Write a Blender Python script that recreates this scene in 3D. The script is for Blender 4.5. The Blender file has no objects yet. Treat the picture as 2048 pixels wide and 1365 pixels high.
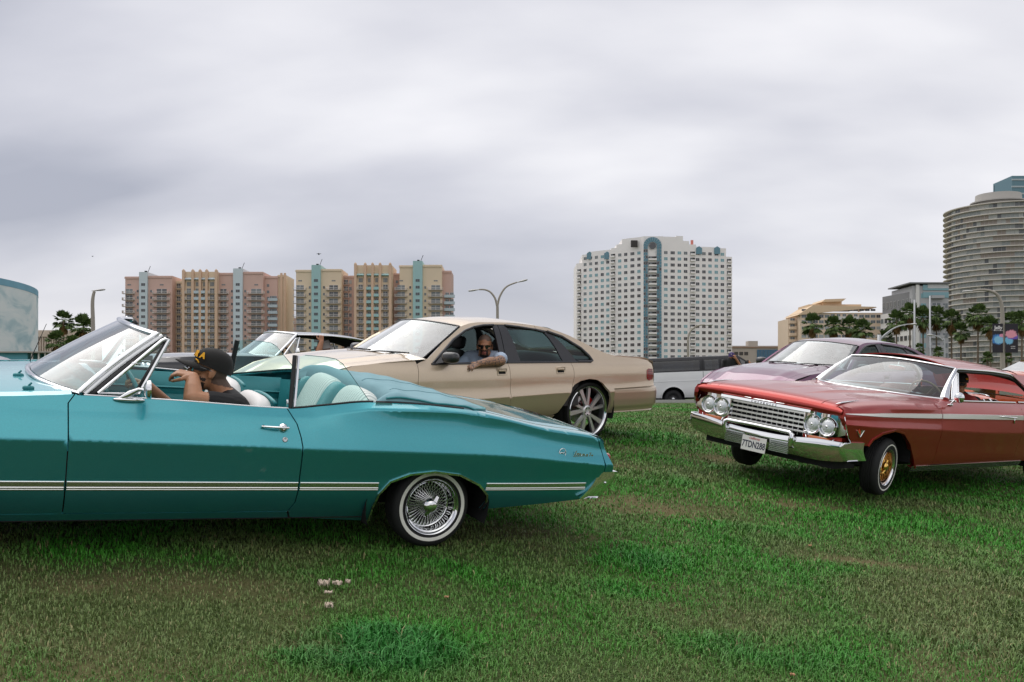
import bpy, bmesh, math, random
import numpy as np
from mathutils import Vector, Matrix, geometry
rnd = random.Random(7)
RNG = np.random.default_rng(11)
SC = bpy.context.scene
COL = SC.collection
R = math.radians

# ------------------------------------------------------------------ camera
CAM_H = 1.016
FPX, CXP, CYP = 1991.1, 1024.0, 790.0        # focal length and horizon in photo pixels
cam = bpy.data.cameras.new('camera'); cam_o = bpy.data.objects.new('camera', cam); COL.objects.link(cam_o)
cam.sensor_width = 36; cam.lens = 35; cam.shift_y = (CYP - 682.5) / 2048
cam.clip_start = .05; cam.clip_end = 6000
cam_o.location = (0, 0, CAM_H); cam_o.rotation_euler = (R(90), 0, 0)
SC.camera = cam_o

# ------------------------------------------------------------------ sky and sun
SKY_ROT, SKY_SC, SKY_LOC = 25, (.5, 1.0, 1), (2.2, 4.1, 0)
SUN_EL, SUN_AZ = 60, 318      # azimuth clockwise from +Y (beyond the cars, to the left)
w = bpy.data.worlds.new('World'); SC.world = w; w.use_nodes = True
nt = w.node_tree; N = nt.nodes; LK = nt.links; N.clear()
out = N.new('ShaderNodeOutputWorld'); bg = N.new('ShaderNodeBackground')
sky = N.new('ShaderNodeTexSky'); sky.sky_type = 'NISHITA'; sky.sun_disc = False
sky.sun_elevation = R(SUN_EL); sky.sun_rotation = R(SUN_AZ)
tc = N.new('ShaderNodeTexCoord'); sep = N.new('ShaderNodeSeparateXYZ')
LK.new(tc.outputs['Generated'], sep.inputs[0])
def wmath(op, a, b=None):
    n = N.new('ShaderNodeMath'); n.operation = op
    for i, v in enumerate((a, b)):
        if v is None: continue
        if isinstance(v, (int, float)): n.inputs[i].default_value = v
        else: LK.new(v, n.inputs[i])
    return n.outputs[0]
zz = wmath('ADD', wmath('MAXIMUM', sep.outputs['Z'], 0.0), .42)
u = wmath('DIVIDE', sep.outputs['X'], zz); v = wmath('DIVIDE', sep.outputs['Y'], zz)
comb = N.new('ShaderNodeCombineXYZ'); LK.new(u, comb.inputs[0]); LK.new(v, comb.inputs[1])
mp = N.new('ShaderNodeMapping'); mp.inputs['Rotation'].default_value = (0, 0, R(SKY_ROT)); mp.inputs['Scale'].default_value = SKY_SC
mp.inputs['Location'].default_value = SKY_LOC
LK.new(comb.outputs[0], mp.inputs[0])
n1 = N.new('ShaderNodeTexNoise'); n1.inputs['Scale'].default_value = 1.25; n1.inputs['Detail'].default_value = 4.5; n1.inputs['Roughness'].default_value = .45
n1.inputs['Distortion'].default_value = .25
n2 = N.new('ShaderNodeTexNoise'); n2.inputs['Scale'].default_value = 3.6; n2.inputs['Detail'].default_value = 5; n2.inputs['Roughness'].default_value = .5
LK.new(mp.outputs[0], n1.inputs[0]); LK.new(mp.outputs[0], n2.inputs[0])
mixn = wmath('ADD', wmath('MULTIPLY', n1.outputs['Fac'], .80), wmath('MULTIPLY', n2.outputs['Fac'], .20))
cr = N.new('ShaderNodeValToRGB'); LK.new(mixn, cr.inputs[0])
els = cr.color_ramp.elements
els[0].position = .36; els[0].color = (.36, .37, .43, 1)
els[1].position = .63; els[1].color = (1.12, 1.11, 1.10, 1)
e = els.new(.46); e.color = (.55, .55, .60, 1)
e = els.new(.57); e.color = (.80, .79, .81, 1)
hz = N.new('ShaderNodeMapRange'); LK.new(sep.outputs['Z'], hz.inputs[0]); hz.inputs[1].default_value = 0; hz.inputs[2].default_value = .13
hz.inputs[3].default_value = 1; hz.inputs[4].default_value = 0
mh = N.new('ShaderNodeMixRGB'); LK.new(wmath('MULTIPLY', hz.outputs[0], .8), mh.inputs[0]); LK.new(cr.outputs[0], mh.inputs[1]); mh.inputs[2].default_value = (.70, .685, .71, 1)
SKYMUL = N.new('ShaderNodeMixRGB'); SKYMUL.blend_type = 'MIX'; SKYMUL.inputs[0].default_value = .93
sc_ = N.new('ShaderNodeMixRGB'); sc_.blend_type = 'MULTIPLY'; sc_.inputs[0].default_value = 1; LK.new(mh.outputs[0], sc_.inputs[1]); sc_.inputs[2].default_value = (9.2, 9.2, 9.2, 1)
LK.new(sky.outputs[0], SKYMUL.inputs[1]); LK.new(sc_.outputs[0], SKYMUL.inputs[2])
LK.new(SKYMUL.outputs[0], bg.inputs['Color']); bg.inputs['Strength'].default_value = .1
LK.new(bg.outputs[0], out.inputs[0])
sl = bpy.data.lights.new('sun', 'SUN'); sl.energy = 1.5; sl.angle = R(65); sl.color = (1, .965, .92)
so = bpy.data.objects.new('sun', sl); COL.objects.link(so)
_sd = Vector((math.sin(R(SUN_AZ)) * math.cos(R(SUN_EL)), math.cos(R(SUN_AZ)) * math.cos(R(SUN_EL)), math.sin(R(SUN_EL))))
so.rotation_euler = (-_sd).to_track_quat('-Z', 'Y').to_euler(); so.location = (0, -8, 30)
vs = SC.view_settings; vs.view_transform = 'Standard'; vs.look = 'None'; vs.exposure = .42; vs.gamma = 1
SC.display_settings.display_device = 'sRGB'
SC.cycles.max_bounces = 8; SC.cycles.transparent_max_bounces = 16; SC.cycles.caustics_reflective = False; SC.cycles.caustics_refractive = False
SC.cycles.use_denoising = True

# ------------------------------------------------------------------ ground shape
def smin(a, b, k): return -k * np.log(np.exp(-a / k) + np.exp(-b / k))
def ground(x, y):
    x = np.asarray(x, float); y = np.asarray(y, float)
    pl = -.106 * (np.clip(x, -9, 9) + .528) + .101 * (y - 6.53)
    pl = np.maximum(pl, -2.2)
    cap = .55 + np.clip(.007 * (y - 10), -.05, .182) - .24 * np.clip((y - 36.4) / 3, 0, 1) ** 2 * (3 - 2 * np.clip((y - 36.4) / 3, 0, 1))
    return smin(np.minimum(pl, cap + 3), cap, .08)
def pix_dir(px, py): return np.array([(px - CXP) / FPX, 1., (CYP - py) / FPX])
CAMP = np.array([0, 0, CAM_H])
def on_ground(px, py):
    d = pix_dir(px, py); lo, hi = 2., 60.
    for _ in range(60):
        m = (lo + hi) / 2; p = CAMP + d * m
        if p[2] > ground(p[0], p[1]): lo = m
        else: hi = m
    p = CAMP + d * lo; return np.array([p[0], p[1], float(ground(p[0], p[1]))])
def at(px, py, D): return CAMP + pix_dir(px, py) * D

# ------------------------------------------------------------------ numpy noise
_NT = np.random.default_rng(5).random((256, 256))
def vnoise(x, y, s=1.0, oct=3):
    x = np.asarray(x, float) * s + 91.3; y = np.asarray(y, float) * s + 37.7; o = 0; a = 1; t = 0
    for k in range(oct):
        xi = np.floor(x).astype(int); yi = np.floor(y).astype(int); fx = x - xi; fy = y - yi
        fx = fx * fx * (3 - 2 * fx); fy = fy * fy * (3 - 2 * fy)
        g = lambda i, j: _NT[(xi + i) % 256, (yi + j) % 256]
        o = o + a * ((g(0, 0) * (1 - fx) + g(1, 0) * fx) * (1 - fy) + (g(0, 1) * (1 - fx) + g(1, 1) * fx) * fy)
        t += a; a *= .5; x = x * 2.03 + 17.1; y = y * 2.03 + 5.3
    return o / t

# ------------------------------------------------------------------ materials
MATS = {}
def mat(name, col=(.5, .5, .5), rough=.5, metal=0., coat=0., spec=.5, noise=0., nscale=8., bump=0., bscale=60., emit=None, trans=0., coat_rough=.03, sheen=0.):
    if name in MATS: return MATS[name]
    m = bpy.data.materials.new(name); m.use_nodes = True; t = m.node_tree; b = t.nodes['Principled BSDF']
    b.inputs['Base Color'].default_value = (*col, 1); b.inputs['Roughness'].default_value = rough; b.inputs['Metallic'].default_value = metal
    b.inputs['Coat Weight'].default_value = coat; b.inputs['Coat Roughness'].default_value = coat_rough
    b.inputs['Specular IOR Level'].default_value = spec; b.inputs['Transmission Weight'].default_value = trans
    b.inputs['Sheen Weight'].default_value = sheen
    if noise:
        tcx = t.nodes.new('ShaderNodeTexCoord')
        nn = t.nodes.new('ShaderNodeTexNoise'); nn.inputs['Scale'].default_value = nscale; nn.inputs['Detail'].default_value = 5
        t.links.new(tcx.outputs['Object'], nn.inputs[0])
        mx = t.nodes.new('ShaderNodeMixRGB'); t.links.new(nn.outputs['Fac'], mx.inputs[0])
        mx.inputs[1].default_value = (*[max(0, c * (1 - noise)) for c in col], 1); mx.inputs[2].default_value = (*[min(1, c * (1 + noise)) for c in col], 1)
        t.links.new(mx.outputs[0], b.inputs['Base Color'])
    if bump:
        tcx = t.nodes.new('ShaderNodeTexCoord')
        nn = t.nodes.new('ShaderNodeTexNoise'); nn.inputs['Scale'].default_value = bscale; nn.inputs['Detail'].default_value = 4
        t.links.new(tcx.outputs['Object'], nn.inputs[0])
        bp = t.nodes.new('ShaderNodeBump'); bp.inputs['Strength'].default_value = bump; bp.inputs['Distance'].default_value = .01
        t.links.new(nn.outputs['Fac'], bp.inputs['Height']); t.links.new(bp.outputs[0], b.inputs['Normal'])
    if emit: b.inputs['Emission Color'].default_value = (*emit, 1); b.inputs['Emission Strength'].default_value = 1
    MATS[name] = m; return m
def glass(name, tint=(.8, .95, .92), refl=1.0, rough=.0, ior=1.5, painted_sheen=0.):
    if name in MATS: return MATS[name]
    m = bpy.data.materials.new(name); m.use_nodes = True; t = m.node_tree; t.nodes.clear()
    o = t.nodes.new('ShaderNodeOutputMaterial'); tr = t.nodes.new('ShaderNodeBsdfTransparent'); tr.inputs[0].default_value = (*tint, 1)
    gl = t.nodes.new('ShaderNodeBsdfGlossy'); gl.inputs['Roughness'].default_value = rough; gl.inputs[0].default_value = (1, 1, 1, 1)
    fr = t.nodes.new('ShaderNodeFresnel'); fr.inputs[0].default_value = ior
    mu = t.nodes.new('ShaderNodeMath'); mu.operation = 'MULTIPLY'; mu.use_clamp = True; mu.inputs[1].default_value = refl; t.links.new(fr.outputs[0], mu.inputs[0])
    mx = t.nodes.new('ShaderNodeMixShader'); t.links.new(mu.outputs[0], mx.inputs[0]); t.links.new(tr.outputs[0], mx.inputs[1]); t.links.new(gl.outputs[0], mx.inputs[2])
    last = mx
    if painted_sheen:  # pale mottled diffuse mix paints reflected sky into the glass
        df = t.nodes.new('ShaderNodeBsdfDiffuse'); df.inputs[0].default_value = (.75, .78, .78, 1)
        nn = t.nodes.new('ShaderNodeTexNoise'); nn.inputs['Scale'].default_value = 5; nn.inputs['Detail'].default_value = 6
        tcx = t.nodes.new('ShaderNodeTexCoord'); t.links.new(tcx.outputs['Object'], nn.inputs[0])
        ml = t.nodes.new('ShaderNodeMath'); ml.operation = 'MULTIPLY'; ml.inputs[1].default_value = painted_sheen; t.links.new(nn.outputs['Fac'], ml.inputs[0])
        m2 = t.nodes.new('ShaderNodeMixShader'); t.links.new(ml.outputs[0], m2.inputs[0]); t.links.new(mx.outputs[0], m2.inputs[1]); t.links.new(df.outputs[0], m2.inputs[2]); last = m2
    t.links.new(last.outputs[0], o.inputs[0]); MATS[name] = m; return m
def paint(name, col, flake=.35, rough=.32, noise=.0, coat=1.0):
    if name in MATS: return MATS[name]
    m = mat(name, col, rough=rough, metal=flake, coat=coat, coat_rough=.045)
    t = m.node_tree; b = t.nodes['Principled BSDF']
    # metallic flake sparkle in the colour only
    tcx = t.nodes.new('ShaderNodeTexCoord'); vo = t.nodes.new('ShaderNodeTexNoise'); vo.inputs['Scale'].default_value = 260; vo.inputs['Detail'].default_value = 2
    t.links.new(tcx.outputs['Object'], vo.inputs[0])
    mx = t.nodes.new('ShaderNodeMixRGB'); t.links.new(vo.outputs['Fac'], mx.inputs[0])
    mx.inputs[1].default_value = (*[c * .8 for c in col], 1); mx.inputs[2].default_value = (*[min(1, c * 1.22) for c in col], 1)
    t.links.new(mx.outputs[0], b.inputs['Base Color'])
    # faint large waviness of old sheet metal and orange peel in the coat
    n0 = t.nodes.new('ShaderNodeTexNoise'); n0.inputs['Scale'].default_value = 3.0; n0.inputs['Detail'].default_value = 2; t.links.new(tcx.outputs['Object'], n0.inputs[0])
    bp = t.nodes.new('ShaderNodeBump'); bp.inputs['Strength'].default_value = .12; bp.inputs['Distance'].default_value = .02
    t.links.new(n0.outputs['Fac'], bp.inputs['Height']); t.links.new(bp.outputs[0], b.inputs['Normal']); t.links.new(bp.outputs[0], b.inputs['Coat Normal'])
    return m
CHROME = mat('chrome', (.78, .79, .80), rough=.06, metal=1)
CHROME_DULL = mat('brushed_chrome', (.55, .56, .57), rough=.22, metal=1)
GOLD = mat('gold_plate', (.83, .52, .14), rough=.12, metal=1)
RUBBER = mat('rubber', (.012, .012, .013), rough=.75, bump=.15, bscale=90)
BLACKTRIM = mat('black_trim', (.012, .012, .013), rough=.45)
DARK = mat('dark_void', (.008, .008, .009), rough=.9)
WHITEWALL = mat('whitewall', (.80, .78, .72), rough=.6, noise=.08, nscale=14)
GLASS = glass('clear_glass', (.80, .93, .91), 1.0)
GLASS_TEAL = glass('aqua_glass', (.72, .93, .91), 1.1)
GLASS_DARK = glass('smoked_glass', (.30, .36, .36), 1.1)
GLASS_WS = glass('windshield_glass', (.62, .86, .86), 1.5, painted_sheen=.04)

# ------------------------------------------------------------------ objects
def tag(o, label=None, cat=None, group=None, kind=None):
    if label: o['label'] = label
    if cat: o['category'] = cat
    if group: o['group'] = group
    if kind: o['kind'] = kind
    return o
def empty(name, M=None, label=None, cat=None, group=None, parent=None, loc=None):
    o = bpy.data.objects.new(name, None); COL.objects.link(o); o.empty_display_size = .2
    if parent: o.parent = parent
    if M is not None: o.matrix_world = M
    if loc is not None: o.location = loc
    return tag(o, label, cat, group)
def mobj(name, vs_, fs, m, parent=None, smooth=True, loopnormals=None, mats=None, fmat=None):
    me = bpy.data.meshes.new(name); me.from_pydata([tuple(map(float, p)) for p in vs_], [], fs)
    for x in (mats or [m]): me.materials.append(x)
    if fmat is not None: me.polygons.foreach_set('material_index', np.asarray(fmat, dtype=np.int32))
    if smooth: me.polygons.foreach_set('use_smooth', np.ones(len(me.polygons), dtype=bool))
    if loopnormals is not None: me.normals_split_custom_set(loopnormals)
    me.update()
    o = bpy.data.objects.new(name, me); COL.objects.link(o)
    if parent: o.parent = parent
    return o
def link_copy(src, parent=None, name=None):
    o = src.copy(); COL.objects.link(o); o.parent = parent
    if name: o.name = name
    return o
def copy_tree(src, parent=None):
    o = src.copy(); COL.objects.link(o); o.parent = parent
    for ch in list(src.children):
        if ch is not o: copy_tree(ch, o)
    return o
def norm(v): v = np.asarray(v, float); return v / (np.linalg.norm(v) + 1e-12)
def frame(d):
    d = norm(d); a = np.array([0, 0, 1.]) if abs(d[2]) < .9 else np.array([1., 0, 0])
    s = norm(np.cross(a, d)); return s, np.cross(d, s)

class MB:
    """collects simple shapes into one mesh"""
    def __init__(s): s.v = []; s.f = []; s.fm = []; s.cm = 0
    def add(s, v, f):
        k = len(s.v); s.v += [tuple(map(float, p)) for p in v]; s.f += [tuple(i + k for i in q) for q in f]; s.fm += [s.cm] * len(f); return s
    def box(s, lo, hi):
        (a, b, c), (d, e, f) = lo, hi
        return s.add([(a, b, c), (d, b, c), (d, e, c), (a, e, c), (a, b, f), (d, b, f), (d, e, f), (a, e, f)],
                     [(0, 3, 2, 1), (4, 5, 6, 7), (0, 1, 5, 4), (1, 2, 6, 5), (2, 3, 7, 6), (3, 0, 4, 7)])
    def obox(s, c, ax, ay, az):
        c, ax, ay, az = map(lambda q: np.asarray(q, float), (c, ax, ay, az))
        vs_ = [c + i * ax + j * ay + k * az for k in (-1, 1) for (i, j) in ((-1, -1), (1, -1), (1, 1), (-1, 1))]
        return s.add(vs_, [(0, 3, 2, 1), (4, 5, 6, 7), (0, 1, 5, 4), (1, 2, 6, 5), (2, 3, 7, 6), (3, 0, 4, 7)])
    def tube(s, path, r, n=8, caps=True, closed=False, flat=None):
        P = [np.asarray(p, float) for p in path]; m = len(P); vs_ = []; fs = []
        rr = r if hasattr(r, '__len__') else [r] * m
        pu = None
        for i in range(m):
            if closed: d = P[(i + 1) % m] - P[i - 1]
            else: d = P[min(i + 1, m - 1)] - P[max(i - 1, 0)]
            d = norm(d)
            if pu is None: a, b = frame(d)
            else:
                a = norm(pu - d * pu.dot(d)); b = np.cross(d, a)
            pu = a
            for k in range(n):
                t = 2 * math.pi * k / n; q = a * math.cos(t) + b * math.sin(t) * (flat or 1)
                vs_.append(P[i] + q * rr[i])
        for i in range(m if closed else m - 1):
            for k in range(n):
                i2 = (i + 1) % m; fs.append((i * n + k, i * n + (k + 1) % n, i2 * n + (k + 1) % n, i2 * n + k))
        if caps and not closed:
            fs.append(tuple(range(n - 1, -1, -1))); fs.append(tuple((m - 1) * n + k for k in range(n)))
        return s.add(vs_, fs)
    def strip(s, path, w, h, nrm):
        """flat bar of width w (along nrm x dir) and proud height h following a path; nrm: list or one normal"""
        P = [np.asarray(p, float) for p in path]; m = len(P); vs_ = []; fs = []
        for i in range(m):
            d = norm(P[min(i + 1, m - 1)] - P[max(i - 1, 0)]); n = norm(nrm[i] if np.ndim(nrm) > 1 else nrm)
            b = norm(np.cross(n, d)); hw = (w[i] if hasattr(w, '__len__') else w) / 2
            vs_ += [P[i] - b * hw - n * .004, P[i] - b * hw * .8 + n * h, P[i] + b * hw * .8 + n * h, P[i] + b * hw - n * .004]
        for i in range(m - 1):
            for k in range(3): fs.append((i * 4 + k, i * 4 + k + 1, i * 4 + k + 5, i * 4 + k + 4))
        fs.append((0, 1, 2, 3)); fs.append(tuple((m - 1) * 4 + k for k in (3, 2, 1, 0)))
        return s.add(vs_, fs)
    def lathe(s, prof, c, axis, n=32, arc=None):
        """prof: list of (axial, radius); c centre; axis direction"""
        ax = norm(axis); a, b = frame(ax); c = np.asarray(c, float); m = len(prof); vs_ = []; fs = []
        full = arc is None; t0, t1 = (0, 2 * math.pi) if full else arc; cnt = n if full else n + 1
        for k in range(cnt):
            t = t0 + (t1 - t0) * k / n; q = a * math.cos(t) + b * math.sin(t)
            for (h, r) in prof: vs_.append(c + ax * h + q * r)
        for k in range(n):
            k2 = (k + 1) % cnt
            for i in range(m - 1): fs.append((k * m + i, k2 * m + i, k2 * m + i + 1, k * m + i + 1))
        return s.add(vs_, fs)
    def ell(s, c, rad, nu=16, nv=10, Rm=None):
        vs_ = []; fs = []
        for j in range(nv + 1):
            ph = math.pi * j / nv
            for i in range(nu):
                t = 2 * math.pi * i / nu; q = np.array([math.sin(ph) * math.cos(t) * rad[0], math.sin(ph) * math.sin(t) * rad[1], math.cos(ph) * rad[2]])
                if Rm is not None: q = Rm @ q
                vs_.append(np.asarray(c) + q)
        for j in range(nv):
            for i in range(nu): fs.append((j * nu + i, (j + 1) * nu + i, (j + 1) * nu + (i + 1) % nu, j * nu + (i + 1) % nu))
        return s.add(vs_, fs)
    def prism(s, poly, to3, depth):
        """poly 2D list, to3(a,b,d) -> xyz for d in (0,depth)"""
        n = len(poly); vs_ = [to3(a, b, 0) for a, b in poly] + [to3(a, b, depth) for a, b in poly]
        fs = [tuple(range(n)), tuple(range(2 * n - 1, n - 1, -1))] + [(i, (i + 1) % n, n + (i + 1) % n, n + i) for i in range(n)]
        return s.add(vs_, fs)
    def build(s, name, m, parent=None, smooth=False, mats=None, sharp=None):
        o = mobj(name, s.v, s.f, m, parent, smooth, mats=mats, fmat=s.fm if mats else None)
        if smooth and sharp:
            o.data.set_sharp_from_angle(angle=R(sharp))
        return o

# ------------------------------------------------------------------ curved sheets with exact normals
def densify(poly, h):
    o = []; n = len(poly)
    for i in range(n):
        a = np.asarray(poly[i], float); b = np.asarray(poly[(i + 1) % n], float); k = max(1, int(np.ceil(np.linalg.norm(b - a) / h)))
        for j in range(k): o.append(a + (b - a) * j / k)
    return np.array(o)
def inside(P, poly):
    x, y = P[:, 0], P[:, 1]; r = np.zeros(len(P), bool); n = len(poly); j = n - 1
    for i in range(n):
        xi, yi = poly[i]; xj, yj = poly[j]
        with np.errstate(divide='ignore', invalid='ignore'):
            c = ((yi > y) != (yj > y)) & (x < (xj - xi) * (y - yi) / (yj - yi + 1e-15) + xi)
        r ^= c; j = i
    return r
def smooth_poly(pts, k=4, closed=True):
    """Catmull-Rom through the points"""
    P = [np.asarray(p, float) for p in pts]; n = len(P); o = []
    for i in range(n if closed else n - 1):
        p0 = P[(i - 1) % n] if closed or i > 0 else P[0]; p1 = P[i]; p2 = P[(i + 1) % n]; p3 = P[(i + 2) % n] if closed or i + 2 < n else P[-1]
        for j in range(k):
            t = j / k; o.append(.5 * ((2 * p1) + (p2 - p0) * t + (2 * p0 - 5 * p1 + 4 * p2 - p3) * t * t + (3 * p1 - p0 - 3 * p2 + p3) * t ** 3))
    if not closed: o.append(P[-1])
    return [tuple(q) for q in o]
def panel(name, outline, surf, m, parent, holes=(), h=.05, lines=(), flange=.016, mirror=False, out=(0, 1, 0), eps=.006):
    """a panel cut out of the surface surf(a[],b[]) -> xyz[]; its edge is turned inwards by `flange`"""
    loops = [densify(outline, h)] + [densify(q, h * .7) for q in holes]
    V = []; E = []
    for L in loops:
        k = len(V); V += list(L); E += [(k + i, k + (i + 1) % len(L)) for i in range(len(L))]
    lo = loops[0].min(0); hi = loops[0].max(0)
    gx_ = np.arange(lo[0] + h * .37, hi[0], h); gy_ = np.arange(lo[1] + h * .41, hi[1], h)
    G = np.array([(a + (h / 2 if k % 2 else 0), b) for k, b in enumerate(gy_) for a in gx_]) if len(gx_) and len(gy_) else np.zeros((0, 2))
    extra = [np.asarray(densify(l, h * .8) if len(l) > 1 else l) for l in lines]
    if extra: G = np.vstack([G] + extra) if len(G) else np.vstack(extra)
    if len(G):
        keep = inside(G, loops[0])
        for q in loops[1:]: keep &= ~inside(G, q)
        G = G[keep]; B = np.array(V)
        if len(G):
            d = np.min(((G[:, None, :] - B[None, :, :]) ** 2).sum(2), 1); G = G[d > (h * .35) ** 2]
        V += list(G)
    r = geometry.delaunay_2d_cdt([Vector(p) for p in V], E, [], 0, 1e-5)
    P = np.array([(p.x, p.y) for p in r[0]]); T = np.array([f for f in r[2]])
    c = P[T].mean(1); keep = inside(c, loops[0])
    for q in loops[1:]: keep &= ~inside(c, q)
    T = T[keep]
    X = surf(P[:, 0], P[:, 1]); du = surf(P[:, 0] + eps, P[:, 1]) - surf(P[:, 0] - eps, P[:, 1]); dv = surf(P[:, 0], P[:, 1] + eps) - surf(P[:, 0], P[:, 1] - eps)
    NN = np.cross(du, dv); NN /= np.linalg.norm(NN, axis=1)[:, None] + 1e-12
    if (NN.mean(0) * np.asarray(out, float)).sum() < 0: NN = -NN
    fn = np.cross(X[T[:, 1]] - X[T[:, 0]], X[T[:, 2]] - X[T[:, 0]]); bad = (fn * NN[T].mean(1)).sum(1) < 0
    T[bad] = T[bad][:, ::-1]
    verts = [X]; faces = [tuple(t) for t in T]; ln = [NN[i] for t in T for i in t]
    # flange
    from collections import defaultdict
    cnt = defaultdict(int); ed = {}
    for t in T:
        for i in range(3):
            a, b = t[i], t[(i + 1) % 3]; k = (min(a, b), max(a, b)); cnt[k] += 1; ed[k] = (a, b)
    bnd = [ed[k] for k in cnt if cnt[k] == 1]
    if flange:
        idx = {}
        extra_v = []
        for a, b in bnd:
            for q in (a, b):
                if q not in idx: idx[q] = len(X) + len(extra_v); extra_v.append(X[q] - NN[q] * flange)
        for a, b in bnd:
            f = (b, a, idx[a], idx[b]); faces.append(f); pa, pb, pc = X[b], X[a], X[a] - NN[a] * flange
            q = norm(np.cross(pb - pa, pc - pa)); ln += [q] * 4
        if extra_v: verts.append(np.array(extra_v))
    VV = np.vstack(verts); ln = np.array(ln)
    o = mobj(name, VV, faces, m, parent, True, [tuple(q) for q in ln])
    if mirror:
        V2 = VV.copy(); V2[:, 1] *= -1
        f2 = [tuple(reversed(f)) for f in faces]; l2 = []; k = 0
        for f in faces:
            q = ln[k:k + len(f)][::-1].copy(); q[:, 1] *= -1; l2 += list(q); k += len(f)
        mobj(name, V2, f2, m, parent, True, [tuple(q) for q in l2])
    return o
def sheet(name, f, m, parent, u=(0, 1), v=(0, 1), nu=24, nv=16, flange=.0, up=(0, 0, 1), e=.004, mirror=False):
    us = np.linspace(*u, nu + 1); vv = np.linspace(*v, nv + 1); U, Vv = np.meshgrid(us, vv, indexing='ij'); U = U.ravel(); Vv = Vv.ravel()
    X = f(U, Vv); eu = (u[1] - u[0]) * e; ev = (v[1] - v[0]) * e
    cu = lambda q: np.clip(q, min(u), max(u)); cv = lambda q: np.clip(q, min(v), max(v))
    NN = np.cross(f(cu(U + eu), Vv) - f(cu(U - eu), Vv), f(U, cv(Vv + ev)) - f(U, cv(Vv - ev))); NN /= np.linalg.norm(NN, axis=1)[:, None] + 1e-12
    if (NN.mean(0) * np.asarray(up, float)).sum() < 0: NN = -NN
    w_ = nv + 1; faces = []
    for i in range(nu):
        for j in range(nv):
            q = (i * w_ + j, (i + 1) * w_ + j, (i + 1) * w_ + j + 1, i * w_ + j + 1)
            fn = np.cross(X[q[2]] - X[q[0]], X[q[3]] - X[q[1]])
            if fn.dot(NN[q[0]] + NN[q[2]]) < 0: q = q[::-1]
            faces.append(q)
    ln = [NN[i] for q in faces for i in q]; verts = X
    if flange:
        ring = [i * w_ for i in range(nu)] + [nu * w_ + j for j in range(nv)] + [i * w_ + nv for i in range(nu, 0, -1)] + [j for j in range(nv, 0, -1)]
        k = len(X); verts = np.vstack([X, X[ring] - NN[ring] * flange]); n = len(ring)
        for i in range(n):
            q = (ring[i], ring[(i + 1) % n], k + (i + 1) % n, k + i)
            qn = norm(np.cross(verts[q[2]] - verts[q[0]], verts[q[3]] - verts[q[1]])); cen = X.mean(0)
            if qn.dot(verts[q[0]] - cen) < 0: q = q[::-1]; qn = -qn
            faces.append(q); ln += [qn] * 4
    o = mobj(name, verts, faces, m, parent, True, [tuple(q) for q in ln])
    if mirror:
        V2 = np.array(verts); V2[:, 1] *= -1; l2 = []; k = 0
        for fce in faces:
            q = np.array(ln[k:k + len(fce)])[::-1].copy(); q[:, 1] *= -1; l2 += list(q); k += len(fce)
        mobj(name, V2, [tuple(reversed(q)) for q in faces], m, parent, True, [tuple(q) for q in l2])
    return o
def cub(xs, ys):
    """monotone cubic through control points, clamped-linear outside"""
    xs = np.asarray(xs, float); ys = np.asarray(ys, float); o = np.argsort(xs); xs = xs[o]; ys = ys[o]
    if len(xs) == 1: return lambda x: np.full(np.shape(x), ys[0])
    d = np.diff(ys) / np.diff(xs); m = np.zeros(len(xs)); m[0] = d[0]; m[-1] = d[-1]
    for i in range(1, len(xs) - 1): m[i] = 0 if d[i - 1] * d[i] <= 0 else 2 * d[i - 1] * d[i] / (d[i - 1] + d[i])
    def f(x):
        x = np.asarray(x, float); k = np.clip(np.searchsorted(xs, x) - 1, 0, len(xs) - 2); h = xs[k + 1] - xs[k]; t = (x - xs[k]) / h
        tc_ = np.clip(t, 0, 1); h00 = 2 * tc_ ** 3 - 3 * tc_ ** 2 + 1; h10 = tc_ ** 3 - 2 * tc_ ** 2 + tc_; h01 = 1 - h00; h11 = tc_ ** 3 - tc_ ** 2
        y = h00 * ys[k] + h10 * h * m[k] + h01 * ys[k + 1] + h11 * h * m[k + 1]
        return y + np.where(t < 0, (x - xs[0]) * m[0], 0) + np.where(t > 1, (x - xs[-1]) * m[-1], 0)
    return f
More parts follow.
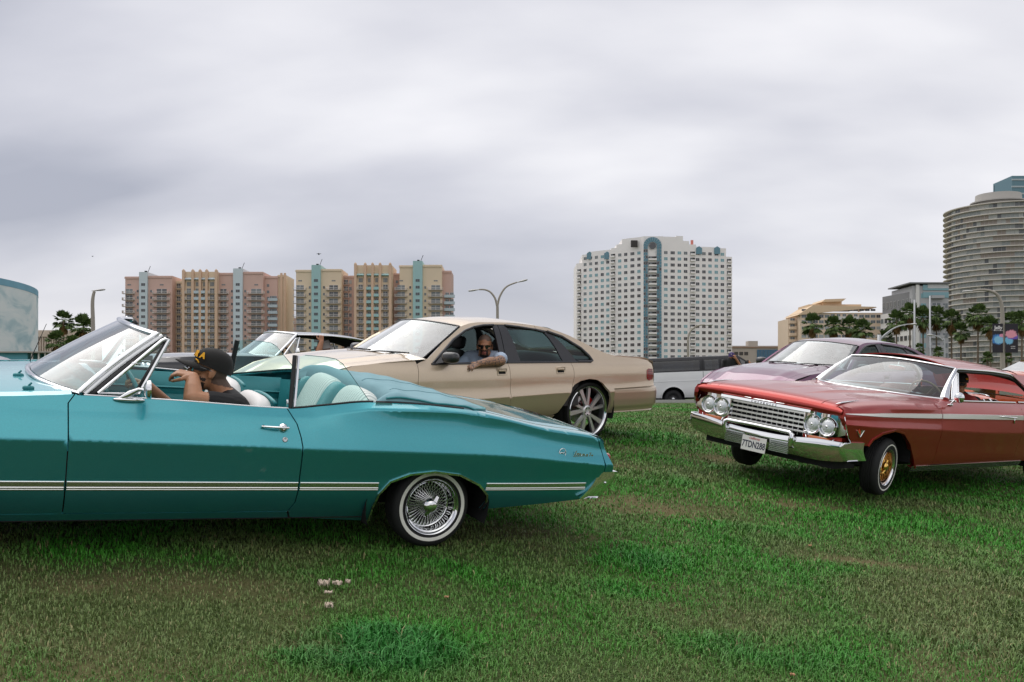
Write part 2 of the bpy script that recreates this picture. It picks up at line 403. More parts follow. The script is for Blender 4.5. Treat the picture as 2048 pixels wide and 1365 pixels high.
class Side:
    """half-width y of a car body over (x, z), from feature lines running along the car. line = (pts_xz, pts_xy, crease)"""
    def __init__(s, lines, taper=None):
        s.L = [(cub(*zip(*a)), cub(*zip(*b)), c) for a, b, c in lines]; s.tp = cub(*zip(*taper)) if taper else None
    def W(s, x, z):
        x = np.asarray(x, float); z = np.asarray(z, float); sh = np.broadcast(x, z).shape; x = np.broadcast_to(x, sh).ravel(); z = np.broadcast_to(z, sh).ravel()
        Z = np.array([l[0](x) for l in s.L]); Y = np.array([l[1](x) for l in s.L]); n = len(s.L)
        d = np.diff(Y, axis=0) / np.maximum(np.diff(Z, axis=0), 1e-4)
        mlo = np.zeros_like(Y); mhi = np.zeros_like(Y)      # slope entering from below / leaving above
        for i in range(n):
            a = d[max(i - 1, 0)]; b = d[min(i, n - 2)]
            if s.L[i][2]: mlo[i] = a; mhi[i] = b
            else: mlo[i] = mhi[i] = (a + b) / 2
        y = Y[0] + (z - Z[0]) * d[0]
        for i in range(n - 1):
            h = Z[i + 1] - Z[i]; t = (z - Z[i]) / np.maximum(h, 1e-4); q = t >= 0
            tc_ = np.clip(t, 0, 1); h00 = 2 * tc_ ** 3 - 3 * tc_ ** 2 + 1; h10 = tc_ ** 3 - 2 * tc_ ** 2 + tc_; h01 = 1 - h00; h11 = tc_ ** 3 - tc_ ** 2
            yy = h00 * Y[i] + h10 * h * mhi[i] + h01 * Y[i + 1] + h11 * h * mlo[i + 1]; y = np.where(q, yy, y)
        y = np.where(z > Z[-1], Y[-1] + (z - Z[-1]) * d[-1], y)
        if s.tp is not None: y = y * s.tp(x)
        return y.reshape(sh)
    def surf(s, off=0.):
        def f(x, z): return np.stack([x, s.W(x, z) + off, z], 1)
        return f
class Car:
    def __init__(s, name, label, cat, px, py, D, yaw, ypt, pitch=0, roll=0, gx=-.106, gd=.101, group=None, xpt=0., zpt=0.):
        n = norm([-gx, -gd, 1.]); f = np.array([-math.cos(R(yaw)), -math.sin(R(yaw)), 0.]); f = norm(f - n * f.dot(n)); l = np.cross(n, f)
        p = R(pitch); f, n = f * math.cos(p) + n * math.sin(p), n * math.cos(p) - f * math.sin(p)
        r = R(roll); l, n = l * math.cos(r) + n * math.sin(r), n * math.cos(r) - l * math.sin(r)
        s.O = at(px, py, D) - l * ypt - f * xpt - n * zpt; s.Rm = np.stack([f, l, n], 1)
        M = Matrix(((*s.Rm[0], s.O[0]), (*s.Rm[1], s.O[1]), (*s.Rm[2], s.O[2]), (0, 0, 0, 1)))
        s.M = M; s.root = empty(name, M, label, cat, group); s.side = None
        s.c = s.Rm.T @ (CAMP - s.O)
    def ray(s, px, py): return s.Rm.T @ pix_dir(px, py)
    def Y(s, px, py, y): d = s.ray(px, py); t = (y - s.c[1]) / d[1]; return s.c + d * t
    def Xp(s, px, py, x): d = s.ray(px, py); t = (x - s.c[0]) / d[0]; return s.c + d * t
    def Zp(s, px, py, z): d = s.ray(px, py); t = (z - s.c[2]) / d[2]; return s.c + d * t
    def S(s, px, py):
        """where the view through a photo pixel meets the body side: (x, z)"""
        y = 1.
        for _ in range(12): p = s.Y(px, py, y); y = float(s.side.W(p[0], p[2]))
        return (p[0], p[2])
    def SS(s, pts): return [s.S(*q) for q in pts]
    def world(s, p): return s.O + s.Rm @ np.asarray(p, float)
    def local(s, p): return s.Rm.T @ (np.asarray(p, float) - s.O)
# ------------------------------------------------------------------ lawn, road, grass
def lawn_material():
    m = bpy.data.materials.new('lawn_soil'); m.use_nodes = True; t = m.node_tree; b = t.nodes['Principled BSDF']; b.inputs['Roughness'].default_value = .95
    b.inputs['Specular IOR Level'].default_value = .15
    g = t.nodes.new('ShaderNodeNewGeometry')
    def noise(sc, det=5): n = t.nodes.new('ShaderNodeTexNoise'); n.inputs['Scale'].default_value = sc; n.inputs['Detail'].default_value = det; t.links.new(g.outputs['Position'], n.inputs[0]); return n.outputs['Fac']
    r1 = t.nodes.new('ShaderNodeValToRGB'); t.links.new(noise(.9), r1.inputs[0]); e = r1.color_ramp.elements
    e[0].position = .35; e[0].color = (.035, .085, .018, 1); e[1].position = .66; e[1].color = (.095, .105, .040, 1)
    r2 = t.nodes.new('ShaderNodeValToRGB'); t.links.new(noise(26, 7), r2.inputs[0]); e = r2.color_ramp.elements
    e[0].position = .3; e[0].color = (.012, .022, .007, 1); e[1].position = .72; e[1].color = (.10, .12, .04, 1)
    mx = t.nodes.new('ShaderNodeMixRGB'); mx.inputs[0].default_value = .5; t.links.new(r1.outputs[0], mx.inputs[1]); t.links.new(r2.outputs[0], mx.inputs[2])
    at_ = t.nodes.new('ShaderNodeAttribute'); at_.attribute_name = 'bare'
    mb = t.nodes.new('ShaderNodeMixRGB'); t.links.new(at_.outputs['Fac'], mb.inputs[0]); t.links.new(mx.outputs[0], mb.inputs[1]); mb.inputs[2].default_value = (.16, .115, .060, 1)
    t.links.new(mb.outputs[0], b.inputs['Base Color'])
    bp = t.nodes.new('ShaderNodeBump'); bp.inputs['Strength'].default_value = .8; bp.inputs['Distance'].default_value = .03
    t.links.new(noise(40, 6), bp.inputs['Height']); t.links.new(bp.outputs[0], b.inputs['Normal'])
    return m
# bare or worn places (photo position, radius across / along the view, strength)
BARE = [(on_ground(x, y), a, b, s) for x, y, a, b, s in (
    (1330, 1010, .75, .45, .75), (1240, 1015, .5, .3, .5), (1520, 1003, .7, .3, .6), (1640, 1010, .6, .25, .5), (1435, 918, .35, .22, 1.0), (1240, 935, .35, .2, .9),
    (300, 1165, .5, .22, .55), (430, 1150, .45, .2, .6), (180, 1180, .4, .2, .45), (520, 1190, .3, .15, .4), (640, 1300, .2, .1, .3), (1720, 1120, .55, .1, .75), (1800, 1135, .5, .08, .6),
    (1370, 830, 1.6, 1.2, .5), (1050, 1060, .5, .25, .5), (1960, 1180, .7, .12, .35), (120, 1290, .5, .3, .35), (1240, 1085, .3, .15, .35))]
# lush places
LUSH = [(on_ground(x, y), a, b, s) for x, y, a, b, s in (
    (800, 1300, .42, .33, 1.25), (640, 1330, .3, .16, .8), (1290, 1130, .40, .30, .75), (1250, 1180, .3, .2, .5), (1500, 1060, .6, .25, .5), (1330, 960, .6, .4, .6), (1800, 1050, 1.0, .3, .6), (1620, 1330, .5, .3, .35),
    (1340, 880, 1.5, .8, .6), (980, 1160, .4, .2, .5), (1900, 1300, .6, .4, .45), (1420, 1280, .4, .2, .4), (860, 1130, .3, .1, .5), (1950, 1010, .8, .2, .6))]
def blobs(L, x, y):
    o = np.zeros(np.shape(x))
    for p, a, b, s in L: o = o + s * np.exp(-((x - p[0]) / a) ** 2 - ((y - p[1]) / b) ** 2)
    return o
def bare_at(x, y): return np.clip(.62 * blobs(BARE, x, y) * (.35 + 1.3 * vnoise(x, y, 7, 3)) + np.clip(vnoise(x, y, 1.1, 4) - .60, 0, 1) * 1.6 + np.clip(vnoise(x + 7, y, 5, 3) - .66, 0, 1) * 1.4, 0, 1)
def lush_at(x, y): return np.clip(blobs(LUSH, x, y) * (.5 + vnoise(x, y, 5, 2)) + np.clip(vnoise(x, y + 40, 1.6, 3) - .50, 0, 1) * 1.3, 0, 1.3)
def bumps(x, y): return (vnoise(x, y, 1.3, 3) - .5) * .05 + (vnoise(x, y, 6, 2) - .5) * .02
def lawn():
    xs = np.concatenate([-np.geomspace(1500, 9, 26), np.linspace(-8.5, 9, 200), np.geomspace(9.6, 1500, 26)])
    ys = np.concatenate([np.linspace(-30, .5, 12), np.linspace(1, 16, 170), np.linspace(16.4, 42, 60), np.geomspace(43, 2500, 30)])
    Xg, Yg = np.meshgrid(xs, ys, indexing='ij'); near = np.clip((20 - np.hypot(Xg, Yg)) / 8, 0, 1)
    Zg = ground(Xg, Yg) + bumps(Xg, Yg) * near - .004
    V = np.stack([Xg, Yg, Zg], -1).reshape(-1, 3); ny = len(ys); F_ = []
    for i in range(len(xs) - 1):
        for j in range(ny - 1): F_.append((i * ny + j, (i + 1) * ny + j, (i + 1) * ny + j + 1, i * ny + j + 1))
    o = mobj('lawn', V, F_, lawn_material()); tag(o, kind='structure')
    a = o.data.attributes.new('bare', 'FLOAT', 'POINT'); a.data.foreach_set('value', bare_at(V[:, 0], V[:, 1]).astype(np.float32) * .9)
    return o
lawn()
def grass():
    n = 620000
    r = np.exp(RNG.uniform(math.log(3.0), math.log(34), n)); th = RNG.uniform(R(-38), R(38), n)
    x = r * np.sin(th); y = r * np.cos(th)
    ba = bare_at(x, y); lu = lush_at(x, y)
    keep = RNG.random(n) > ba * .93 * (lu < .8)
    x, y, r, ba, lu = (q[keep] for q in (x, y, r, ba, lu)); n = len(x)
    z = ground(x, y) + bumps(x, y) * np.clip((20 - np.hypot(x, y)) / 8, 0, 1)
    k = np.clip(r / 5.5, .8, 5) ** .8
    hgt = (.010 + .015 * RNG.random(n) + .062 * lu ** 1.3 * RNG.random(n)) * np.clip(k, .9, 1.7) * (1 - .45 * ba)
    wid = (.0015 + .0015 * RNG.random(n) + .0012 * lu) * k
    az = RNG.uniform(0, 2 * np.pi, n); lean = RNG.uniform(.25, 1.15, n) + (RNG.random(n) < .25) * .8
    ca, sa = np.cos(az), np.sin(az)
    px_, py_ = -sa, ca
    b0 = np.stack([x - px_ * wid, y - py_ * wid, z - .008], 1); b1 = np.stack([x + px_ * wid, y + py_ * wid, z - .008], 1)
    m_ = .55; ox = ca * hgt * lean * .35; oy = sa * hgt * lean * .35
    m0 = np.stack([x + ox - px_ * wid * .8, y + oy - py_ * wid * .8, z + hgt * m_], 1); m1 = np.stack([x + ox + px_ * wid * .8, y + oy + py_ * wid * .8, z + hgt * m_], 1)
    tz = hgt * np.clip(1.05 - .35 * lean, .25, 1.1)
    tp = np.stack([x + ca * hgt * lean, y + sa * hgt * lean, z + tz], 1)
    V = np.stack([b0, b1, m0, m1, tp], 1).reshape(-1, 3)
    i5 = np.arange(n) * 5
    T = np.stack([np.stack([i5, i5 + 1, i5 + 3], 1), np.stack([i5, i5 + 3, i5 + 2], 1), np.stack([i5 + 2, i5 + 3, i5 + 4], 1)], 1).reshape(-1, 3)
    me = bpy.data.meshes.new('grass'); me.vertices.add(len(V)); me.vertices.foreach_set('co', V.ravel()); me.loops.add(len(T) * 3); me.loops.foreach_set('vertex_index', T.ravel().astype(np.int32))
    me.polygons.add(len(T)); me.polygons.foreach_set('loop_start', (np.arange(len(T)) * 3).astype(np.int32)); me.polygons.foreach_set('loop_total', np.full(len(T), 3, np.int32))
    me.update(calc_edges=True)
    # colours: fresh green, dull green, straw
    g1 = np.array([.055, .260, .022]); g2 = np.array([.150, .215, .066]); g3 = np.array([.29, .27, .12]); g4 = np.array([.022, .165, .040])
    dull = np.clip((vnoise(x, y, .9, 3) - .5) * 3.2 + .48 + .5 * ba - .7 * lu, 0, 1)[:, None]
    c = g1 * (1 - dull) + g2 * dull
    lw = np.clip(lu - .35, 0, 1)[:, None]; c = c * (1 - .6 * lw) + g4 * .6 * lw
    straw = (RNG.random(n) < (.025 + .28 * ba + .06 * dull[:, 0]) * (1 - .8 * np.clip(lu, 0, 1)))[:, None]
    c = np.where(straw, g3 * (.55 + .6 * RNG.random((n, 1))), c) * (.80 + .40 * RNG.random((n, 1)))
    CC = np.repeat(np.concatenate([c, np.ones((n, 1))], 1), 5, axis=0).astype(np.float32)
    a = me.color_attributes.new('blade_colour', 'FLOAT_COLOR', 'POINT'); a.data.foreach_set('color', CC.ravel())
    m = bpy.data.materials.new('grass_blade'); m.use_nodes = True; t = m.node_tree; b = t.nodes['Principled BSDF']; b.inputs['Roughness'].default_value = .55; b.inputs['Specular IOR Level'].default_value = .3
    an = t.nodes.new('ShaderNodeAttribute'); an.attribute_name = 'blade_colour'; t.links.new(an.outputs['Color'], b.inputs['Base Color'])
    me.materials.append(m)
    o = bpy.data.objects.new('grass', me); COL.objects.link(o)
    tag(o, 'short patchy green park grass with lush tufts and worn dry spots', 'grass', kind='stuff')
if not globals().get('NOGRASS'): grass()
ASPH = mat('asphalt', (.06, .06, .062), rough=.9, noise=.25, nscale=3)
def road():
    xs = np.linspace(-160, 160, 41); V = []; F_ = []
    for x in xs:
        for y in (37.2, 38, 39.5, 46, 60, 75): V.append((x, y, float(ground(x, y)) + .004))
    for i in range(len(xs) - 1):
        for j in range(5): F_.append((i * 6 + j, (i + 1) * 6 + j, (i + 1) * 6 + j + 1, i * 6 + j + 1))
    tag(mobj('road', V, F_, ASPH), kind='structure')
    mb = MB()
    for a, b in zip(xs[:-1], xs[1:]):
        za, zb = float(ground(a, 37.0)), float(ground(b, 37.0))
        mb.add([(a, 36.9, za - .1), (b, 36.9, zb - .1), (b, 37.2, zb - .1), (a, 37.2, za - .1), (a, 36.9, za + .12), (b, 36.9, zb + .12), (b, 37.2, zb + .12), (a, 37.2, za + .12)],
               [(4, 5, 6, 7), (0, 1, 5, 4), (2, 3, 7, 6), (0, 4, 7, 3), (1, 2, 6, 5)])
    tag(mb.build('kerb', mat('kerb_concrete', (.42, .41, .39), rough=.9, noise=.15)), kind='structure')
road()
# ------------------------------------------------------------------ shared car pieces
def rbox(mb, c, half, p=4., Rm=None, nu=20, nv=12):
    """soft box (superellipsoid)"""
    vs_ = []; fs = []; e = 2. / p
    sg = lambda q: math.copysign(abs(q) ** e, q)
    for j in range(nv + 1):
        ph = math.pi * (j / nv) - math.pi / 2
        for i in range(nu):
            t = 2 * math.pi * i / nu; q = np.array([sg(math.cos(ph)) * sg(math.cos(t)) * half[0], sg(math.cos(ph)) * sg(math.sin(t)) * half[1], sg(math.sin(ph)) * half[2]])
            if Rm is not None: q = Rm @ q
            vs_.append(np.asarray(c) + q)
    for j in range(nv):
        for i in range(nu): fs.append((j * nu + i, j * nu + (i + 1) % nu, (j + 1) * nu + (i + 1) % nu, (j + 1) * nu + i))
    return mb.add(vs_, fs)
def roty(a):
    c, s = math.cos(R(a)), math.sin(R(a)); return np.array([[c, 0, s], [0, 1, 0], [-s, 0, c]])
def rotx(a):
    c, s = math.cos(R(a)), math.sin(R(a)); return np.array([[1, 0, 0], [0, c, -s], [0, s, c]])
def rotz(a):
    c, s = math.cos(R(a)), math.sin(R(a)); return np.array([[c, -s, 0], [s, c, 0], [0, 0, 1]])
def text_mesh(name, body, size, M, m, parent=None, extrude=.002, shear=0, align='CENTER', bold=0., space=1.0):
    cu = bpy.data.curves.new(name, 'FONT'); cu.body = body; cu.size = size; cu.extrude = extrude; cu.shear = shear; cu.align_x = align; cu.align_y = 'CENTER'; cu.offset = bold; cu.space_character = space
    cu.resolution_u = 3
    t = bpy.data.objects.new(name, cu); COL.objects.link(t); dg = bpy.context.evaluated_depsgraph_get(); dg.update()
    me = bpy.data.meshes.new_from_object(t.evaluated_get(dg)); bpy.data.objects.remove(t); bpy.data.curves.remove(cu)
    me.materials.clear(); me.materials.append(m); me.transform(M); o = bpy.data.objects.new(name, me); COL.objects.link(o)
    if parent: o.parent = parent
    return o
def basis(o, ex, ey, ez=None):
    ex = norm(ex); ey = np.asarray(ey, float); ey = norm(ey - ex * ex.dot(ey)); ez = np.cross(ex, ey)
    return Matrix(((ex[0], ey[0], ez[0], o[0]), (ex[1], ey[1], ez[1], o[1]), (ex[2], ey[2], ez[2], o[2]), (0, 0, 0, 1)))
def wheel_frame(root, c, axis, name='wheel'):
    """empty at the wheel centre, local Z outwards along the axle"""
    ax = norm(axis); a = norm(np.cross([0, 0, 1.], ax)); b = np.cross(ax, a)
    o = empty(name, parent=root); o.matrix_local = Matrix(((a[0], b[0], ax[0], c[0]), (a[1], b[1], ax[1], c[1]), (a[2], b[2], ax[2], c[2]), (0, 0, 0, 1)))
    return o
Z3 = (0, 0, 1.)
def tyre(w_, ro, rl, wd, ww=None):
    """tyre with outer radius ro, lip radius rl, width wd; ww = (r0, r1) white band; the outer face at z=0"""
    prof = [(-.012, rl - .008), (-.002, rl + .006), (.006, rl + (ro - rl) * .22), (.009, rl + (ro - rl) * .45), (.002, rl + (ro - rl) * .75), (-.012, ro - .012), (-.03, ro - .002)]
    for k in range(5): z = -.045 - (wd - .09) * k / 4; prof += [(z, ro), (z - .008, ro), (z - .010, ro - .006), (z - .014, ro - .006), (z - .016, ro)] if k < 4 else [(z, ro)]
    prof += [(-wd + .03, ro - .002), (-wd + .01, ro - .014), (-wd - .004, rl + (ro - rl) * .6), (-wd, rl)]
    MB().lathe(prof, (0, 0, 0), Z3, 64).build('tyre', RUBBER, w_, smooth=True, sharp=50)
    if ww:
        zf = lambda r: np.interp(r, [rl + .006, rl + (ro - rl) * .22, rl + (ro - rl) * .45, rl + (ro - rl) * .75], [-.002, .006, .009, .002]) + .0022
        rr = np.linspace(ww[0], ww[1], 5); pr = [(zf(rr[0]) - .003, rr[0])] + [(zf(r), r) for r in rr] + [(zf(rr[-1]) - .003, rr[-1])]
        MB().lathe(pr, (0, 0, 0), Z3, 72).build('whitewall', WHITEWALL, w_, smooth=True, sharp=50)
def wire_wheel(root, c, axis, ro=.295, rl=.186, wd=.165, ww=(.207, .229), hub=CHROME, spk=None, barrel=CHROME, split=False, deep=.095):
    spk = spk or mat('spoke_chrome', (.93, .93, .92), rough=.25, metal=.9)
    w_ = wheel_frame(root, c, axis); tyre(w_, ro, rl, wd, ww)
    MB().lathe([(-.008, rl - .012), (.004, rl - .004), (.007, rl + .001), (.002, rl + .004), (-.01, rl + .002)], (0, 0, 0), Z3, 64).build('rim_lip', CHROME, w_, smooth=True, sharp=60)
    MB().lathe([(-.006, rl - .013), (-.012, rl - .022), (-.035, rl - .026), (-.05, rl - .022), (-deep, rl - .030), (-deep - .006, rl - .040), (-deep - .018, rl - .045), (-wd, rl - .03)], (0, 0, 0), Z3, 64).build('rim_barrel', barrel, w_, smooth=True, sharp=40)
    MB().lathe([(-.05, .0), (-.03, .052), (-deep - .05, .062), (-deep - .06, .0)], (0, 0, 0), Z3, 24).build('hub', hub, w_, smooth=True, sharp=40)
    n = 36; proto = []
    for kind in range(2):
        s = MB()
        r1 = rl - .040; sw = .35
        p0 = (.050, 0, -.034) if kind == 0 else (.058, 0, -deep - .02)
        p1 = (r1 * math.cos(sw * (1 if kind == 0 else -.5)), r1 * math.sin(sw * (1 if kind == 0 else -.5)), -deep - .004 - .008 * kind)
        d = norm(np.subtract(p1, p0)); s.tube([p0, np.array(p1) - d * .016], .0022, 6); s.tube([np.array(p1) - d * .02, np.array(p1)], .0036, 6)
        proto.append(s)
    if split:
        for kind in range(2):
            o = proto[kind].build('spoke', spk, w_, smooth=True, sharp=50)
            for k in range(1, n):
                q = link_copy(o, w_); q.rotation_euler = (0, 0, 2 * math.pi * (k + .5 * kind) / n)
    else:
        s = MB()
        for kind in range(2):
            V = np.array(proto[kind].v)
            for k in range(n): s.add((rotz(360 * (k + .5 * kind) / n) @ V.T).T, proto[kind].f)
        s.build('spokes', spk, w_, smooth=True, sharp=50)
    MB().lathe([(-.045, .052), (-.012, .050), (-.006, .044), (.004, .036), (.009, .020), (.011, 0)], (0, 0, 0), Z3, 32).build('hub_cap', hub, w_, smooth=True, sharp=35)
    for k in range(2):
        s = MB(); a = R(58 + 180 * k); d = np.array([math.cos(a), math.sin(a), 0]); q = np.array([-d[1], d[0], 0])
        s.add([d * .030 - q * .017 + (0, 0, -.012), d * .030 + q * .017 + (0, 0, -.012), d * .080 + q * .014 + (0, 0, -.022), d * .080 - q * .014 + (0, 0, -.022),
               d * .030 - q * .014 + (0, 0, .004), d * .030 + q * .014 + (0, 0, .004), d * .076 + q * .010 + (0, 0, -.008), d * .076 - q * .010 + (0, 0, -.008)],
              [(0, 3, 2, 1), (4, 5, 6, 7), (0, 1, 5, 4), (1, 2, 6, 5), (2, 3, 7, 6), (3, 0, 4, 7)])
        s.build('spinner_bar', hub, w_)
    MB().lathe([(-wd + .005, 0), (-wd + .005, rl - .02)], (0, 0, 0), Z3, 32).build('brake_drum', DARK, w_)
    return w_
def wheel_well(root, x, z, r, y0, y1, name='wheel_well', a0=-18, a1=198):
    n = 22
    for sg in (1, -1):
        s = MB()
        vs_ = []; fs = []
        for k in range(n + 1):
            a = R(a0 + (a1 - a0) * k / n); vs_ += [(x + r * math.cos(a), sg * y0, z + r * math.sin(a)), (x + r * math.cos(a), sg * y1, z + r * math.sin(a))]
        for k in range(n): fs.append((2 * k, 2 * k + 1, 2 * k + 3, 2 * k + 2))
        vs_.append((x, sg * y0, z)); c = len(vs_) - 1
        for k in range(n): fs.append((2 * k, 2 * k + 2, c))
        s.add(vs_, fs); s.build(name, DARK, root)
def mirror_pts(P): return [(p[0], -p[1], p[2]) for p in P]
def tube_part(name, path, r, m, root, n=8, flat=None, mirror=False):
    MB().tube(path, r, n, flat=flat).build(name, m, root, smooth=True, sharp=50)
    if mirror: MB().tube(mirror_pts(path), r, n, flat=flat).build(name, m, root, smooth=True, sharp=50)
def strip_on(name, side, pts, w_, h, m, root, step=.06, off=0., mirror=False):
    """moulding that follows the body side through (x, z) points"""
    P = []; pts = [np.asarray(p, float) for p in pts]
    for a, b in zip(pts[:-1], pts[1:]):
        k = max(1, int(np.linalg.norm(b - a) / step)); P += [a + (b - a) * i / k for i in range(k)]
    P.append(pts[-1]); P = np.array(P); e = .01
    Y = side.W(P[:, 0], P[:, 1]); dx = (side.W(P[:, 0] + e, P[:, 1]) - side.W(P[:, 0] - e, P[:, 1])) / (2 * e); dz = (side.W(P[:, 0], P[:, 1] + e) - side.W(P[:, 0], P[:, 1] - e)) / (2 * e)
    n = np.stack([-dx, np.ones(len(P)), -dz], 1); X = np.stack([P[:, 0], Y + off, P[:, 1]], 1)
    if hasattr(w_, '__len__'): w_ = np.interp(np.linspace(0, 1, len(P)), np.linspace(0, 1, len(w_)), w_)
    MB().strip(X, w_, h, n).build(name, m, root)
    if mirror:
        X2 = X.copy(); X2[:, 1] *= -1; n2 = n.copy(); n2[:, 1] *= -1; MB().strip(X2, w_, h, n2).build(name, m, root)
def steering_wheel(root, c, tilt, r, m, name='steering_wheel'):
    n = norm([-math.cos(R(tilt)), 0, math.sin(R(tilt))]); a, b = frame(n); s = MB(); c = np.asarray(c, float)
    s.tube([c + (a * math.cos(t) + b * math.sin(t)) * r for t in np.linspace(0, 2 * math.pi, 32, endpoint=False)], .013, 8, closed=True)
    for t in (0, 2.3, -2.3): s.tube([c - n * .03, c + (a * math.cos(t) + b * math.sin(t)) * r], .011, 6)
    s.tube([c - n * .02, c - n * .35], .025, 8); s.build(name, m, root, smooth=True, sharp=60)
# ------------------------------------------------------------------ teal convertible
TEAL = paint('teal_paint', (.045, .33, .38), flake=.75, rough=.36)
TVINYL = mat('teal_vinyl', (.030, .25, .27), rough=.42, noise=.12, nscale=5, bump=.25, bscale=140)
BOOTV = mat('boot_vinyl', (.19, .34, .38), rough=.7, spec=.15, noise=.10, nscale=3, bump=.25, bscale=30)
def pleat_mat(name, col, scale):
    m = mat(name, col, rough=.55); t = m.node_tree; b = t.nodes['Principled BSDF']
    tcx = t.nodes.new('ShaderNodeTexCoord'); wv = t.nodes.new('ShaderNodeTexWave'); wv.bands_direction = 'Y'; wv.inputs['Scale'].default_value = scale; wv.inputs['Distortion'].default_value = .3
    t.links.new(tcx.outputs['Object'], wv.inputs[0]); bp = t.nodes.new('ShaderNodeBump'); bp.inputs['Strength'].default_value = .6; bp.inputs['Distance'].default_value = .012
    t.links.new(wv.outputs['Fac'], bp.inputs['Height']); t.links.new(bp.outputs[0], b.inputs['Normal']); return m
CREAM = pleat_mat('cream_upholstery', (.62, .67, .63), 9)
WHITEV = mat('white_vinyl', (.74, .72, .70), rough=.5)
BEAD = mat('bright_moulding', (.92, .91, .90), rough=.28, metal=1)
def teal_car():
    c = Car('convertible_car', 'turquoise open-top convertible with whitewall wire wheel, nearest to the viewer', 'car', 863.5, 1100, 6.53, 28, .86); r = c.root
    zc = [(3.95, .70), (2.56, .702), (1.28, .69), (.98, .682), (-.35, .662), (-1.14, .607), (-1.35, .59)]
    bl = [(3.95, .80), (1.4, .80), (1.0, .80), (.83, .815), (.36, .868), (.01, .862), (-.35, .825), (-.74, .752), (-1.15, .69), (-1.35, .66)]
    pk = [(3.95, .85), (1.3, .856), (.90, .856), (.67, .897), (.48, .923), (0, .930), (-.36, .896), (-.75, .828), (-1.16, .782), (-1.35, .74)]
    tpz = [(3.95, .86), (2.56, .905), (2.2, .926), (1.72, .918), (1.04, .897), (.82, .922), (.53, .957), (.33, .960), (-.1, .943), (-.36, .907), (-.75, .838), (-1.16, .792), (-1.35, .75)]
    S = c.side = Side([([(0, .10)], [(0, .72)], 0), ([(0, .22)], [(0, .835)], 0), ([(0, .33)], [(0, .912)], 0), ([(0, .42)], [(0, .952)], 0), ([(0, .47)], [(0, .960)], 0),
        (zc, [(3.9, 1.0), (0, 1.012)], 1), (bl, [(3.9, .945), (1.2, .952), (.6, .946), (.2, .944), (-.4, .946), (-1.3, .956)], 0),
        (pk, [(3.9, .905), (1.2, .915), (.6, .928), (.3, .944), (-.4, .947), (-1.3, .948)], 1), (tpz, [(3.9, .85), (2.2, .872), (1.0, .872), (.4, .875), (-.3, .885), (-1.3, .87)], 0)],
        taper=[(3.95, .955), (3.4, .99), (2.8, 1), (-.3, 1), (-.75, .99), (-1.15, .962), (-1.4, .93)])
    top = cub(*zip(*tpz)); peak = cub(*zip(*pk)); crs = cub(*zip(*zc)); surf = S.surf()
    g = .0035
    arch = c.SS([(735, 1042), (745, 1012), (757, 988), (780, 964), (820, 949), (870, 943.5), (920, 950), (958, 970), (974, 990), (972, 1005), (960, 1019)])
    feat = [[(x, float(crs(x)) + d) for x in np.linspace(-1.3, 3.9, 90)] for d in (-.012, 0, .012)] + [[(x, float(peak(x)) + d) for x in np.linspace(-1.3, 3.9, 90)] for d in (-.01, 0, .01)]
    cut_r = [(1.04, .900), (1.018, .86), (.992, .818), (.972, .745), (.964, .69), (.959, .578), (.954, .411), (.958, .335), (.985, .275)]
    cut_f = [(2.232, .275), (2.232, .46), (2.234, .65), (2.238, .885), (2.205, .932)]
    topline = lambda a, b, n: [(x, float(top(x))) for x in np.linspace(a, b, n)]
    # quarter panel
    q = [(x - g, z) for x, z in cut_r] + [(.96, .228)] + arch + c.SS([(1080, 1008), (1166, 998), (1178, 985), (1203, 948), (1207, 945), (1203, 905), (1194, 876)])[0:]
    q += topline(-1.13, 1.02, 36)
    panel('quarter_panel', q, surf, TEAL, r, h=.05, lines=feat, mirror=True)
    d = [(x + g, z) for x, z in cut_r][::-1] + [(x, float(top(x))) for x in np.linspace(1.08, 2.19, 14)] + [(x - g, z) for x, z in cut_f][::-1]
    panel('door', d, surf, TEAL, r, h=.05, lines=feat, mirror=True)
    panel('rocker', [(.99, .270), (.97, .222), (2.64, .220), (2.64, .270)], surf, TEAL, r, h=.06, mirror=True)
    fa = [(3.02 + .44 * math.cos(a), .30 + .26 * math.sin(a)) for a in np.linspace(0, math.pi, 14)]
    f_ = [(x + g, z) for x, z in cut_f] + [(x, float(top(x))) for x in np.linspace(2.3, 3.9, 16)] + [(3.92, .5), (3.84, .3), (3.46, .28)] + fa + [(2.57, .222), (2.236, .222)]
    panel('front_fender', f_, surf, TEAL, r, h=.06, lines=feat, mirror=True)
    # rear cap between quarter panel and bumper
    cap = c.SS([(1195.5, 876), (1204.5, 905), (1208.5, 945)]) + [(-1.30, .548), (-1.27, .64), (-1.22, .735), (-1.185, .772)]
    panel('tail_cap', cap, surf, TEAL, r, h=.03, mirror=True)
    def tail(u, v):
        y = u; zz_ = .36 + v * (.785 - .36); k = np.abs(y) / .9
        x = -1.30 - .055 * (1 - k ** 2) + np.where(v > .45, (v - .45) * .22, 0) + .0 * v; x = np.where(v < .45, x + (.45 - v) * .3, x)
        return np.stack([x, y, zz_], 1)
    sheet('tail_panel', tail, TEAL, r, (-.9, .9), (0, 1), 20, 16, up=(-1, 0, 0))
    for s_ in (-1, 1):
        for k in range(3):
            m_ = MB(); rbox(m_, (-1.335 + .03 * 0, s_ * (.42 + .17 * k), .61), (.012, .07, .045), 5); m_.build('tail_lamp', mat('red_lens', (.35, .01, .01), rough=.15, coat=1), r, smooth=True)
    # chrome mouldings
    ztop, zb1, zb2 = .466, .433, .4215
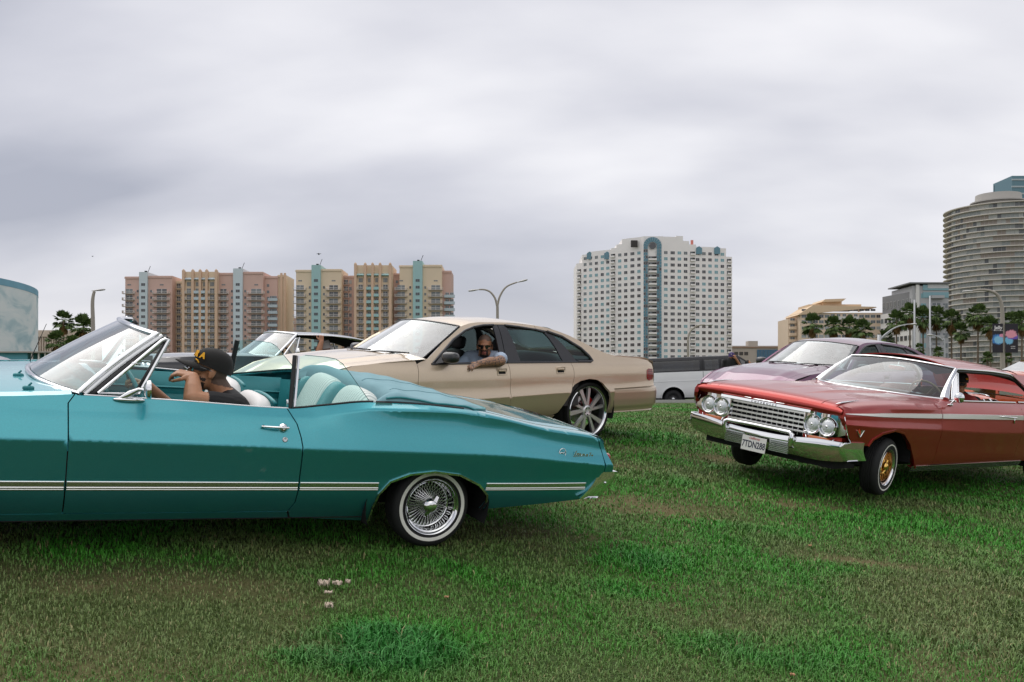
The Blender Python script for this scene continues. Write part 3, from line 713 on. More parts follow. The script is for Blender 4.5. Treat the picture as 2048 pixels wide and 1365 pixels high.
    def mould(a, b):
        zt = lambda x: .4655 + .0008 * x
        for dz, w_, h_ in ((0, .011, .009), (-.032, .012, .009), (-.0435, .009, .007)):
            X = [(x, float(S.W(x, zt(x) + dz)) + .001, zt(x) + dz) for x in np.linspace(a, b, 14)]; tube_part('side_moulding', X, w_ * .52, BEAD, r, 10, mirror=True)
        strip_on('moulding_band', S, [(a, zt(a) - .016), (b, zt(b) - .016)], .030, .0035, CHROME_DULL, r, mirror=True)
    mould(-1.09, -.30); mould(.452, .948); mould(.962, 2.226); mould(2.240, 2.58)
    strip_on('arch_moulding', S, arch, .017, .010, CHROME, r, step=.03, mirror=True)
    # rear bumper wrapped round the corner
    def bumper(u, v):
        k = np.clip(np.abs(u), 0, 1); sg = np.sign(u)
        y = np.where(k < .8, u * .98 / .8 * .93, sg * .912 + sg * .02 * np.sin((k - .8) / .2 * np.pi / 2)); fr = np.clip((k - .8) / .2, 0, 1)
        xo = -1.40 - .035 * (1 - np.clip(k / .8, 0, 1) ** 2); x0 = xo + fr * .17
        z = .545 - v * .19; x = x0 + v ** 1.3 * .13 - .012 * np.sin(v * np.pi)
        return np.stack([x + .045, y, z], 1)
    sheet('rear_bumper', bumper, CHROME, r, (-1, 1), (0, 1), 60, 10, flange=.02, up=(-1, 0, .2))
    tp_ = lambda u, v: np.stack([-1.40 - .035 * (1 - (u / .93) ** 2) + .047 + v * (.16), u, .546 + v * .004], 1)
    sheet('bumper_top', tp_, CHROME, r, (-.92, .92), (0, 1), 20, 2, up=(0, 0, 1))
    MB().lathe([(0, .010), (.006, .008), (.008, 0)], c.Y(1210, 966, .925), (0, 1, 0), 12).build('bumper_bolt', CHROME, r, smooth=True)
    # trunk deck, with its crease
    def deck(u, v):
        ye = S.W(u, top(u)); y = v * ye; k = np.abs(v); z = top(u) + .004 * np.clip((1 - k) / .06, 0, 1) + .010 * (1 - k ** 2) - .008 * np.exp(-((k - .80) / .045) ** 2)
        return np.stack([u, y, z], 1)
    sheet('trunk_lid', deck, TEAL, r, (-1.185, -.20), (-.999, .999), 30, 48, flange=.01)
    def lip(u, v):   # rounded rear edge of the deck
        x = -1.185 - .075 * np.sin(v * np.pi / 2) - .045 * (1 - u * u) * v; z = float(top(-1.185)) + .028 * (1 - u * u) * (1 - v) - .06 * (1 - np.cos(v * np.pi / 2)); return np.stack([x, u * .845, z], 1)
    sheet('trunk_edge', lip, TEAL, r, (-1, 1), (0, 1), 24, 8, up=(-.5, 0, 1))
    # cover over the folded roof
    def boot(u, v):
        k = np.abs(v); xf = .20 + .34 * k ** 3; xr = -.47 + .27 * k ** 5; x = xf + (xr - xf) * u; ye = .87 - .05 * np.clip(u - .7, 0, 1)
        ze = top(np.clip(x, -.5, .6)) + .006; edge = np.clip((1 - k) / .10, 0, 1); edge = np.sqrt(np.clip(1 - (1 - edge) ** 2, 0, 1)); ef = np.sqrt(np.clip(1 - (1 - np.clip(u / .12, 0, 1)) ** 2, 0, 1)); er = np.clip((1 - u) / .10, 0, 1) ** .6
        lump = .007 * np.sin(x * 13 + v * 6 + 2 * np.sin(v * 5)) * np.exp(-((x - .25) / .3) ** 2) + .0025 * np.sin(x * 37 - v * 11)
        z = ze - .012 + (.034 + .030 * np.exp(-((x - .32) / .18) ** 2) * k ** 2 + lump) * edge * (.25 + .75 * er) - .10 * (1 - ef)
        return np.stack([x, v * ye, z], 1)
    sheet('boot_cover', boot, BOOTV, r, (0, 1), (-1, 1), 40, 64, flange=.022)
    t_ = np.linspace(0, 1, 40); rim = np.vstack([boot(np.linspace(.15, .985, 20), np.full(20, .985)), boot(np.full(40, .985), np.linspace(.985, -.985, 40)), boot(np.linspace(.985, .15, 20), np.full(20, -.985))]) + (0, 0, .004)
    tube_part('boot_piping', rim, .007, TVINYL, r, 6)
    for v0 in (-.33, .33): tube_part('boot_seam', boot(np.linspace(.06, .96, 30), np.full(30, v0)) + (0, 0, .001), .004, BOOTV, r, 5)
    P = [(x, float(S.W(x, top(x))) - .012, float(top(x)) + .004) for x in np.linspace(1.0, .50, 8)]
    tube_part('belt_seal', P, .007, BLACKTRIM, r, mirror=True)
    MB().obox(np.array(c.Y(766, 808, .875)) + (0, .004, 0), (.055, 0, .001), (0, .012, 0), (0, .003, .008)).build('chrome_cap', CHROME, r)
    P = [(x, float(S.W(x, top(x))) - .012, float(top(x)) + .001) for x in np.linspace(.48, -.12, 12)]
    tube_part('boot_seal', P, .009, BLACKTRIM, r, mirror=True)
    P = [(x, float(S.W(x, top(x))) - .01, float(top(x)) + .001) for x in np.linspace(1.03, 2.16, 16)]
    tube_part('belt_chrome', P, .006, CHROME_DULL, r, mirror=True)
    # hood and cowl
    def hood(u, v):
        ye = S.W(u, top(u)); k = np.abs(v); z = top(u) + .022 * (1 - k ** 2) + .010 * np.clip((1 - k) / .08, 0, 1) + .012 * np.exp(-((k - .0) / .12) ** 2); return np.stack([u, v * ye, z], 1)
    sheet('hood', hood, TEAL, r, (2.60, 3.9), (-.86, .86), 20, 30, flange=.012)
    sheet('fender_top', hood, TEAL, r, (2.22, 3.9), (.868, .999), 30, 6, mirror=True)
    def cowl(u, v):
        ye = S.W(u, top(u)); k = np.abs(v); z = top(u) + .018 * (1 - k ** 2) + .010 * np.clip((1 - k) / .08, 0, 1) - .004; return np.stack([u, v * ye, z], 1)
    sheet('cowl', cowl, TEAL, r, (2.02, 2.594), (-.866, .866), 12, 24, flange=.01)
    MB().box((2.58, -.8, .915), (2.62, .8, .928)).build('cowl_grille', DARK, r)
    for px, py in ((37, 747), (57, 772)):
        p = c.Zp(px, py, .948); s = MB(); rbox(s, p - (0, 0, .012), (.030, .016, .014), 3); s.tube([p, p + (-.015, 0, .018)], .006, 6); s.build('washer_jet', TVINYL, r, smooth=True)
    # front end
    def nose(u, v): return np.stack([3.92 + .05 * (1 - u * u) - .03 * v, u * .93, .30 + v * .56], 1)
    sheet('grille', nose, CHROME_DULL, r, (-1, 1), (0, 1), 20, 10, up=(1, 0, 0))
    s = MB(); s.box((3.9, -.98, .33), (4.05, .98, .50)); s.build('front_bumper', CHROME, r)
    for y in (-.78, -.55, .55, .78):
        MB().lathe([(0, .09), (.03, .085), (.045, .0)], (3.93, y, .66), (1, 0, 0), 20).build('headlight', CHROME, r, smooth=True)
    # windshield
    def ws(u, v):
        wb, wt = .80, .655; y = u * (wb + (wt - wb) * v); a = np.abs(u)
        xb = 2.165 + .235 * (1 - a ** 2.4); xt = 1.760 + .125 * (1 - a ** 2.4); zb_ = .928 + .030 * (1 - a * a); zt = 1.268 + .022 * (1 - a * a)
        x = xb + (xt - xb) * v + .018 * np.sin(v * np.pi); z = zb_ + (zt - zb_) * v; return np.stack([x, y, z], 1)
    sheet('windshield', ws, GLASS_WS, r, (-.97, .97), (.02, .98), 30, 14)
    U = np.linspace(-1, 1, 33); one = np.ones(33)
    tube_part('windshield_header', ws(U, one), .022, CHROME, r, 10, flat=.6)
    tube_part('header_seal', ws(U, one) + (.012, 0, -.022), .009, BLACKTRIM, r, 6)
    tube_part('windshield_base', ws(U, one * 0) + (.004, 0, -.004), .016, CHROME, r, 10, flat=.7)
    for s_ in (-1, 1):
        vv = np.linspace(0, 1, 10); P = ws(np.full(10, s_ * 1.0), vv)
        w_ = 'a_pillar'; MB().tube(P + (.012, 0, .006), .017, 8).build(w_, CHROME, r, smooth=True, sharp=50)
        MB().tube(P + (-.016, s_ * .004, -.006), .017, 8).build('pillar_trim', CHROME_DULL, r, smooth=True, sharp=50)
        MB().tube(P + (-.046, s_ * .008, -.016), .021, 6).build('pillar_seal', BLACKTRIM, r, smooth=True)
    # vent windows
    for s_ in (1, -1):
        y0 = .83 * s_; y1 = .715 * s_
        yz = lambda z: y0 + (y1 - y0) * (z - .93) / .33
        A, B_, C_, D_ = (2.085, .935), (1.755, 1.240), (1.715, 1.250), (1.875, .940)
        pts = [(x, yz(z), z) for x, z in (A, B_, C_, D_)]
        MB().tube([pts[0], pts[1], (np.array(pts[1]) + pts[2]) / 2 + (0, 0, .006), pts[2], pts[3]], .0105, 8).build('vent_frame', CHROME, r, smooth=True, sharp=50)
        MB().tube([np.add(pts[2], (.022, 0, -.02)), np.add(pts[3], (.02, 0, 0))], .009, 6).build('vent_seal', BLACKTRIM, r, smooth=True)
        MB().tube([pts[0], pts[3]], .010, 8).build('vent_sill', CHROME_DULL, r, smooth=True)
        in_ = [(2.055, .952), (1.768, 1.215), (1.748, 1.22), (1.895, .955)]
        mobj('vent_glass', [(x, yz(z), z) for x, z in in_], [(0, 1, 2, 3)], GLASS_TEAL, r, False)
        s = MB(); rbox(s, (1.90, yz(1.10), 1.105), (.016, .008, .010), 3); s.build('vent_latch', CHROME, r, smooth=True)
        # rear side glass, standing up
        y0b, y1b = .845 * s_, .775 * s_; yq = lambda z: y0b + (y1b - y0b) * (z - .9) / .31
        gp = [(.985, .885), (.972, 1.205), (.93, 1.216), (.80, 1.213), (.735, 1.205), (.69, 1.178), (.64, 1.12), (.505, .95)]
        if s_ < 0: gp = [(x, .885 + (z - .885) * .86 if z > .96 else z) for x, z in gp]
        mobj('quarter_glass', [(x, yq(z), z) for x, z in gp], [tuple(range(len(gp)))], GLASS_TEAL, r, False)
        zt = 1.21 if s_ > 0 else 1.165
        for dx, rad, m_ in ((.020, .014, BLACKTRIM), (-.004, .009, CHROME)) if s_ > 0 else ((.015, .019, BLACKTRIM),):
            MB().tube([(.995 + dx, yq(.87), .87), (.972 + dx, yq(zt), zt)], rad, 8).build('glass_seal' if m_ is BLACKTRIM else 'glass_frame', m_, r, smooth=True, sharp=60)
        MB().tube([(x, yq(z), z) for x, z in gp[2:]], .0022, 5).build('glass_edge', mat('glass_edge', (.05, .16, .16), rough=.2), r)
    # mirror on the near door
    p0 = np.array([1.93, float(S.W(1.93, .905)) - .012, .915])
    s = MB(); rbox(s, p0 + (0, .012, 0), (.085, .022, .012), 2.2, rotz(0)); s.build('mirror_base', CHROME, r, smooth=True)
    hd = c.Y(302, 780, .99)
    s = MB(); s.tube([p0 + (.05, .012, .004), p0 + (.0, .022, .035), p0 + (-.05, .03, .062), hd + (.01, 0, -.005)], [.010, .018, .012, .009], 8); s.build('mirror_arm', CHROME, r, smooth=True, sharp=60)
    n = norm([-.95, .12, .06]); MB().lathe([(0.004, 0), (.002, .048), (-.004, .054), (-.02, .050), (-.034, .030), (-.038, 0)], hd, n, 28).build('mirror_head', CHROME, r, smooth=True, sharp=40)
    # door handle, lock
    a = np.array(c.Y(526, 855, 1.)); b = np.array(c.Y(580, 858, 1.)); k = c.Y(570, 858, 1.)
    for p in (a, b): p[1] = float(S.W(p[0], p[2])) + .022
    s = MB(); s.tube([a - (0, .004, 0), (a + b) / 2 + (0, .006, 0), b], [.007, .010, .011], 10, flat=.7); s.build('door_handle', CHROME, r, smooth=True, sharp=60)
    kk = (k[0], float(S.W(k[0], k[2])) , k[2] - .004)
    MB().lathe([(-.002, .030), (.014, .027), (.026, .019), (.030, .014), (.026, .010), (.026, 0)], kk, (0, 1, .25), 24).build('push_button', CHROME, r, smooth=True, sharp=40)
    s = MB(); s.lathe([(-.004, .008), (.018, .007)], (a[0] - .01, a[1] - .02, a[2]), (0, 1, .2), 10); s.build('handle_post', CHROME, r, smooth=True)
    q = c.S(570, 880); MB().lathe([(-.002, .017), (.004, .016), (.007, .012), (.006, 0)], (q[0], float(S.W(*q)), q[1]), (0, 1, .2), 20).build('door_lock', CHROME_DULL, r, smooth=True, sharp=40)
    # emblem and script
    q = c.S(1124.5, 907.5); P = np.array([q[0], float(S.W(*q)), q[1]]); e = .01
    nx = np.array([-(S.W(q[0] + e, q[1]) - S.W(q[0] - e, q[1])) / (2 * e), 1, -(S.W(q[0], q[1] + e) - S.W(q[0], q[1] - e)) / (2 * e)], float)
    M_ = basis(P + norm(nx) * .003, [-1, 0, -.10], [0, -.1, 1])
    s = MB(); s.tube([(.026 * math.cos(t) - .0, .033 * math.sin(t), 0) for t in np.linspace(0, 2 * math.pi, 24, endpoint=False)], .0032, 6, closed=True)
    # running antelope reduced to its leaping line
    s.tube([(-.022, -.004, 0), (-.012, .004, 0), (.0, .002, 0), (.012, .006, 0), (.020, .014, 0)], [.002, .004, .005, .003, .0015], 6); s.tube([(.006, .004, 0), (.016, -.010, 0)], .002, 5); s.tube([(-.012, .002, 0), (-.020, -.014, 0)], .002, 5)
    o = s.build('emblem', CHROME, r, smooth=True); o.data.transform(M_)
    q = c.S(1165, 911); P = np.array([q[0], float(S.W(*q)), q[1]])
    text_mesh('name_script', 'Impala', .062, basis(P + norm(nx) * .003, [-1, float(S.W(q[0] - .1, q[1]) - S.W(q[0], q[1])) * 10, -.10], [0, -.1, 1]), CHROME, r, .003, shear=.45, bold=.0012, space=1.12)
    # interior
    MB().box((.5, -.84, .22), (2.55, .84, .26)).build('floor_pan', DARK, r)
    MB().box((-.95, -.60, .26), (3.7, .60, .34)).build('underbody', DARK, r)
    MB().box((-1.0, -.60, .34), (.1, .60, .60)).build('trunk_box', DARK, r)
    def dpan(sg):
        def f(u, v):
            z = .40 + v * .475; roll = np.clip((v - .80) / .2, 0, 1); y = .875 - .055 * np.sin(np.clip(v, 0, .8) / .8 * np.pi * .5) - .018 * np.abs(np.sin(v * np.pi * 4.2)) ** .7 * (v < .82) + .055 * (1 - np.cos(roll * np.pi / 2)) - .03 * (roll > 0)
            return np.stack([u, sg * y, z + .02 * np.sin(roll * np.pi / 2) - .006 * (u - 1.0) * 0], 1)
        return f
    for s_ in (1, -1): sheet('door_card', dpan(s_), TVINYL, r, (.62, 2.2), (0, 1), 12, 60, up=(0, -s_, 0))
    for s_ in (-1, 1):
        f = lambda u, v, s_=s_: np.stack([u, s_ * (.84 - .10 * np.sin(v * np.pi * .5) - .05 * np.sin((u - .45) / .25 * np.pi)), .40 + v * .50], 1)
        sheet('rear_side_panel', f, TVINYL, r, (.42, .66), (0, 1), 10, 10, up=(0, -s_, 0))
    s = MB(); s.tube([(1.02, -.82, .80), (1.02, -.80, .80)], .02, 10); s.build('window_winder', CHROME, r, smooth=True)
    MB().tube([c.Y(575, 815, .80), c.Y(575, 800, .80)], .006, 8).build('lock_pin', CHROME, r, smooth=True)
    # rear bench
    tilt = roty(-24)
    for y0, w_ in ((-.36, .30), (.36, .30)):
        s = MB(); rbox(s, (.47, y0, .79), (.085, w_, .21), 3.2, tilt, 28, 18); s.build('rear_backrest', CREAM, r, smooth=True)
    s = MB(); rbox(s, (.50, 0, .78), (.085, .10, .21), 3, tilt); s.build('backrest_divider', TVINYL, r, smooth=True)
    for s_ in (-1, 1):
        s = MB(); rbox(s, (.50, s_ * .70, .74), (.09, .06, .20), 3, tilt); s.build('backrest_bolster', TVINYL, r, smooth=True)
    s = MB(); rbox(s, (.85, 0, .46), (.26, .72, .09), 4); s.build('rear_cushion', TVINYL, r, smooth=True)
    # front seats
    for y0 in (.38, -.38):
        s = MB(); rbox(s, (1.19, y0 * 1.08, .68), (.080, .31, .26), 3.4, roty(-20), 28, 18); s.build('front_backrest', WHITEV, r, smooth=True)
        s = MB(); rbox(s, (1.48, y0, .42), (.28, .30, .09), 4); s.build('front_cushion', TVINYL, r, smooth=True)
        s = MB(); s.tube([(1.06, y0 * 1.08 + t, .89 - .0 + .03 * math.cos(t * 4.4)) for t in np.linspace(-.27, .27, 9)], .010, 8); s.build('seat_piping', TVINYL, r, smooth=True)
    def dash(u, v): return np.stack([2.02 + .26 * (1 - np.cos(v * np.pi * .6)) * .5 + .08 * (1 - (u / .8) ** 2) * v, u, .60 + .33 * np.sin(v * np.pi * .52)], 1)
    sheet('dashboard', dash, TVINYL, r, (-.8, .8), (0, 1), 12, 12, up=(-.3, 0, 1))
    steering_wheel(r, (1.80, .38, .84), 25, .19, TVINYL)
    # wheels
    wire_wheel(r, (.03, .86, .290), (0, 1, 0), split=True, ro=.276)
    wire_wheel(r, (.03, -.86, .295), (0, -1, 0)); wire_wheel(r, (3.02, .86, .295), (0, 1, 0)); wire_wheel(r, (3.02, -.86, .295), (0, -1, 0))
    wheel_well(r, .08, .32, .43, .45, .93); wheel_well(r, 3.02, .32, .42, .45, .93)
    # aerial on the far front wing
    a = c.Y(51, 742, -.72); b = c.Y(93, 648, -.72); MB().tube([a, b], [.004, .002], 6).build('aerial', BLACKTRIM, r)
    return c
TEALCAR = teal_car()
# ------------------------------------------------------------------ red hardtop coupe
RED = paint('red_paint', (.33, .020, .013), flake=.66, rough=.34, coat=.6)
REDV = mat('red_vinyl', (.25, .03, .025), rough=.5)
LENS = mat('lamp_lens', (.80, .82, .83), rough=.12, metal=.55, coat=1, bump=.4, bscale=120)
AMBER = mat('amber_lens', (.62, .14, .01), rough=.2, coat=1)
def fan_round(c, n, r, m, name, root, prof=None):
    MB().lathe(prof or [(0, r), (.004, r * .96), (.012, r * .6), (.015, 0)], c, n, 28).build(name, m, root, smooth=True, sharp=45)
def red_car():
    c = Car('coupe_car', 'brick red hardtop coupe with chrome grille and four round headlamps', 'car', 1773.8, 992, 10.37, 39, .86); r = c.root
    belt = [(1.2, .917), (.86, .947), (.13, .977), (-.68, .985), (-1.0, 1.012), (-4, 1.012)]; shl = [(1.2, .905), (.86, .932), (.13, .958), (-.68, .962), (-4, .960)]
    crz = [(1.15, .775), (.6, .745), (-.5, .715), (-2, .672), (-4, .66)]
    S = c.side = Side([([(0, .18)], [(0, .86)], 0), ([(0, .30)], [(0, .925)], 0), ([(0, .55)], [(0, .972)], 0), (crz, [(0, 1.0)], 1), ([(0, .80)], [(0, .984)], 0), ([(0, .885)], [(0, .972)], 0),
        (shl, [(1.2, .935), (0, .945), (-1, .93), (-4, .93)], 0), (belt, [(1.2, .875), (.1, .89), (-.7, .875), (-4, .865)], 0)],
        taper=[(1.2, .945), (.95, .975), (.55, .998), (.2, 1), (-4, 1)])
    surf = S.surf(); top = cub(*zip(*belt)); crs = cub(*zip(*crz)); g = .0022
    feat = [[(x, float(crs(x)) + d) for x in np.linspace(-3.9, 1.1, 80)] for d in (-.012, 0, .012)]
    arch = c.SS([(1736, 893), (1745, 880), (1765, 868), (1790, 861.5), (1808, 867), (1820, 888), (1826, 915), (1829, 936)])
    fe = [(1.10, .905), (1.115, .82), (1.07, .74), (1.02, .66), (.95, .585), (.80, .565)]
    cut = [(-.665, .985), (-.66, .88), (-.685, .61), (-.69, .33)]
    f_ = fe[::-1][::1]
    outl = [(x + g, z) for x, z in cut] + [(-.25, .31)] + arch[::-1] + fe[::-1] + [(x, float(top(x))) for x in np.linspace(1.08, -.63, 20)]
    panel('front_fender', outl, surf, RED, r, h=.05, lines=feat, mirror=True, flange=.05)
    cut2 = [(-2.60, 1.012), (-2.59, .7), (-2.57, .32)]
    outl = [(x - g, z) for x, z in cut[::-1]] + [(x, float(top(x))) for x in np.linspace(-.70, -2.58, 18)] + [(x + g, z) for x, z in cut2] 
    panel('door', outl, surf, RED, r, h=.05, lines=feat, mirror=True, flange=.05)
    ra = [(-3.62 + .42 * math.cos(a), .32 + .33 * math.sin(a)) for a in np.linspace(0, math.pi, 14)]
    outl = [(x - g, z) for x, z in cut2[::-1]] + [(x, float(top(x))) for x in np.linspace(-2.64, -4.3, 20)] + [(-4.5, .9), (-4.45, .4), (-4.06, .32)] + ra[::-1] + [(-3.15, .32)]
    panel('quarter_panel', outl, surf, RED, r, h=.07, lines=feat, mirror=True)
    strip_on('arch_lip', S, arch, .022, .012, RED, r, step=.03, mirror=True)
    # side spear
    strip_on('side_spear', S, [(1.10, .868), (.75, .866), (-.655, .860)], [.006, .045, .056, .058], .010, BEAD, r, mirror=True)
    strip_on('side_spear', S, [(-.67, .860), (-2.58, .850)], .060, .010, BEAD, r, mirror=True); strip_on('side_spear', S, [(-2.61, .850), (-4.3, .845)], .062, .010, CHROME, r, mirror=True)
    for k in range(4): strip_on('sill_moulding', S, [(-.27, .318 - .017 * k), (-2.8, .318 - .017 * k)], .014, .008, CHROME_DULL, r, mirror=True)
    # fender tops, hood, cowl
    def topf(u, v):
        ye = S.W(u, top(u)); k = np.abs(v); z = top(u) + .028 * (1 - k ** 3) + .010 * np.clip((1 - k) / .08, 0, 1)
        a = np.clip((k - .34) / .035, 0, 1); a = a * a * (3 - 2 * a); fade = np.clip((.95 - u) / .5, 0, 1) * np.clip((u + .9) / .4, 0, 1); z = z + .016 * (1 - a) * fade - .010 * np.exp(-(k / .06) ** 2) * fade
        b = np.clip((1.10 - u) / .16, 0, 1); z = z - .055 * (1 - np.sqrt(1 - (1 - b) ** 2))
        return np.stack([u, v * ye, z], 1)
    sheet('hood', topf, RED, r, (1.085, -.80), (-.765, .765), 44, 70, flange=.012)
    sheet('fender_top', topf, RED, r, (1.085, -.80), (.772, .9995), 30, 10, mirror=True)
    sheet('cowl', topf, RED, r, (-.808, -1.15), (-.9995, .9995), 10, 40, flange=.01)
    def nosef(u, v):      # rolled leading edge between hood and grille
        a = topf(np.full_like(u, 1.085), u / .93); x = 1.085 + .022 * np.sin(v * np.pi); return np.stack([x, u, a[:, 2] - v * (a[:, 2] - .835)], 1)
    sheet('hood_lip', nosef, RED, r, (-.90, .90), (0, 1), 40, 8, up=(1, 0, .3))
    # grille
    MB().box((.98, -.50, .575), (1.0, .50, .815)).build('grille_backing', DARK, r)
    for k in range(5):
        z = .795 - .046 * k; s = MB(); s.box((1.0, -.49, z - .010), (1.042, .49, z + .010)); s.box((1.036, -.49, z - .004), (1.046, .49, z + .004)); s.build('grille_bar', BEAD, r)
    dv = MB().box((1.005, -.004, -.015), (1.034, .004, .015)).build('grille_divider', CHROME_DULL, r); dv.location = (0, -.455, .772)
    for k in range(5):
        for i in range(15):
            if k + i: q = link_copy(dv, r); q.location = (0, -.455 + .065 * i, .772 - .046 * k)
    s = MB(); s.obox((1.085, 0, .828), (.030, 0, .006), (0, .56, 0), (-.002, 0, .013)); s.build('hood_moulding', CHROME, r)
    Mx = lambda y, z, x=1.118: basis((x, y, z), (0, 1, 0), (-.15, 0, 1))
    text_mesh('name_letters', 'C H E V R O L E T', .030, Mx(0, .829), mat('letter_black', (.03, .03, .03), rough=.4), r, .001, space=1.35)
    s = MB(); s.tube([(1.112, -.25, .862), (1.122, -.09, .860), (1.124, .09, .860), (1.112, .25, .862)], [.005, .016, .016, .004], 6, flat=.5); s.build('hood_emblem', CHROME, r)
    for y in (-.10, .10): MB().obox((1.128, y, .861), (.004, 0, 0), (0, .055, 0), (0, 0, .008)).build('emblem_inlay', mat('red_enamel', (.5, .02, .02), rough=.2, coat=1), r)
    # headlamp housings
    for s_ in (1, -1):
        bz = [(.455, .815), (.60, .842), (.83, .842), (.925, .815), (.935, .66), (.83, .618), (.70, .598), (.62, .605), (.52, .598), (.47, .64)]
        panel('headlamp_housing', [(y * s_, z) for y, z in bz], lambda a, b: np.stack([1.045 + .03 * (1 - np.abs(a) / .9) + .02 * np.exp(-((np.abs(np.abs(a) - .66) - .085) / .07) ** 2), a, b], 1), CHROME, r, h=.02, flange=.05, out=(1, 0, 0))
        for yy in (.575, .745):
            cc = np.array([1.055, s_ * yy, .712])
            MB().lathe([(.0, .096), (.028, .095), (.034, .090), (.030, .083), (.012, .080)], cc, (1, 0, .03), 32).build('lamp_ring', CHROME, r, smooth=True, sharp=40)
            l_ = empty('headlight', parent=r)
            MB().lathe([(.008, .082), (.018, .070), (.027, .045), (.031, 0)], cc, (1, 0, .03), 28).build('lens', LENS, l_, smooth=True)
            fan_round(cc + (.026, 0, .0), (1, 0, .03), .018, CHROME, 'bulb_shield', l_)
        s = MB(); rbox(s, (1.055, s_ * .66, .575), (.03, .125, .026), 5); s.build('turn_signal', AMBER, r, smooth=True)
        P = [(1.085, s_ * .52, .60), (1.09, s_ * .54, .553), (1.085, s_ * .79, .553), (1.06, s_ * .83, .60)]
        MB().tube(P, .007, 6).build('signal_bezel', CHROME, r, smooth=True)
        P = [(x + .006, s_ * (float(S.W(x, z)) - .004), z) for x, z in ((1.10, .84), (1.06, .72), (1.01, .64), (.955, .585))]
        MB().tube(P, .006, 6).build('corner_moulding', CHROME, r, smooth=True)
    MB().box((.6, -.80, .30), (.98, .80, .52)).build('front_valance', DARK, r)
    for s_ in (1, -1): MB().box((.80, min(s_ * .46, s_ * .90), .52), (1.04, max(s_ * .46, s_ * .90), .625)).build('lamp_apron', RED, r)
    # bumper
    def bump(u, v):
        k = np.abs(u); sg = np.sign(u); y = np.where(k < .86, u / .86 * .955, sg * (.955 + .025 * np.sin((k - .86) / .14 * np.pi / 2))); fr = np.clip((k - .86) / .14, 0, 1)
        x = 1.135 - .05 * np.clip(k / .86, 0, 1) ** 2 - fr * .34; zc_ = .455 + .045 * np.clip(k / .9, 0, 1) ** 2; hh = .088 + .02 * np.exp(-((k - .62) / .22) ** 2)
        x = x + .030 * np.cos((v - .35) * np.pi * .9) - .045 * v ** 2; z = zc_ + hh * (1 - 2 * v)
        return np.stack([x, y, z], 1)
    sheet('front_bumper', bump, CHROME, r, (-1, 1), (0, 1), 70, 14, flange=.02, up=(1, 0, 0))
    sheet('bumper_ledge', lambda u, v: np.stack([1.135 - .05 * (u / .955) ** 2 - v * .11, u, .545 + .045 * (u / .99) ** 2 + .012 * (1 - v)], 1), CHROME, r, (-.95, .95), (0, 1), 30, 4)
    s = MB(); s.tube([(1.16, -.41, .46), (1.175, -.42, .53), (1.17, -.425, .575), (1.165, -.39, .595), (1.17, 0, .598), (1.165, .39, .595), (1.17, .425, .575), (1.175, .42, .53), (1.16, .41, .46)], [.022, .028, .026, .022, .020, .022, .026, .028, .022], 10, flat=.9)
    s.build('bumper_bar', CHROME, r, smooth=True, sharp=60)
    for s_ in (-1, 1):
        s = MB()
        for k in range(7): s.box((1.15, s_ * .16, .375 + .017 * k), (1.170, s_ * .40, .375 + .017 * k + .010))
        s.build('bumper_ribs', CHROME_DULL, r)
    # licence plate
    pl = empty('licence_plate', parent=r); M_ = basis((1.198, .0, .405), (0, 1, 0), (-.06, 0, 1)); pl.matrix_local = M_
    s = MB(); s.box((-.152, -.076, -.004), (.152, .076, 0)); s.build('plate', mat('plate_white', (.72, .71, .68), rough=.5, noise=.05), pl)
    I4 = Matrix.Translation
    text_mesh('plate_number', '7TDN288', .086, I4((0, -.012, .001)) @ Matrix.Diagonal((.82, 1.12, 1, 1)), mat('plate_ink', (.015, .02, .05), rough=.5), pl, .0008, bold=.0012)
    text_mesh('plate_state', 'California', .034, I4((0, .055, .001)), mat('plate_red', (.55, .06, .06), rough=.5), pl, .0006, shear=.35)
    # flags on the fender
    q = c.S(1720, 868); P = np.array([q[0], float(S.W(*q)) + .004, q[1]]); fl = empty('fender_flags', parent=r); fl.matrix_local = basis(P, (-1, 0, 0), (0, 0, 1))
    s = MB(); s.tube([(-.062, .034, 0), (0, -.034, .002), (.062, .034, 0)], .006, 6); s.build('flag_staffs', CHROME, fl)
    mobj('checkered_flag', [(.002, -.012, .003), (.052, .022, .003), (.040, .052, .003), (.0, .022, .003)], [(0, 1, 2, 3)], CHROME_DULL, fl, False)
    mobj('red_flag', [(-.002, -.012, .003), (-.0, .022, .003), (-.040, .052, .003), (-.052, .022, .003)], [(0, 1, 2, 3)], mat('flag_red', (.6, .05, .02), rough=.3), fl, False)
    # spear on the fender top
    s = MB(); P = [(1.07, .80, .945), (.95, .80, .962), (.66, .79, .986)]; s.tube(P, [.004, .014, .004], 6, flat=.6); s.build('fender_ornament', CHROME, r, smooth=True)
    s = MB(); s.tube(mirror_pts(P), [.004, .014, .004], 6, flat=.6); s.build('fender_ornament', CHROME, r, smooth=True)
    # windshield
    def ws(u, v):
        a = np.abs(u); y = u * (.80 + (.655 - .80) * v); xb = -.97 + .30 * (1 - a ** 2.5); xt = -1.41 + .11 * (1 - a ** 2.5); z = 1.03 + v * (1.36 + .035 * (1 - a * a) - 1.03); x = xb + (xt - xb) * v ** 1.08 + .02 * np.sin(v * np.pi); return np.stack([x, y, z], 1)
    sheet('windshield', ws, GLASS_WS, r, (-.985, .985), (.01, .99), 30, 14)
    U = np.linspace(-1, 1, 31); one = np.ones(31)
    tube_part('windshield_header', ws(U, one) + (0, 0, .004), .016, CHROME, r, 8, flat=.7); tube_part('windshield_base', ws(U, 0 * one) - (0, 0, .004), .012, CHROME, r, 8)
    tube_part('header_seal', ws(U, one) + (.008, 0, -.018), .007, BLACKTRIM, r, 6)
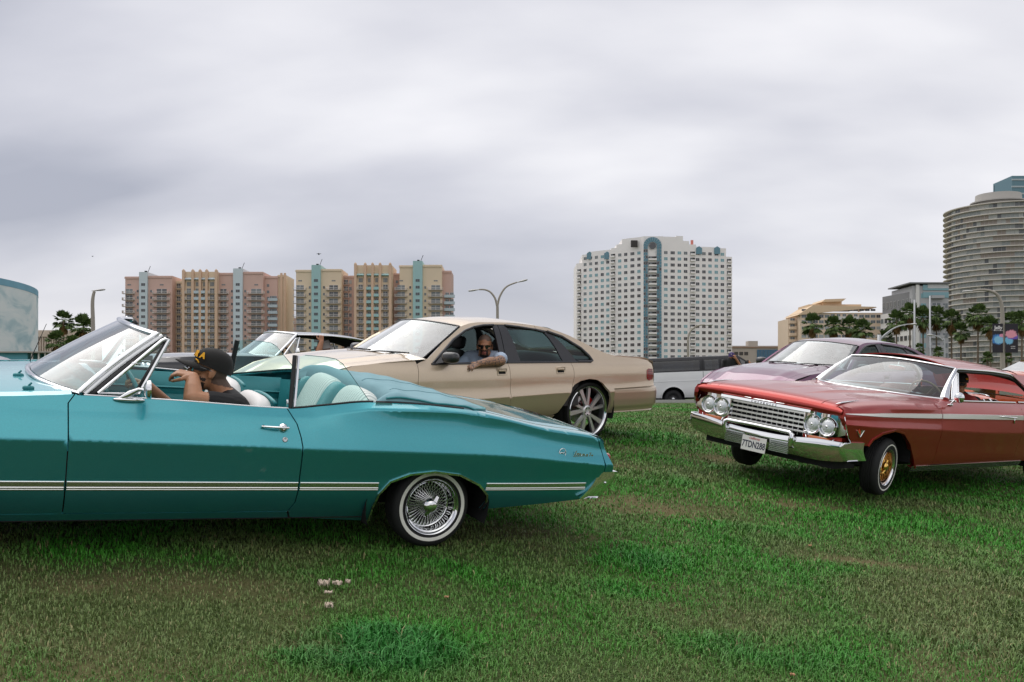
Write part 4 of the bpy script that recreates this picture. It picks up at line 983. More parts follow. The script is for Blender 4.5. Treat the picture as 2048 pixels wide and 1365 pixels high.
    for s_ in (1, -1):
        P = ws(np.full(9, s_), np.linspace(0, 1, 9)); P[:, 0] += .03 * np.sin(np.linspace(0, 1, 9) * np.pi) ** 2 * 0
        MB().tube(P + (-.012, s_ * .010, 0), [.050, .046, .040, .034, .030, .026, .024, .022, .02], 10, flat=.55).build('a_pillar', CHROME, r, smooth=True, sharp=60)
    # roof
    ez = cub([-1.36, -1.6, -2.1, -2.82, -3.1, -3.4], [1.362, 1.368, 1.368, 1.342, 1.30, 1.22]); ey = cub([-1.36, -2.2, -3.4], [.655, .66, .62])
    def roof(u, v):
        k = np.abs(v); z = ez(u) + .088 * (1 - k ** 2.0) - .004 * np.exp(-((k - .86) / .03) ** 2) - .004 * np.exp(-((k - .72) / .03) ** 2); return np.stack([u, v * ey(u), z], 1)
    sheet('roof', roof, RED, r, (-1.40, -3.4), (-1, 1), 30, 50, flange=.012)
    sheet('headliner', lambda u, v: roof(u, v) - np.array([0, 0, .03]), mat('headliner', (.06, .02, .02), rough=.9), r, (-1.42, -3.4), (-.97, .97), 8, 16, up=(0, 0, -1))
    P = [(x, float(ey(x)) + .004, float(ez(x)) - .012) for x in np.linspace(-1.42, -2.8, 14)] + [(-2.98, .672, 1.278), (-3.14, .70, 1.20), (-3.38, .80, 1.03)]
    tube_part('drip_rail', P, .011, CHROME, r, 8, mirror=True)
    tube_part('window_seal', [np.add(p, (.02, -.012, -.026)) for p in P], .018, BLACKTRIM, r, 8, mirror=True)
    for s_ in (1, -1):
        f = lambda u, v, s_=s_: np.stack([(-2.83 if s_ > 0 else -3.35) - .62 * u ** 1.2 - .03 * v * 0 - v * (.50 - .15 * u), s_ * (.655 + .20 * u - .02 * v), 1.345 - .325 * u - .02 * v * (1 - u)], 1)
        sheet('c_pillar', f, RED, r, (0, 1), (0, 1), 10, 6, up=(0, s_, .3))
    def bl(u, v): return np.stack([-3.42 - .55 * v, u * (.58 + .1 * v), 1.25 - .22 * v + .04 * (1 - u * u)], 1)
    sheet('rear_window', bl, GLASS, r, (-1, 1), (0, 1), 12, 8)
    # trunk
    sheet('trunk_lid', lambda u, v: np.stack([u, v * .86, 1.012 - .05 * ((-3.6 - u) / .6).clip(0, 1) + .03 * (1 - v * v)], 1), RED, r, (-3.6, -4.5), (-1, 1), 8, 16)
    # vent window near and far
    for s_ in (1, -1):
        yv = lambda z: s_ * (.86 + (.69 - .86) * (z - 1.02) / .33)
        A, B_, D_ = (-1.06, 1.03), (-1.375, 1.315), (-1.215, 1.03)
        MB().tube([(x, yv(z), z) for x, z in (A, (-1.10, 1.09), (-1.22, 1.22), B_, (-1.395, 1.31), D_, A)], .009, 8).build('vent_frame', CHROME, r, smooth=True, sharp=60)
        mobj('vent_glass', [(x, yv(z), z) for x, z in (A, (-1.22, 1.22), B_, D_)], [(0, 1, 2, 3)], GLASS, r, False)
    P = [(x, float(S.W(x, top(x))) + .002, float(top(x)) + .006) for x in np.linspace(-.98, -2.56, 12)]; tube_part('belt_moulding', P, .010, CHROME, r, mirror=True)
    P = [(x, float(S.W(x, top(x))) + .002, float(top(x)) + .010) for x in np.linspace(-2.62, -3.4, 8)]; tube_part('belt_moulding', P, .010, CHROME, r, mirror=True)
    # wipers
    for y0, y1 in ((-.34, -.78), (.34, -.12)):
        a = ws(np.array([y0 / .8]), np.array([-.03]))[0] + (.03, 0, .005); b = ws(np.array([y1 / .78]), np.array([.20]))[0] + (.022, 0, .01); mid = (a + b) / 2 + (.02, 0, .012)
        s = MB(); s.tube([a, mid, b], [.008, .006, .004], 6); d = norm(b - mid); s.tube([mid - d * .10 + (-.004, 0, 0), b + d * .10], .006, 6, flat=.5); s.build('wiper', CHROME_DULL, r, smooth=True)
        s = MB(); rbox(s, a - (.01, 0, .012), (.03, .02, .018), 2.5); s.build('wiper_pivot', RED, r, smooth=True)
    # mirror, handle
    hd = c.Y(1919.5, 796, 1.0); b = np.array(c.S(1901, 810)); b = np.array([b[0], float(S.W(*b)) - .004, b[1]])
    MB().lathe([(.006, 0), (.004, .050), (-.002, .058), (-.03, .048), (-.045, .02), (-.047, 0)], hd, (-.92, .1, .05), 26).build('mirror_head', CHROME, r, smooth=True, sharp=40)
    s = MB(); rbox(s, b, (.05, .025, .010), 2.3); s.tube([b, (b + hd) / 2 + (.01, 0, .01), hd], [.012, .009, .010], 8); s.build('mirror_arm', CHROME, r, smooth=True, sharp=60)
    a = c.S(2000, 833.5); b = c.S(2028, 835.5); a = np.array([a[0], float(S.W(*a)) + .03, a[1]]); b = np.array([b[0], float(S.W(*b)) + .03, b[1]])
    s = MB(); s.tube([a - (0, .01, 0), (a + b) / 2, b], [.008, .010, .012], 8, flat=.7); s.tube([b - (0, .02, 0), b - (0, .02, .07)], .01, 6); s.build('door_handle', CHROME, r, smooth=True)
    # cabin
    def dash(u, v): return np.stack([-1.10 - .14 * v + .06 * (1 - (u / .8) ** 2) - .03 * np.sin(v * 3), u, 1.00 - .25 * v ** 1.5], 1)
    sheet('dashboard', dash, REDV, r, (-.8, .8), (0, 1), 10, 8, up=(-1, 0, .4))
    steering_wheel(r, (-1.42, .36, 1.0), 28, .20, mat('wheel_rim_tan', (.45, .22, .12), rough=.4))
    for y0 in (.36, -.36):
        s = MB(); rbox(s, (-2.08, y0, .80), (.09, .32, .27), 3.5, roty(-18)); s.build('front_backrest', REDV, r, smooth=True)
    s = MB(); rbox(s, (-2.95, 0, .72), (.10, .66, .22), 4, roty(-20)); s.build('rear_backrest', REDV, r, smooth=True)
    for s_ in (1, -1):
        sheet('door_card', lambda u, v, s_=s_: np.stack([u, s_ * (.82 + .03 * v), .5 + v * .50], 1), REDV, r, (-.9, -3.2), (0, 1), 6, 6, up=(0, -s_, 0))
    MB().box((-3.6, -.62, .27), (.6, .62, .36)).build('underbody', DARK, r); MB().box((-3.2, -.85, .33), (-.5, .85, .37)).build('floor_pan', DARK, r)
    s = MB(); rbox(s, (-1.30, .02, 1.29), (.01, .11, .028), 4); s.tube([(-1.30, .02, 1.29), (-1.34, .02, 1.36)], .006, 6); s.build('cabin_mirror', mat('mirror_grey', (.6, .62, .62), rough=.1, metal=1), r, smooth=True)
    # wheels: front pair turned to the car's left
    st = R(10); wh = c.Y(1773.8, 935.4, .93); ax = norm([-math.sin(st), math.cos(st), -.02])
    kw = dict(ro=.298, rl=.186, wd=.18, ww=(.228, .240), hub=GOLD, spk=GOLD, barrel=mat('rose_barrel', (.62, .50, .42), rough=.15, metal=1))
    wire_wheel(r, wh, ax, **kw); wire_wheel(r, (wh[0], -.90, .30), -ax, **kw)
    wire_wheel(r, (-3.62, .90, .30), (0, 1, 0), **kw); wire_wheel(r, (-3.62, -.90, .30), (0, -1, 0), **kw)
    wheel_well(r, .28, .36, .47, .45, .95, a0=0, a1=180); wheel_well(r, -3.62, .34, .42, .45, .92)
    s = MB()
    s.tube([(.55, .62, .33), (.55, .30, .28), (.5, -.3, .28), (.5, -.62, .33)], .035, 8); s.tube([(.78, .45, .30), (.80, .30, .29)], .03, 10); s.build('steering_linkage', CHROME_DULL, r, smooth=True)
    return c
REDCAR = red_car()
# ------------------------------------------------------------------ rounded four-door sedans (tan and purple)
def sedan(c, P_, lift=0., custom=False):
    """body in local axes, x forward from the rear axle; z values are for the tan car, `lift` lowers the other"""
    r = c.root; L = lift
    crz = [(4.1, .60), (2.2, .60), (1.4, .61), (.5, .63), (-.3, .62), (-1.2, .64)]
    dz = lambda pts: [(x, z + L) for x, z in pts]
    S = c.side = Side([(dz([(0, .28)]), [(0, .87)], 0), (dz([(0, .40)]), [(0, .945)], 0), (dz(crz), [(0, 1.0)], 1), (dz([(x, z + .055) for x, z in crz]), [(0, .972)], 0), (dz([(0, .85)]), [(0, .955)], 0),
        (dz([(0, .955)]), [(0, .928)], 0), (dz([(0, 1.0)]), [(0, .893)], 0), (dz([(0, 1.2)]), [(0, .795)], 0), (dz([(0, 1.38)]), [(0, .69)], 0), (dz([(0, 1.44)]), [(0, .635)], 0)],
        taper=[(4.15, .83), (3.95, .905), (3.6, .965), (3.2, .99), (2.6, 1), (-.2, 1), (-.7, .985), (-1.0, .955), (-1.22, .90)])
    surf = S.surf(); g = .0025; crs = cub(*zip(*dz(crz)))
    feat = [[(x, float(crs(x)) + d) for x in np.linspace(-1.15, 4.0, 70)] for d in (-.012, 0, .012, .055)]
    def pan(name, o, m=P_, **k): return panel(name, dz(o), surf, m, r, h=.055, lines=feat, mirror=True, flange=.03, **k)
    arch = [(.63, .39), (.60, .44), (.54, .535), (.46, .64), (.37, .72), (.26, .765), (.12, .785), (-.02, .770), (-.12, .72), (-.20, .635), (-.245, .53), (-.26, .41), (-.262, .34)]
    rcut = [(.60, .39), (.53, .50), (.41, .69), (.375, .80), (.37, .88), (.39, .985)]
    qp = [(x - g, z) for x, z in rcut] + [(.05, .985), (.0, 1.0), (.035, 1.07), (.15, 1.168), (.28, 1.24), (.41, 1.308), (.55, 1.35), (.64, 1.368), (.78, 1.392), (.78, 1.428), (.62, 1.405), (.45, 1.365), (.28, 1.31), (.11, 1.237), (-.08, 1.155), (-.24, 1.098), (-.40, 1.062), (-.56, 1.045), (-.80, 1.03), (-1.00, 1.0), (-1.07, .95), (-1.09, .88), (-1.09, .672), (-.90, .668), (-.262, .640)]
    # arch runs from the front foot over the wheel to the rear
    qp = [(x - g, z) for x, z in rcut[1:]] + qp[len(rcut):-2] + [(-1.08, .668), (-.9, .664), (-.30, .655), (-.30, .34)] + arch[::-1] + [(.615, .39)]
    pan('quarter_panel', qp)
    bcut = [(1.39, .36), (1.385, .57), (1.365, .80), (1.375, .99)]
    rd = [(x + g, z) for x, z in rcut[::-1]] + [(.64, .37), (.75, .352)] + [(x - g, z) for x, z in bcut]
    pan('rear_door', rd)
    fcut = [(2.68, .33), (2.665, .60), (2.655, .75), (2.63, .94), (2.625, .99)]
    fd = [(x + g, z) for x, z in bcut[::-1]] + [(x - g, z) for x, z in fcut] 
    pan('front_door', fd)
    fa = [(2.94 + .44 * math.cos(a), .37 + .37 * math.sin(a)) for a in np.linspace(0, math.pi, 14)]
    ff = [(x + g, z) for x, z in fcut[::-1]] + [(2.5, .33)][:0] + fa[::-1][:] + [(3.44, .32), (3.7, .32), (3.86, .655), (4.0, .66), (4.02, .72), (3.96, .80), (3.70, .92), (3.42, .985), (3.0, 1.025), (2.64, 1.05)]
    pan('front_fender', ff)
    sl = [(.64, .348), (.66, .30), (2.5, .285), (2.68, .29), (2.68, .328), (1.4, .354)]
    pan('sill', sl)
    ap = [(2.64, .99), (2.60, 1.01), (2.46, 1.058), (2.2, 1.235), (1.88, 1.41), (1.75, 1.44), (1.61, 1.455), (1.24, 1.457), (.785, 1.428), (.785, 1.392), (1.05, 1.420), (1.24, 1.434), (1.38, 1.434), (1.56, 1.428), (1.71, 1.408), (1.86, 1.365), (2.06, 1.265), (2.43, .99)]
    pan('roof_rail', ap)
    BT = BLACKTRIM
    off = S.surf(-.006); blk = mat('black_satin', (.018, .018, .02), rough=.35, coat=.3)
    for nm, o in (('b_pillar', [(1.415, 1.0), (1.385, 1.0), (1.345, 1.43), (1.42, 1.43), (1.455, 1.02)]), ('b_pillar', [(1.375, 1.0), (1.16, 1.0), (1.20, 1.25), (1.235, 1.432), (1.335, 1.434)]),
                  ('window_divider', [(.50, 1.0), (.27, .99), (.36, 1.12), (.44, 1.215), (.60, 1.362), (.70, 1.372), (.62, 1.28), (.56, 1.17)])):
        panel(nm, dz(o), off, blk, r, h=.05, flange=.02, mirror=True)
    for nm, o in (('front_window_frame', [(2.41, 1.005), (2.06, 1.258), (1.86, 1.357), (1.71, 1.400), (1.56, 1.42), (1.40, 1.425)]), ('rear_window_frame', [(1.235, 1.423), (1.05, 1.408), (.81, 1.378), (.66, 1.35)]), ('quarter_window_frame', [(.62, 1.356), (.41, 1.296), (.15, 1.155), (.045, 1.062), (.015, 1.005), (.06, .995), (.27, .995)])):
        Pt = [(x, float(S.W(x, z)) - .004, z) for x, z in dz(o)]; tube_part(nm, Pt, .016 if 'quarter' not in nm else .020, blk, r, 8, mirror=True)
    strip_on('belt_moulding', S, dz([(2.44, .995), (1.38, 1.0)]), .026, .010, blk, r, mirror=True); strip_on('belt_moulding', S, dz([(1.37, 1.0), (.28, .993), (.05, .99)]), .026, .010, blk, r, mirror=True)
    gl = glass('sedan_side_glass', (.58, .80, .79), .9)
    panel('rear_door_glass', dz([(1.20, 1.0), (.48, .995), (.57, 1.2), (.67, 1.345), (.81, 1.375), (1.05, 1.405), (1.23, 1.42)]), S.surf(-.012), gl, r, h=.1, flange=0, mirror=True)
    panel('quarter_glass', dz([(.02, 1.0), (.28, .995), (.44, 1.2), (.61, 1.36), (.41, 1.30), (.15, 1.16)]), S.surf(-.012), gl, r, h=.1, flange=0, mirror=True)
    # roof, rear window, trunk, hood, windshield
    ez = cub([2.0, 1.88, 1.61, 1.24, .78, .45, .11, -.24, -.5, -1.0], np.array([1.33, 1.408, 1.453, 1.456, 1.427, 1.364, 1.236, 1.097, 1.055, 1.0]) + L)
    yy = lambda x: S.W(x, ez(x))
    def roof(u, v):      # front edge bows forward
        k = np.abs(v); x = 1.885 + .17 * (1 - k ** 2.2) + u * (.50 - .27 * (1 - k ** 2.2) - 1.885 - .17 * (1 - k ** 2.2)); xe = np.clip(x, .3, 1.885); z = ez(xe) + .052 * (1 - k ** 2.3) * np.clip(1 - .25 * np.abs(x - 1.2), .4, 1) - .10 * np.clip(x - 1.885, 0, 1)
        return np.stack([x, v * yy(xe), z], 1)
    sheet('roof', roof, P_, r, (0, 1), (-1, 1), 30, 40, flange=.012)
    def rw(u, v):
        k = np.abs(v); x0 = .50 - .27 * (1 - k ** 2.2); x1 = -.44 - .10 * (1 - k * k); x = x0 + (x1 - x0) * u; xe = np.clip(x0 + u * (-.44 - x0) * (.75 + .25 * k), -.45, .5)
        z = ez(np.clip(.5 + (-.44 - .5) * u, -.44, .5)) + .045 * (1 - k ** 2.3) * (1 - .55 * u) - .02; return np.stack([x, v * (yy(np.clip(.5 - .94 * u, -.44, .5)) - .02), z], 1)
    sheet('rear_window', rw, gl, r, (0, 1), (-.97, .97), 16, 24)
    def trunk(u, v):
        k = np.abs(v); z = np.interp(u, [-1.12, -1.0, -.42], [.985 + L, 1.03 + L, 1.065 + L]) + .03 * (1 - k * k); ye = np.interp(u, [-1.12, -1.0, -.42], [.80, .845, .86]); return np.stack([u - .02 * (1 - k * k), v * ye, z], 1)
    sheet('trunk_lid', trunk, P_, r, (-1.12, -.40), (-1, 1), 14, 24, flange=.02)
    def hood(u, v):
        k = np.abs(v); ye = np.interp(u, [2.55, 3.0, 3.42, 3.7, 3.96, 4.08], [.895, .885, .865, .84, .79, .74]); z = np.interp(u, [2.55, 2.64, 3.0, 3.42, 3.70, 3.96, 4.08], np.array([1.05, 1.045, 1.022, .985, .925, .82, .76]) + L)
        z = z + .055 * (1 - k ** 2) * np.clip((4.15 - u) / .6, 0, 1) + .012 * (np.exp(-((k - .62) / .10) ** 2)); return np.stack([u + .06 * (1 - k * k) * (u - 2.55) / 1.5 + .14 * (1 - k * k) * np.clip((2.75 - u) / .2, 0, 1) * 0, v * ye, z], 1)
    sheet('hood', hood, P_, r, (2.50, 4.06), (-.84, .84), 34, 36, flange=.012); sheet('fender_top', hood, P_, r, (2.50, 4.06), (.845, 1.0), 34, 6, mirror=True)
    def ws(u, v):
        a = np.abs(u); y = u * (.775 + (.635 - .775) * v); xb = 2.47 + .30 * (1 - a ** 2.3); xt = 1.89 + .175 * (1 - a ** 2.3); z = 1.055 + L + v * (.353 + .05 * (1 - a * a)); return np.stack([xb + (xt - xb) * v, y, z], 1)
    sheet('windshield', ws, glass('sedan_windshield', (.40, .56, .58), 2.2, painted_sheen=.48), r, (-1, 1), (0, 1), 26, 14)
    U = np.linspace(-1, 1, 25); tube_part('windshield_seal', np.vstack([ws(np.full(6, -1.), np.linspace(0, 1, 6)), ws(U, np.ones(25)), ws(np.full(6, 1.), np.linspace(1, 0, 6))]), .010, blk, r, 6)
    s = MB(); s.box((2.4, -.72, .90 + L), (2.62, .72, 1.045 + L)); s.build('dashboard', mat('dash_grey', (.06, .055, .05), rough=.7), r)
    for y0, y1, nm in ((-.02, .52, 'wiper'), (-.62, -.12, 'wiper')):
        a = ws(np.array([y0 / .77]), np.array([.0]))[0] + (.03, 0, .02); b = ws(np.array([y1 / .77]), np.array([.10]))[0] + (.02, 0, .015)
        s = MB(); s.tube([a, (a + b) / 2 + (.01, 0, .015), b], [.012, .008, .007], 6); s.tube([(a * .3 + b * .7) - (0, .25, .0) * 1, b + (0, .18, 0)], .009, 6); s.build(nm, BT, r, smooth=True)
    # rear end
    def tail(u, v): return np.stack([-1.10 - .03 * (1 - u * u) - .015 * np.sin(v * 3), u * .90 * (1 - .04 * v), .66 + L + v * .33], 1)
    sheet('tail_panel', tail, P_, r, (-1, 1), (0, 1), 16, 8, up=(-1, 0, 0))
    for s_ in (1, -1):
        lp_ = empty('tail_lamp', parent=r); lensr = mat('tail_red', (.32, .015, .01), rough=.15, coat=1)
        pts = dz([(-.935, .80), (-.945, .87), (-.98, .892), (-1.06, .885), (-1.085, .80), (-1.06, .745), (-.985, .735), (-.945, .755)]); f = lambda x, z, s_=s_: np.stack([x, s_ * (S.W(x, z) + .006), z], 1)
        panel('lens', pts, f, lensr, lp_, h=.03, flange=.02, out=(0, s_, 0))
        for k in range(6):
            z = .765 + .022 * k + L; MB().tube([(x, s_ * (float(S.W(x, z)) + .008), z) for x in np.linspace(-.95, -1.07, 5)], .003, 5).build('lens_bar', BT, lp_)
        s = MB(); rbox(s, (-1.115, s_ * .70, .81 + L), (.02, .16, .065), 5); s.build('rear_lens', lensr, lp_, smooth=True)
    def rb(u, v):
        k = np.abs(u); sg = np.sign(u); fr = np.clip((k - .62) / .38, 0, 1); y = np.where(k < .62, u / .62 * .78, sg * (.78 + .16 * np.sin(fr * np.pi / 2))); x = -1.235 - .03 * (1 - np.clip(k / .62, 0, 1) ** 2) + .92 * fr ** 2.6
        w_ = v; z = .665 + L - w_ * .325; bul = np.interp(w_, [0, .06, .2, .5, .75, .85, 1], [-.06, .0, .012, .012, .0, -.03, -.05]); y = y + sg * bul * .6 * (k > .5); x = x - bul * (1 - fr)
        return np.stack([x, y, z], 1)
    sheet('rear_bumper', rb, P_, r, (-1, 1), (0, 1), 60, 16, flange=.02, up=(-1, 0, 0))
    sheet('bumper_top', lambda u, v: np.stack([-1.19 + v * .12, u * .86, .668 + L + v * .004], 1), P_, r, (-1, 1), (0, 1), 10, 2)
    # front end
    def nose(u, v):
        k = np.abs(u); sg = np.sign(u); fr = np.clip((k - .7) / .3, 0, 1); y = np.where(k < .7, u / .7 * .80, sg * (.80 + .10 * np.sin(fr * np.pi / 2))); x = 4.20 - .07 * np.clip(k / .7, 0, 1) ** 2 - .42 * fr ** 2
        z = .655 + L - v * .37; x = x + np.interp(v, [0, .08, .3, .7, 1], [-.05, 0, .015, 0, -.07]); return np.stack([x, y, z], 1)
    sheet('front_bumper', nose, P_, r, (-1, 1), (0, 1), 50, 14, flange=.02, up=(1, 0, 0))
    sheet('bumper_shelf', lambda u, v: np.stack([4.12 - .05 * u * u - v * .10, u * .84, .658 + L + .004 * v], 1), P_, r, (-1, 1), (0, 1), 10, 2)
    MB().box((3.85, -.82, .60 + L), (4.02, .82, .76 + L)).build('nose_backing', DARK, r)
    MB().box((4.0, -.36, .665 + L), (4.09, .36, .775 + L)).build('grille', mat('black_mesh', (.01, .01, .01), rough=.5, bump=.6, bscale=200), r)
    s = MB(); s.tube([(4.085, -.40, .70 + L), (4.09, -.38, .79 + L), (4.135, 0, .805 + L), (4.09, .38, .79 + L), (4.085, .40, .70 + L)], .020, 8); s.build('grille_surround', P_, r, smooth=True)
    for s_ in (1, -1):
        f = lambda u, v, s_=s_: np.stack([4.06 - .03 * u - .20 * u ** 3, s_ * (.415 + .45 * u), .668 + L + v * (.105 - .03 * u * u)], 1)
        sheet('headlight', f, mat('smoked_lens', (.035, .035, .032), rough=.12, coat=1, spec=.8), r, (0, 1), (0, 1), 14, 6, up=(1, 0, 0), flange=.03)
        s = MB(); rbox(s, (4.03, s_ * .53, .70 + L), (.04, .08, .03), 4); s.build('lamp_reflector', CHROME_DULL, r, smooth=True)
    # mirrors and handles
    for s_ in (1, -1):
        s = MB(); rbox(s, (2.27, s_ * 1.02, 1.075 + L), (.075, .10, .062), 2.8, rotz(s_ * 14)); s.build('door_mirror', blk, r, smooth=True)
        s = MB(); s.add([(2.43, s_ * .885, .995 + L), (2.20, s_ * .885, .995 + L), (2.20, s_ * .82, 1.15 + L), (2.20, s_ * .97, 1.03 + L)], [(0, 1, 2), (0, 3, 1), (1, 3, 2), (0, 2, 3)]); s.build('mirror_sail', blk, r)
        for xh, nm in ((1.49, 'door_handle'), (.585, 'door_handle')):
            z = .895 + L; h_ = empty(nm, parent=r); y = float(S.W(xh, z))
            s = MB(); rbox(s, (xh, s_ * (y + .002), z + .018), (.055, .014, .012), 4); s.build('pull', P_, h_, smooth=True)
            s = MB(); s.box((xh - .05, s_ * (y + .003) - .004, z - .022), (xh + .05, s_ * (y + .003) + .002, z + .004)); s.build('recess', DARK, h_)  # raised black plate paints the shade of a handle recess
            s = MB(); s.tube([(xh - .068, s_ * (y + .003), z - .035), (xh + .068, s_ * (y + .004), z - .035), (xh + .068, s_ * (y - .002), z + .04), (xh - .068, s_ * (y - .002), z + .04)], .006, 5, closed=True); s.build('escutcheon', P_, h_, smooth=True)
    # cabin
    seatm = mat('sedan_seat', (.045, .04, .042), rough=.7)
    for y0 in (.42, -.42):
        s = MB(); rbox(s, (1.25, y0, .80 + L), (.09, .25, .30), 3.2, roty(-20)); s.build('front_backrest', seatm, r, smooth=True)
        s = MB(); rbox(s, (1.13, y0, 1.17 + L), (.05, .12, .085), 3.2, roty(-14)); s.build('headrest', seatm, r, smooth=True)
    s = MB(); rbox(s, (.30, 0, .82 + L), (.10, .62, .26), 4, roty(-22)); s.build('rear_backrest', seatm, r, smooth=True)
    steering_wheel(r, (1.92, .42, .98 + L), 28, .19, seatm)
    for s_ in (1, -1): sheet('door_card', lambda u, v, s_=s_: np.stack([u, s_ * (.86 - .02 * v), .45 + L + v * .54], 1), seatm, r, (.2, 2.5), (0, 1), 6, 4, up=(0, -s_, 0))
    MB().box((-.9, -.60, .33 + L), (3.9, .60, .42 + L)).build('underbody', DARK, r); MB().box((.5, -.86, .36 + L), (2.6, .86, .40 + L)).build('floor_pan', DARK, r)
    MB().box((-.4, -.80, 1.0 + L), (.2, .80, 1.02 + L)).build('parcel_shelf', seatm, r)
    wheel_well(r, .10, .40 + L, .44, .45, .95); wheel_well(r, 2.94, .40 + L, .44, .45, .95)
    sheet('headliner', lambda u, v: np.stack([.45 + u * 1.4, v * .60, np.full_like(u, 1.425) + L - .04 * v * v - .05 * (u - .5) ** 2], 1), mat('headliner_dark', (.03, .03, .03), rough=.9), r, (0, 1), (-1, 1), 6, 8, up=(0, 0, -1))
    return c
BRUSHED = mat('brushed_silver', (.80, .80, .80), rough=.34, metal=.65)
def big_wheel(root, c, axis, ro=.37, rl=.318, wd=.24, ang0=0):
    w_ = wheel_frame(root, c, axis); tyre(w_, ro, rl, wd)
    MB().lathe([(-.02, rl - .022), (.002, rl - .012), (.006, rl - .004), (.0, rl + .002), (-.015, rl)], (0, 0, 0), Z3, 72).build('rim_lip', CHROME, w_, smooth=True, sharp=50)
    MB().lathe([(-.018, rl - .02), (-.03, rl - .028), (-.16, rl - .045), (-wd, rl - .02)], (0, 0, 0), Z3, 64).build('rim_barrel', mat('barrel_grey', (.32, .32, .33), rough=.3, metal=1), w_, smooth=True, sharp=40)
    MB().lathe([(-.055, 0), (-.02, .02), (-.012, .055), (-.02, .072), (-.06, .076), (-.07, .0)], (0, 0, 0), Z3, 30).build('hub', BRUSHED, w_, smooth=True, sharp=35)
    for k in range(5):
        for j, (a1, tw) in enumerate(((9, 34), (-9, -2))):
            t0 = R(ang0 + 72 * k + a1 * .6); t1 = R(ang0 + 72 * k + a1 + tw * .35); r1 = rl - .022
            d0 = np.array([math.cos(t0), math.sin(t0), 0]); d1 = np.array([math.cos(t1), math.sin(t1), 0]); q0 = np.array([-d0[1], d0[0], 0]); q1 = np.array([-d1[1], d1[0], 0])
            w0, w1 = .016, .030 if j == 0 else .020
            z0, z1 = -.020, -.030 if j == 0 else -.035
            V = [d0 * .05 - q0 * w0 + (0, 0, z0), d0 * .05 + q0 * w0 + (0, 0, z0), d1 * r1 + q1 * w1 + (0, 0, z1), d1 * r1 - q1 * w1 + (0, 0, z1)]; V += [p + (0, 0, -.035) for p in V]
            MB().add(V, [(0, 1, 2, 3), (7, 6, 5, 4), (0, 4, 5, 1), (1, 5, 6, 2), (2, 6, 7, 3), (3, 7, 4, 0)]).build('spoke', BRUSHED, w_)
    for k in range(5): a = R(72 * k + ang0 + 36); MB().lathe([(-.018, .009), (-.008, .008), (-.006, 0)], (.045 * math.cos(a), .045 * math.sin(a), 0), Z3, 8).build('lug_nut', DARK, w_)
    MB().lathe([(-.17, 0), (-.17, .17), (-.19, .17)], (0, 0, 0), Z3, 40).build('brake_disc', CHROME_DULL, w_, smooth=True, sharp=40)
    s = MB(); s.obox((.10, .10, -.155), (.035, -.035, 0), (.05, .05, 0), (0, 0, .03)); s.build('brake_caliper', mat('caliper_red', (.55, .02, .02), rough=.3, coat=.5), w_)
    return w_
def plain_wheel(root, c, axis, ro=.33, rl=.215, wd=.2, m=None, spokes=6):
    w_ = wheel_frame(root, c, axis); tyre(w_, ro, rl, wd)
    MB().lathe([(-.02, rl - .015), (.0, rl - .006), (.002, rl + .002), (-.012, rl + .002)], (0, 0, 0), Z3, 48).build('rim_lip', m or CHROME_DULL, w_, smooth=True, sharp=50)
    MB().lathe([(-.03, 0), (-.02, .05), (-.04, .09), (-.05, rl - .05), (-.03, rl - .012)], (0, 0, 0), Z3, 40).build('rim_disc', m or CHROME_DULL, w_, smooth=True, sharp=40)
    for k in range(spokes): a = 2 * math.pi * k / spokes; MB().lathe([(-.046, .022), (-.044, 0)], (.6 * rl * math.cos(a), .6 * rl * math.sin(a), .004), Z3, 10).build('painted_hole', DARK, w_)  # black discs paint the dark of holes onto the closed rim
    return w_
TAN = paint('tan_paint', (.62, .50, .36), flake=.62, rough=.36)
PURPLE = paint('purple_paint', (.13, .030, .085), flake=.6, rough=.30)
TANCAR = Car('sedan_car', 'metallic tan four-door sedan on large silver rims with tinted rear glass', 'car', 1177, 880.7, 12.55, 39, .86, -3, 3)
sedan(TANCAR, TAN)
for xx, yy_, sg, an in ((.03, .87, 1, 20), (.03, -.87, -1, 0), (2.94, .87, 1, 50), (2.94, -.87, -1, 10)): big_wheel(TANCAR.root, (xx, yy_, .37), (0, sg, 0), ang0=an)
text_mesh('windshield_sticker', 'Natural High', .085, basis((1.985, .28, 1.405), (-.12, .97, .05), (-.72, -.1, .72)) @ Matrix.Translation((0, 0, .012)), WHITEV, TANCAR.root, .0006)
PURPLECAR = Car('sedan_car', 'dark purple four-door sedan with black grille behind the red coupe', 'car', 1652.5, 861.8, 15.69, 37, .86, gx=-.021, gd=.0935, xpt=2.94)
sedan(PURPLECAR, PURPLE, lift=-.09)
for xx, yy_, sg in ((.03, .84, 1), (.03, -.84, -1), (2.94, .84, 1), (2.94, -.84, -1)): plain_wheel(PURPLECAR.root, (xx, yy_, .33), (0, sg, 0))
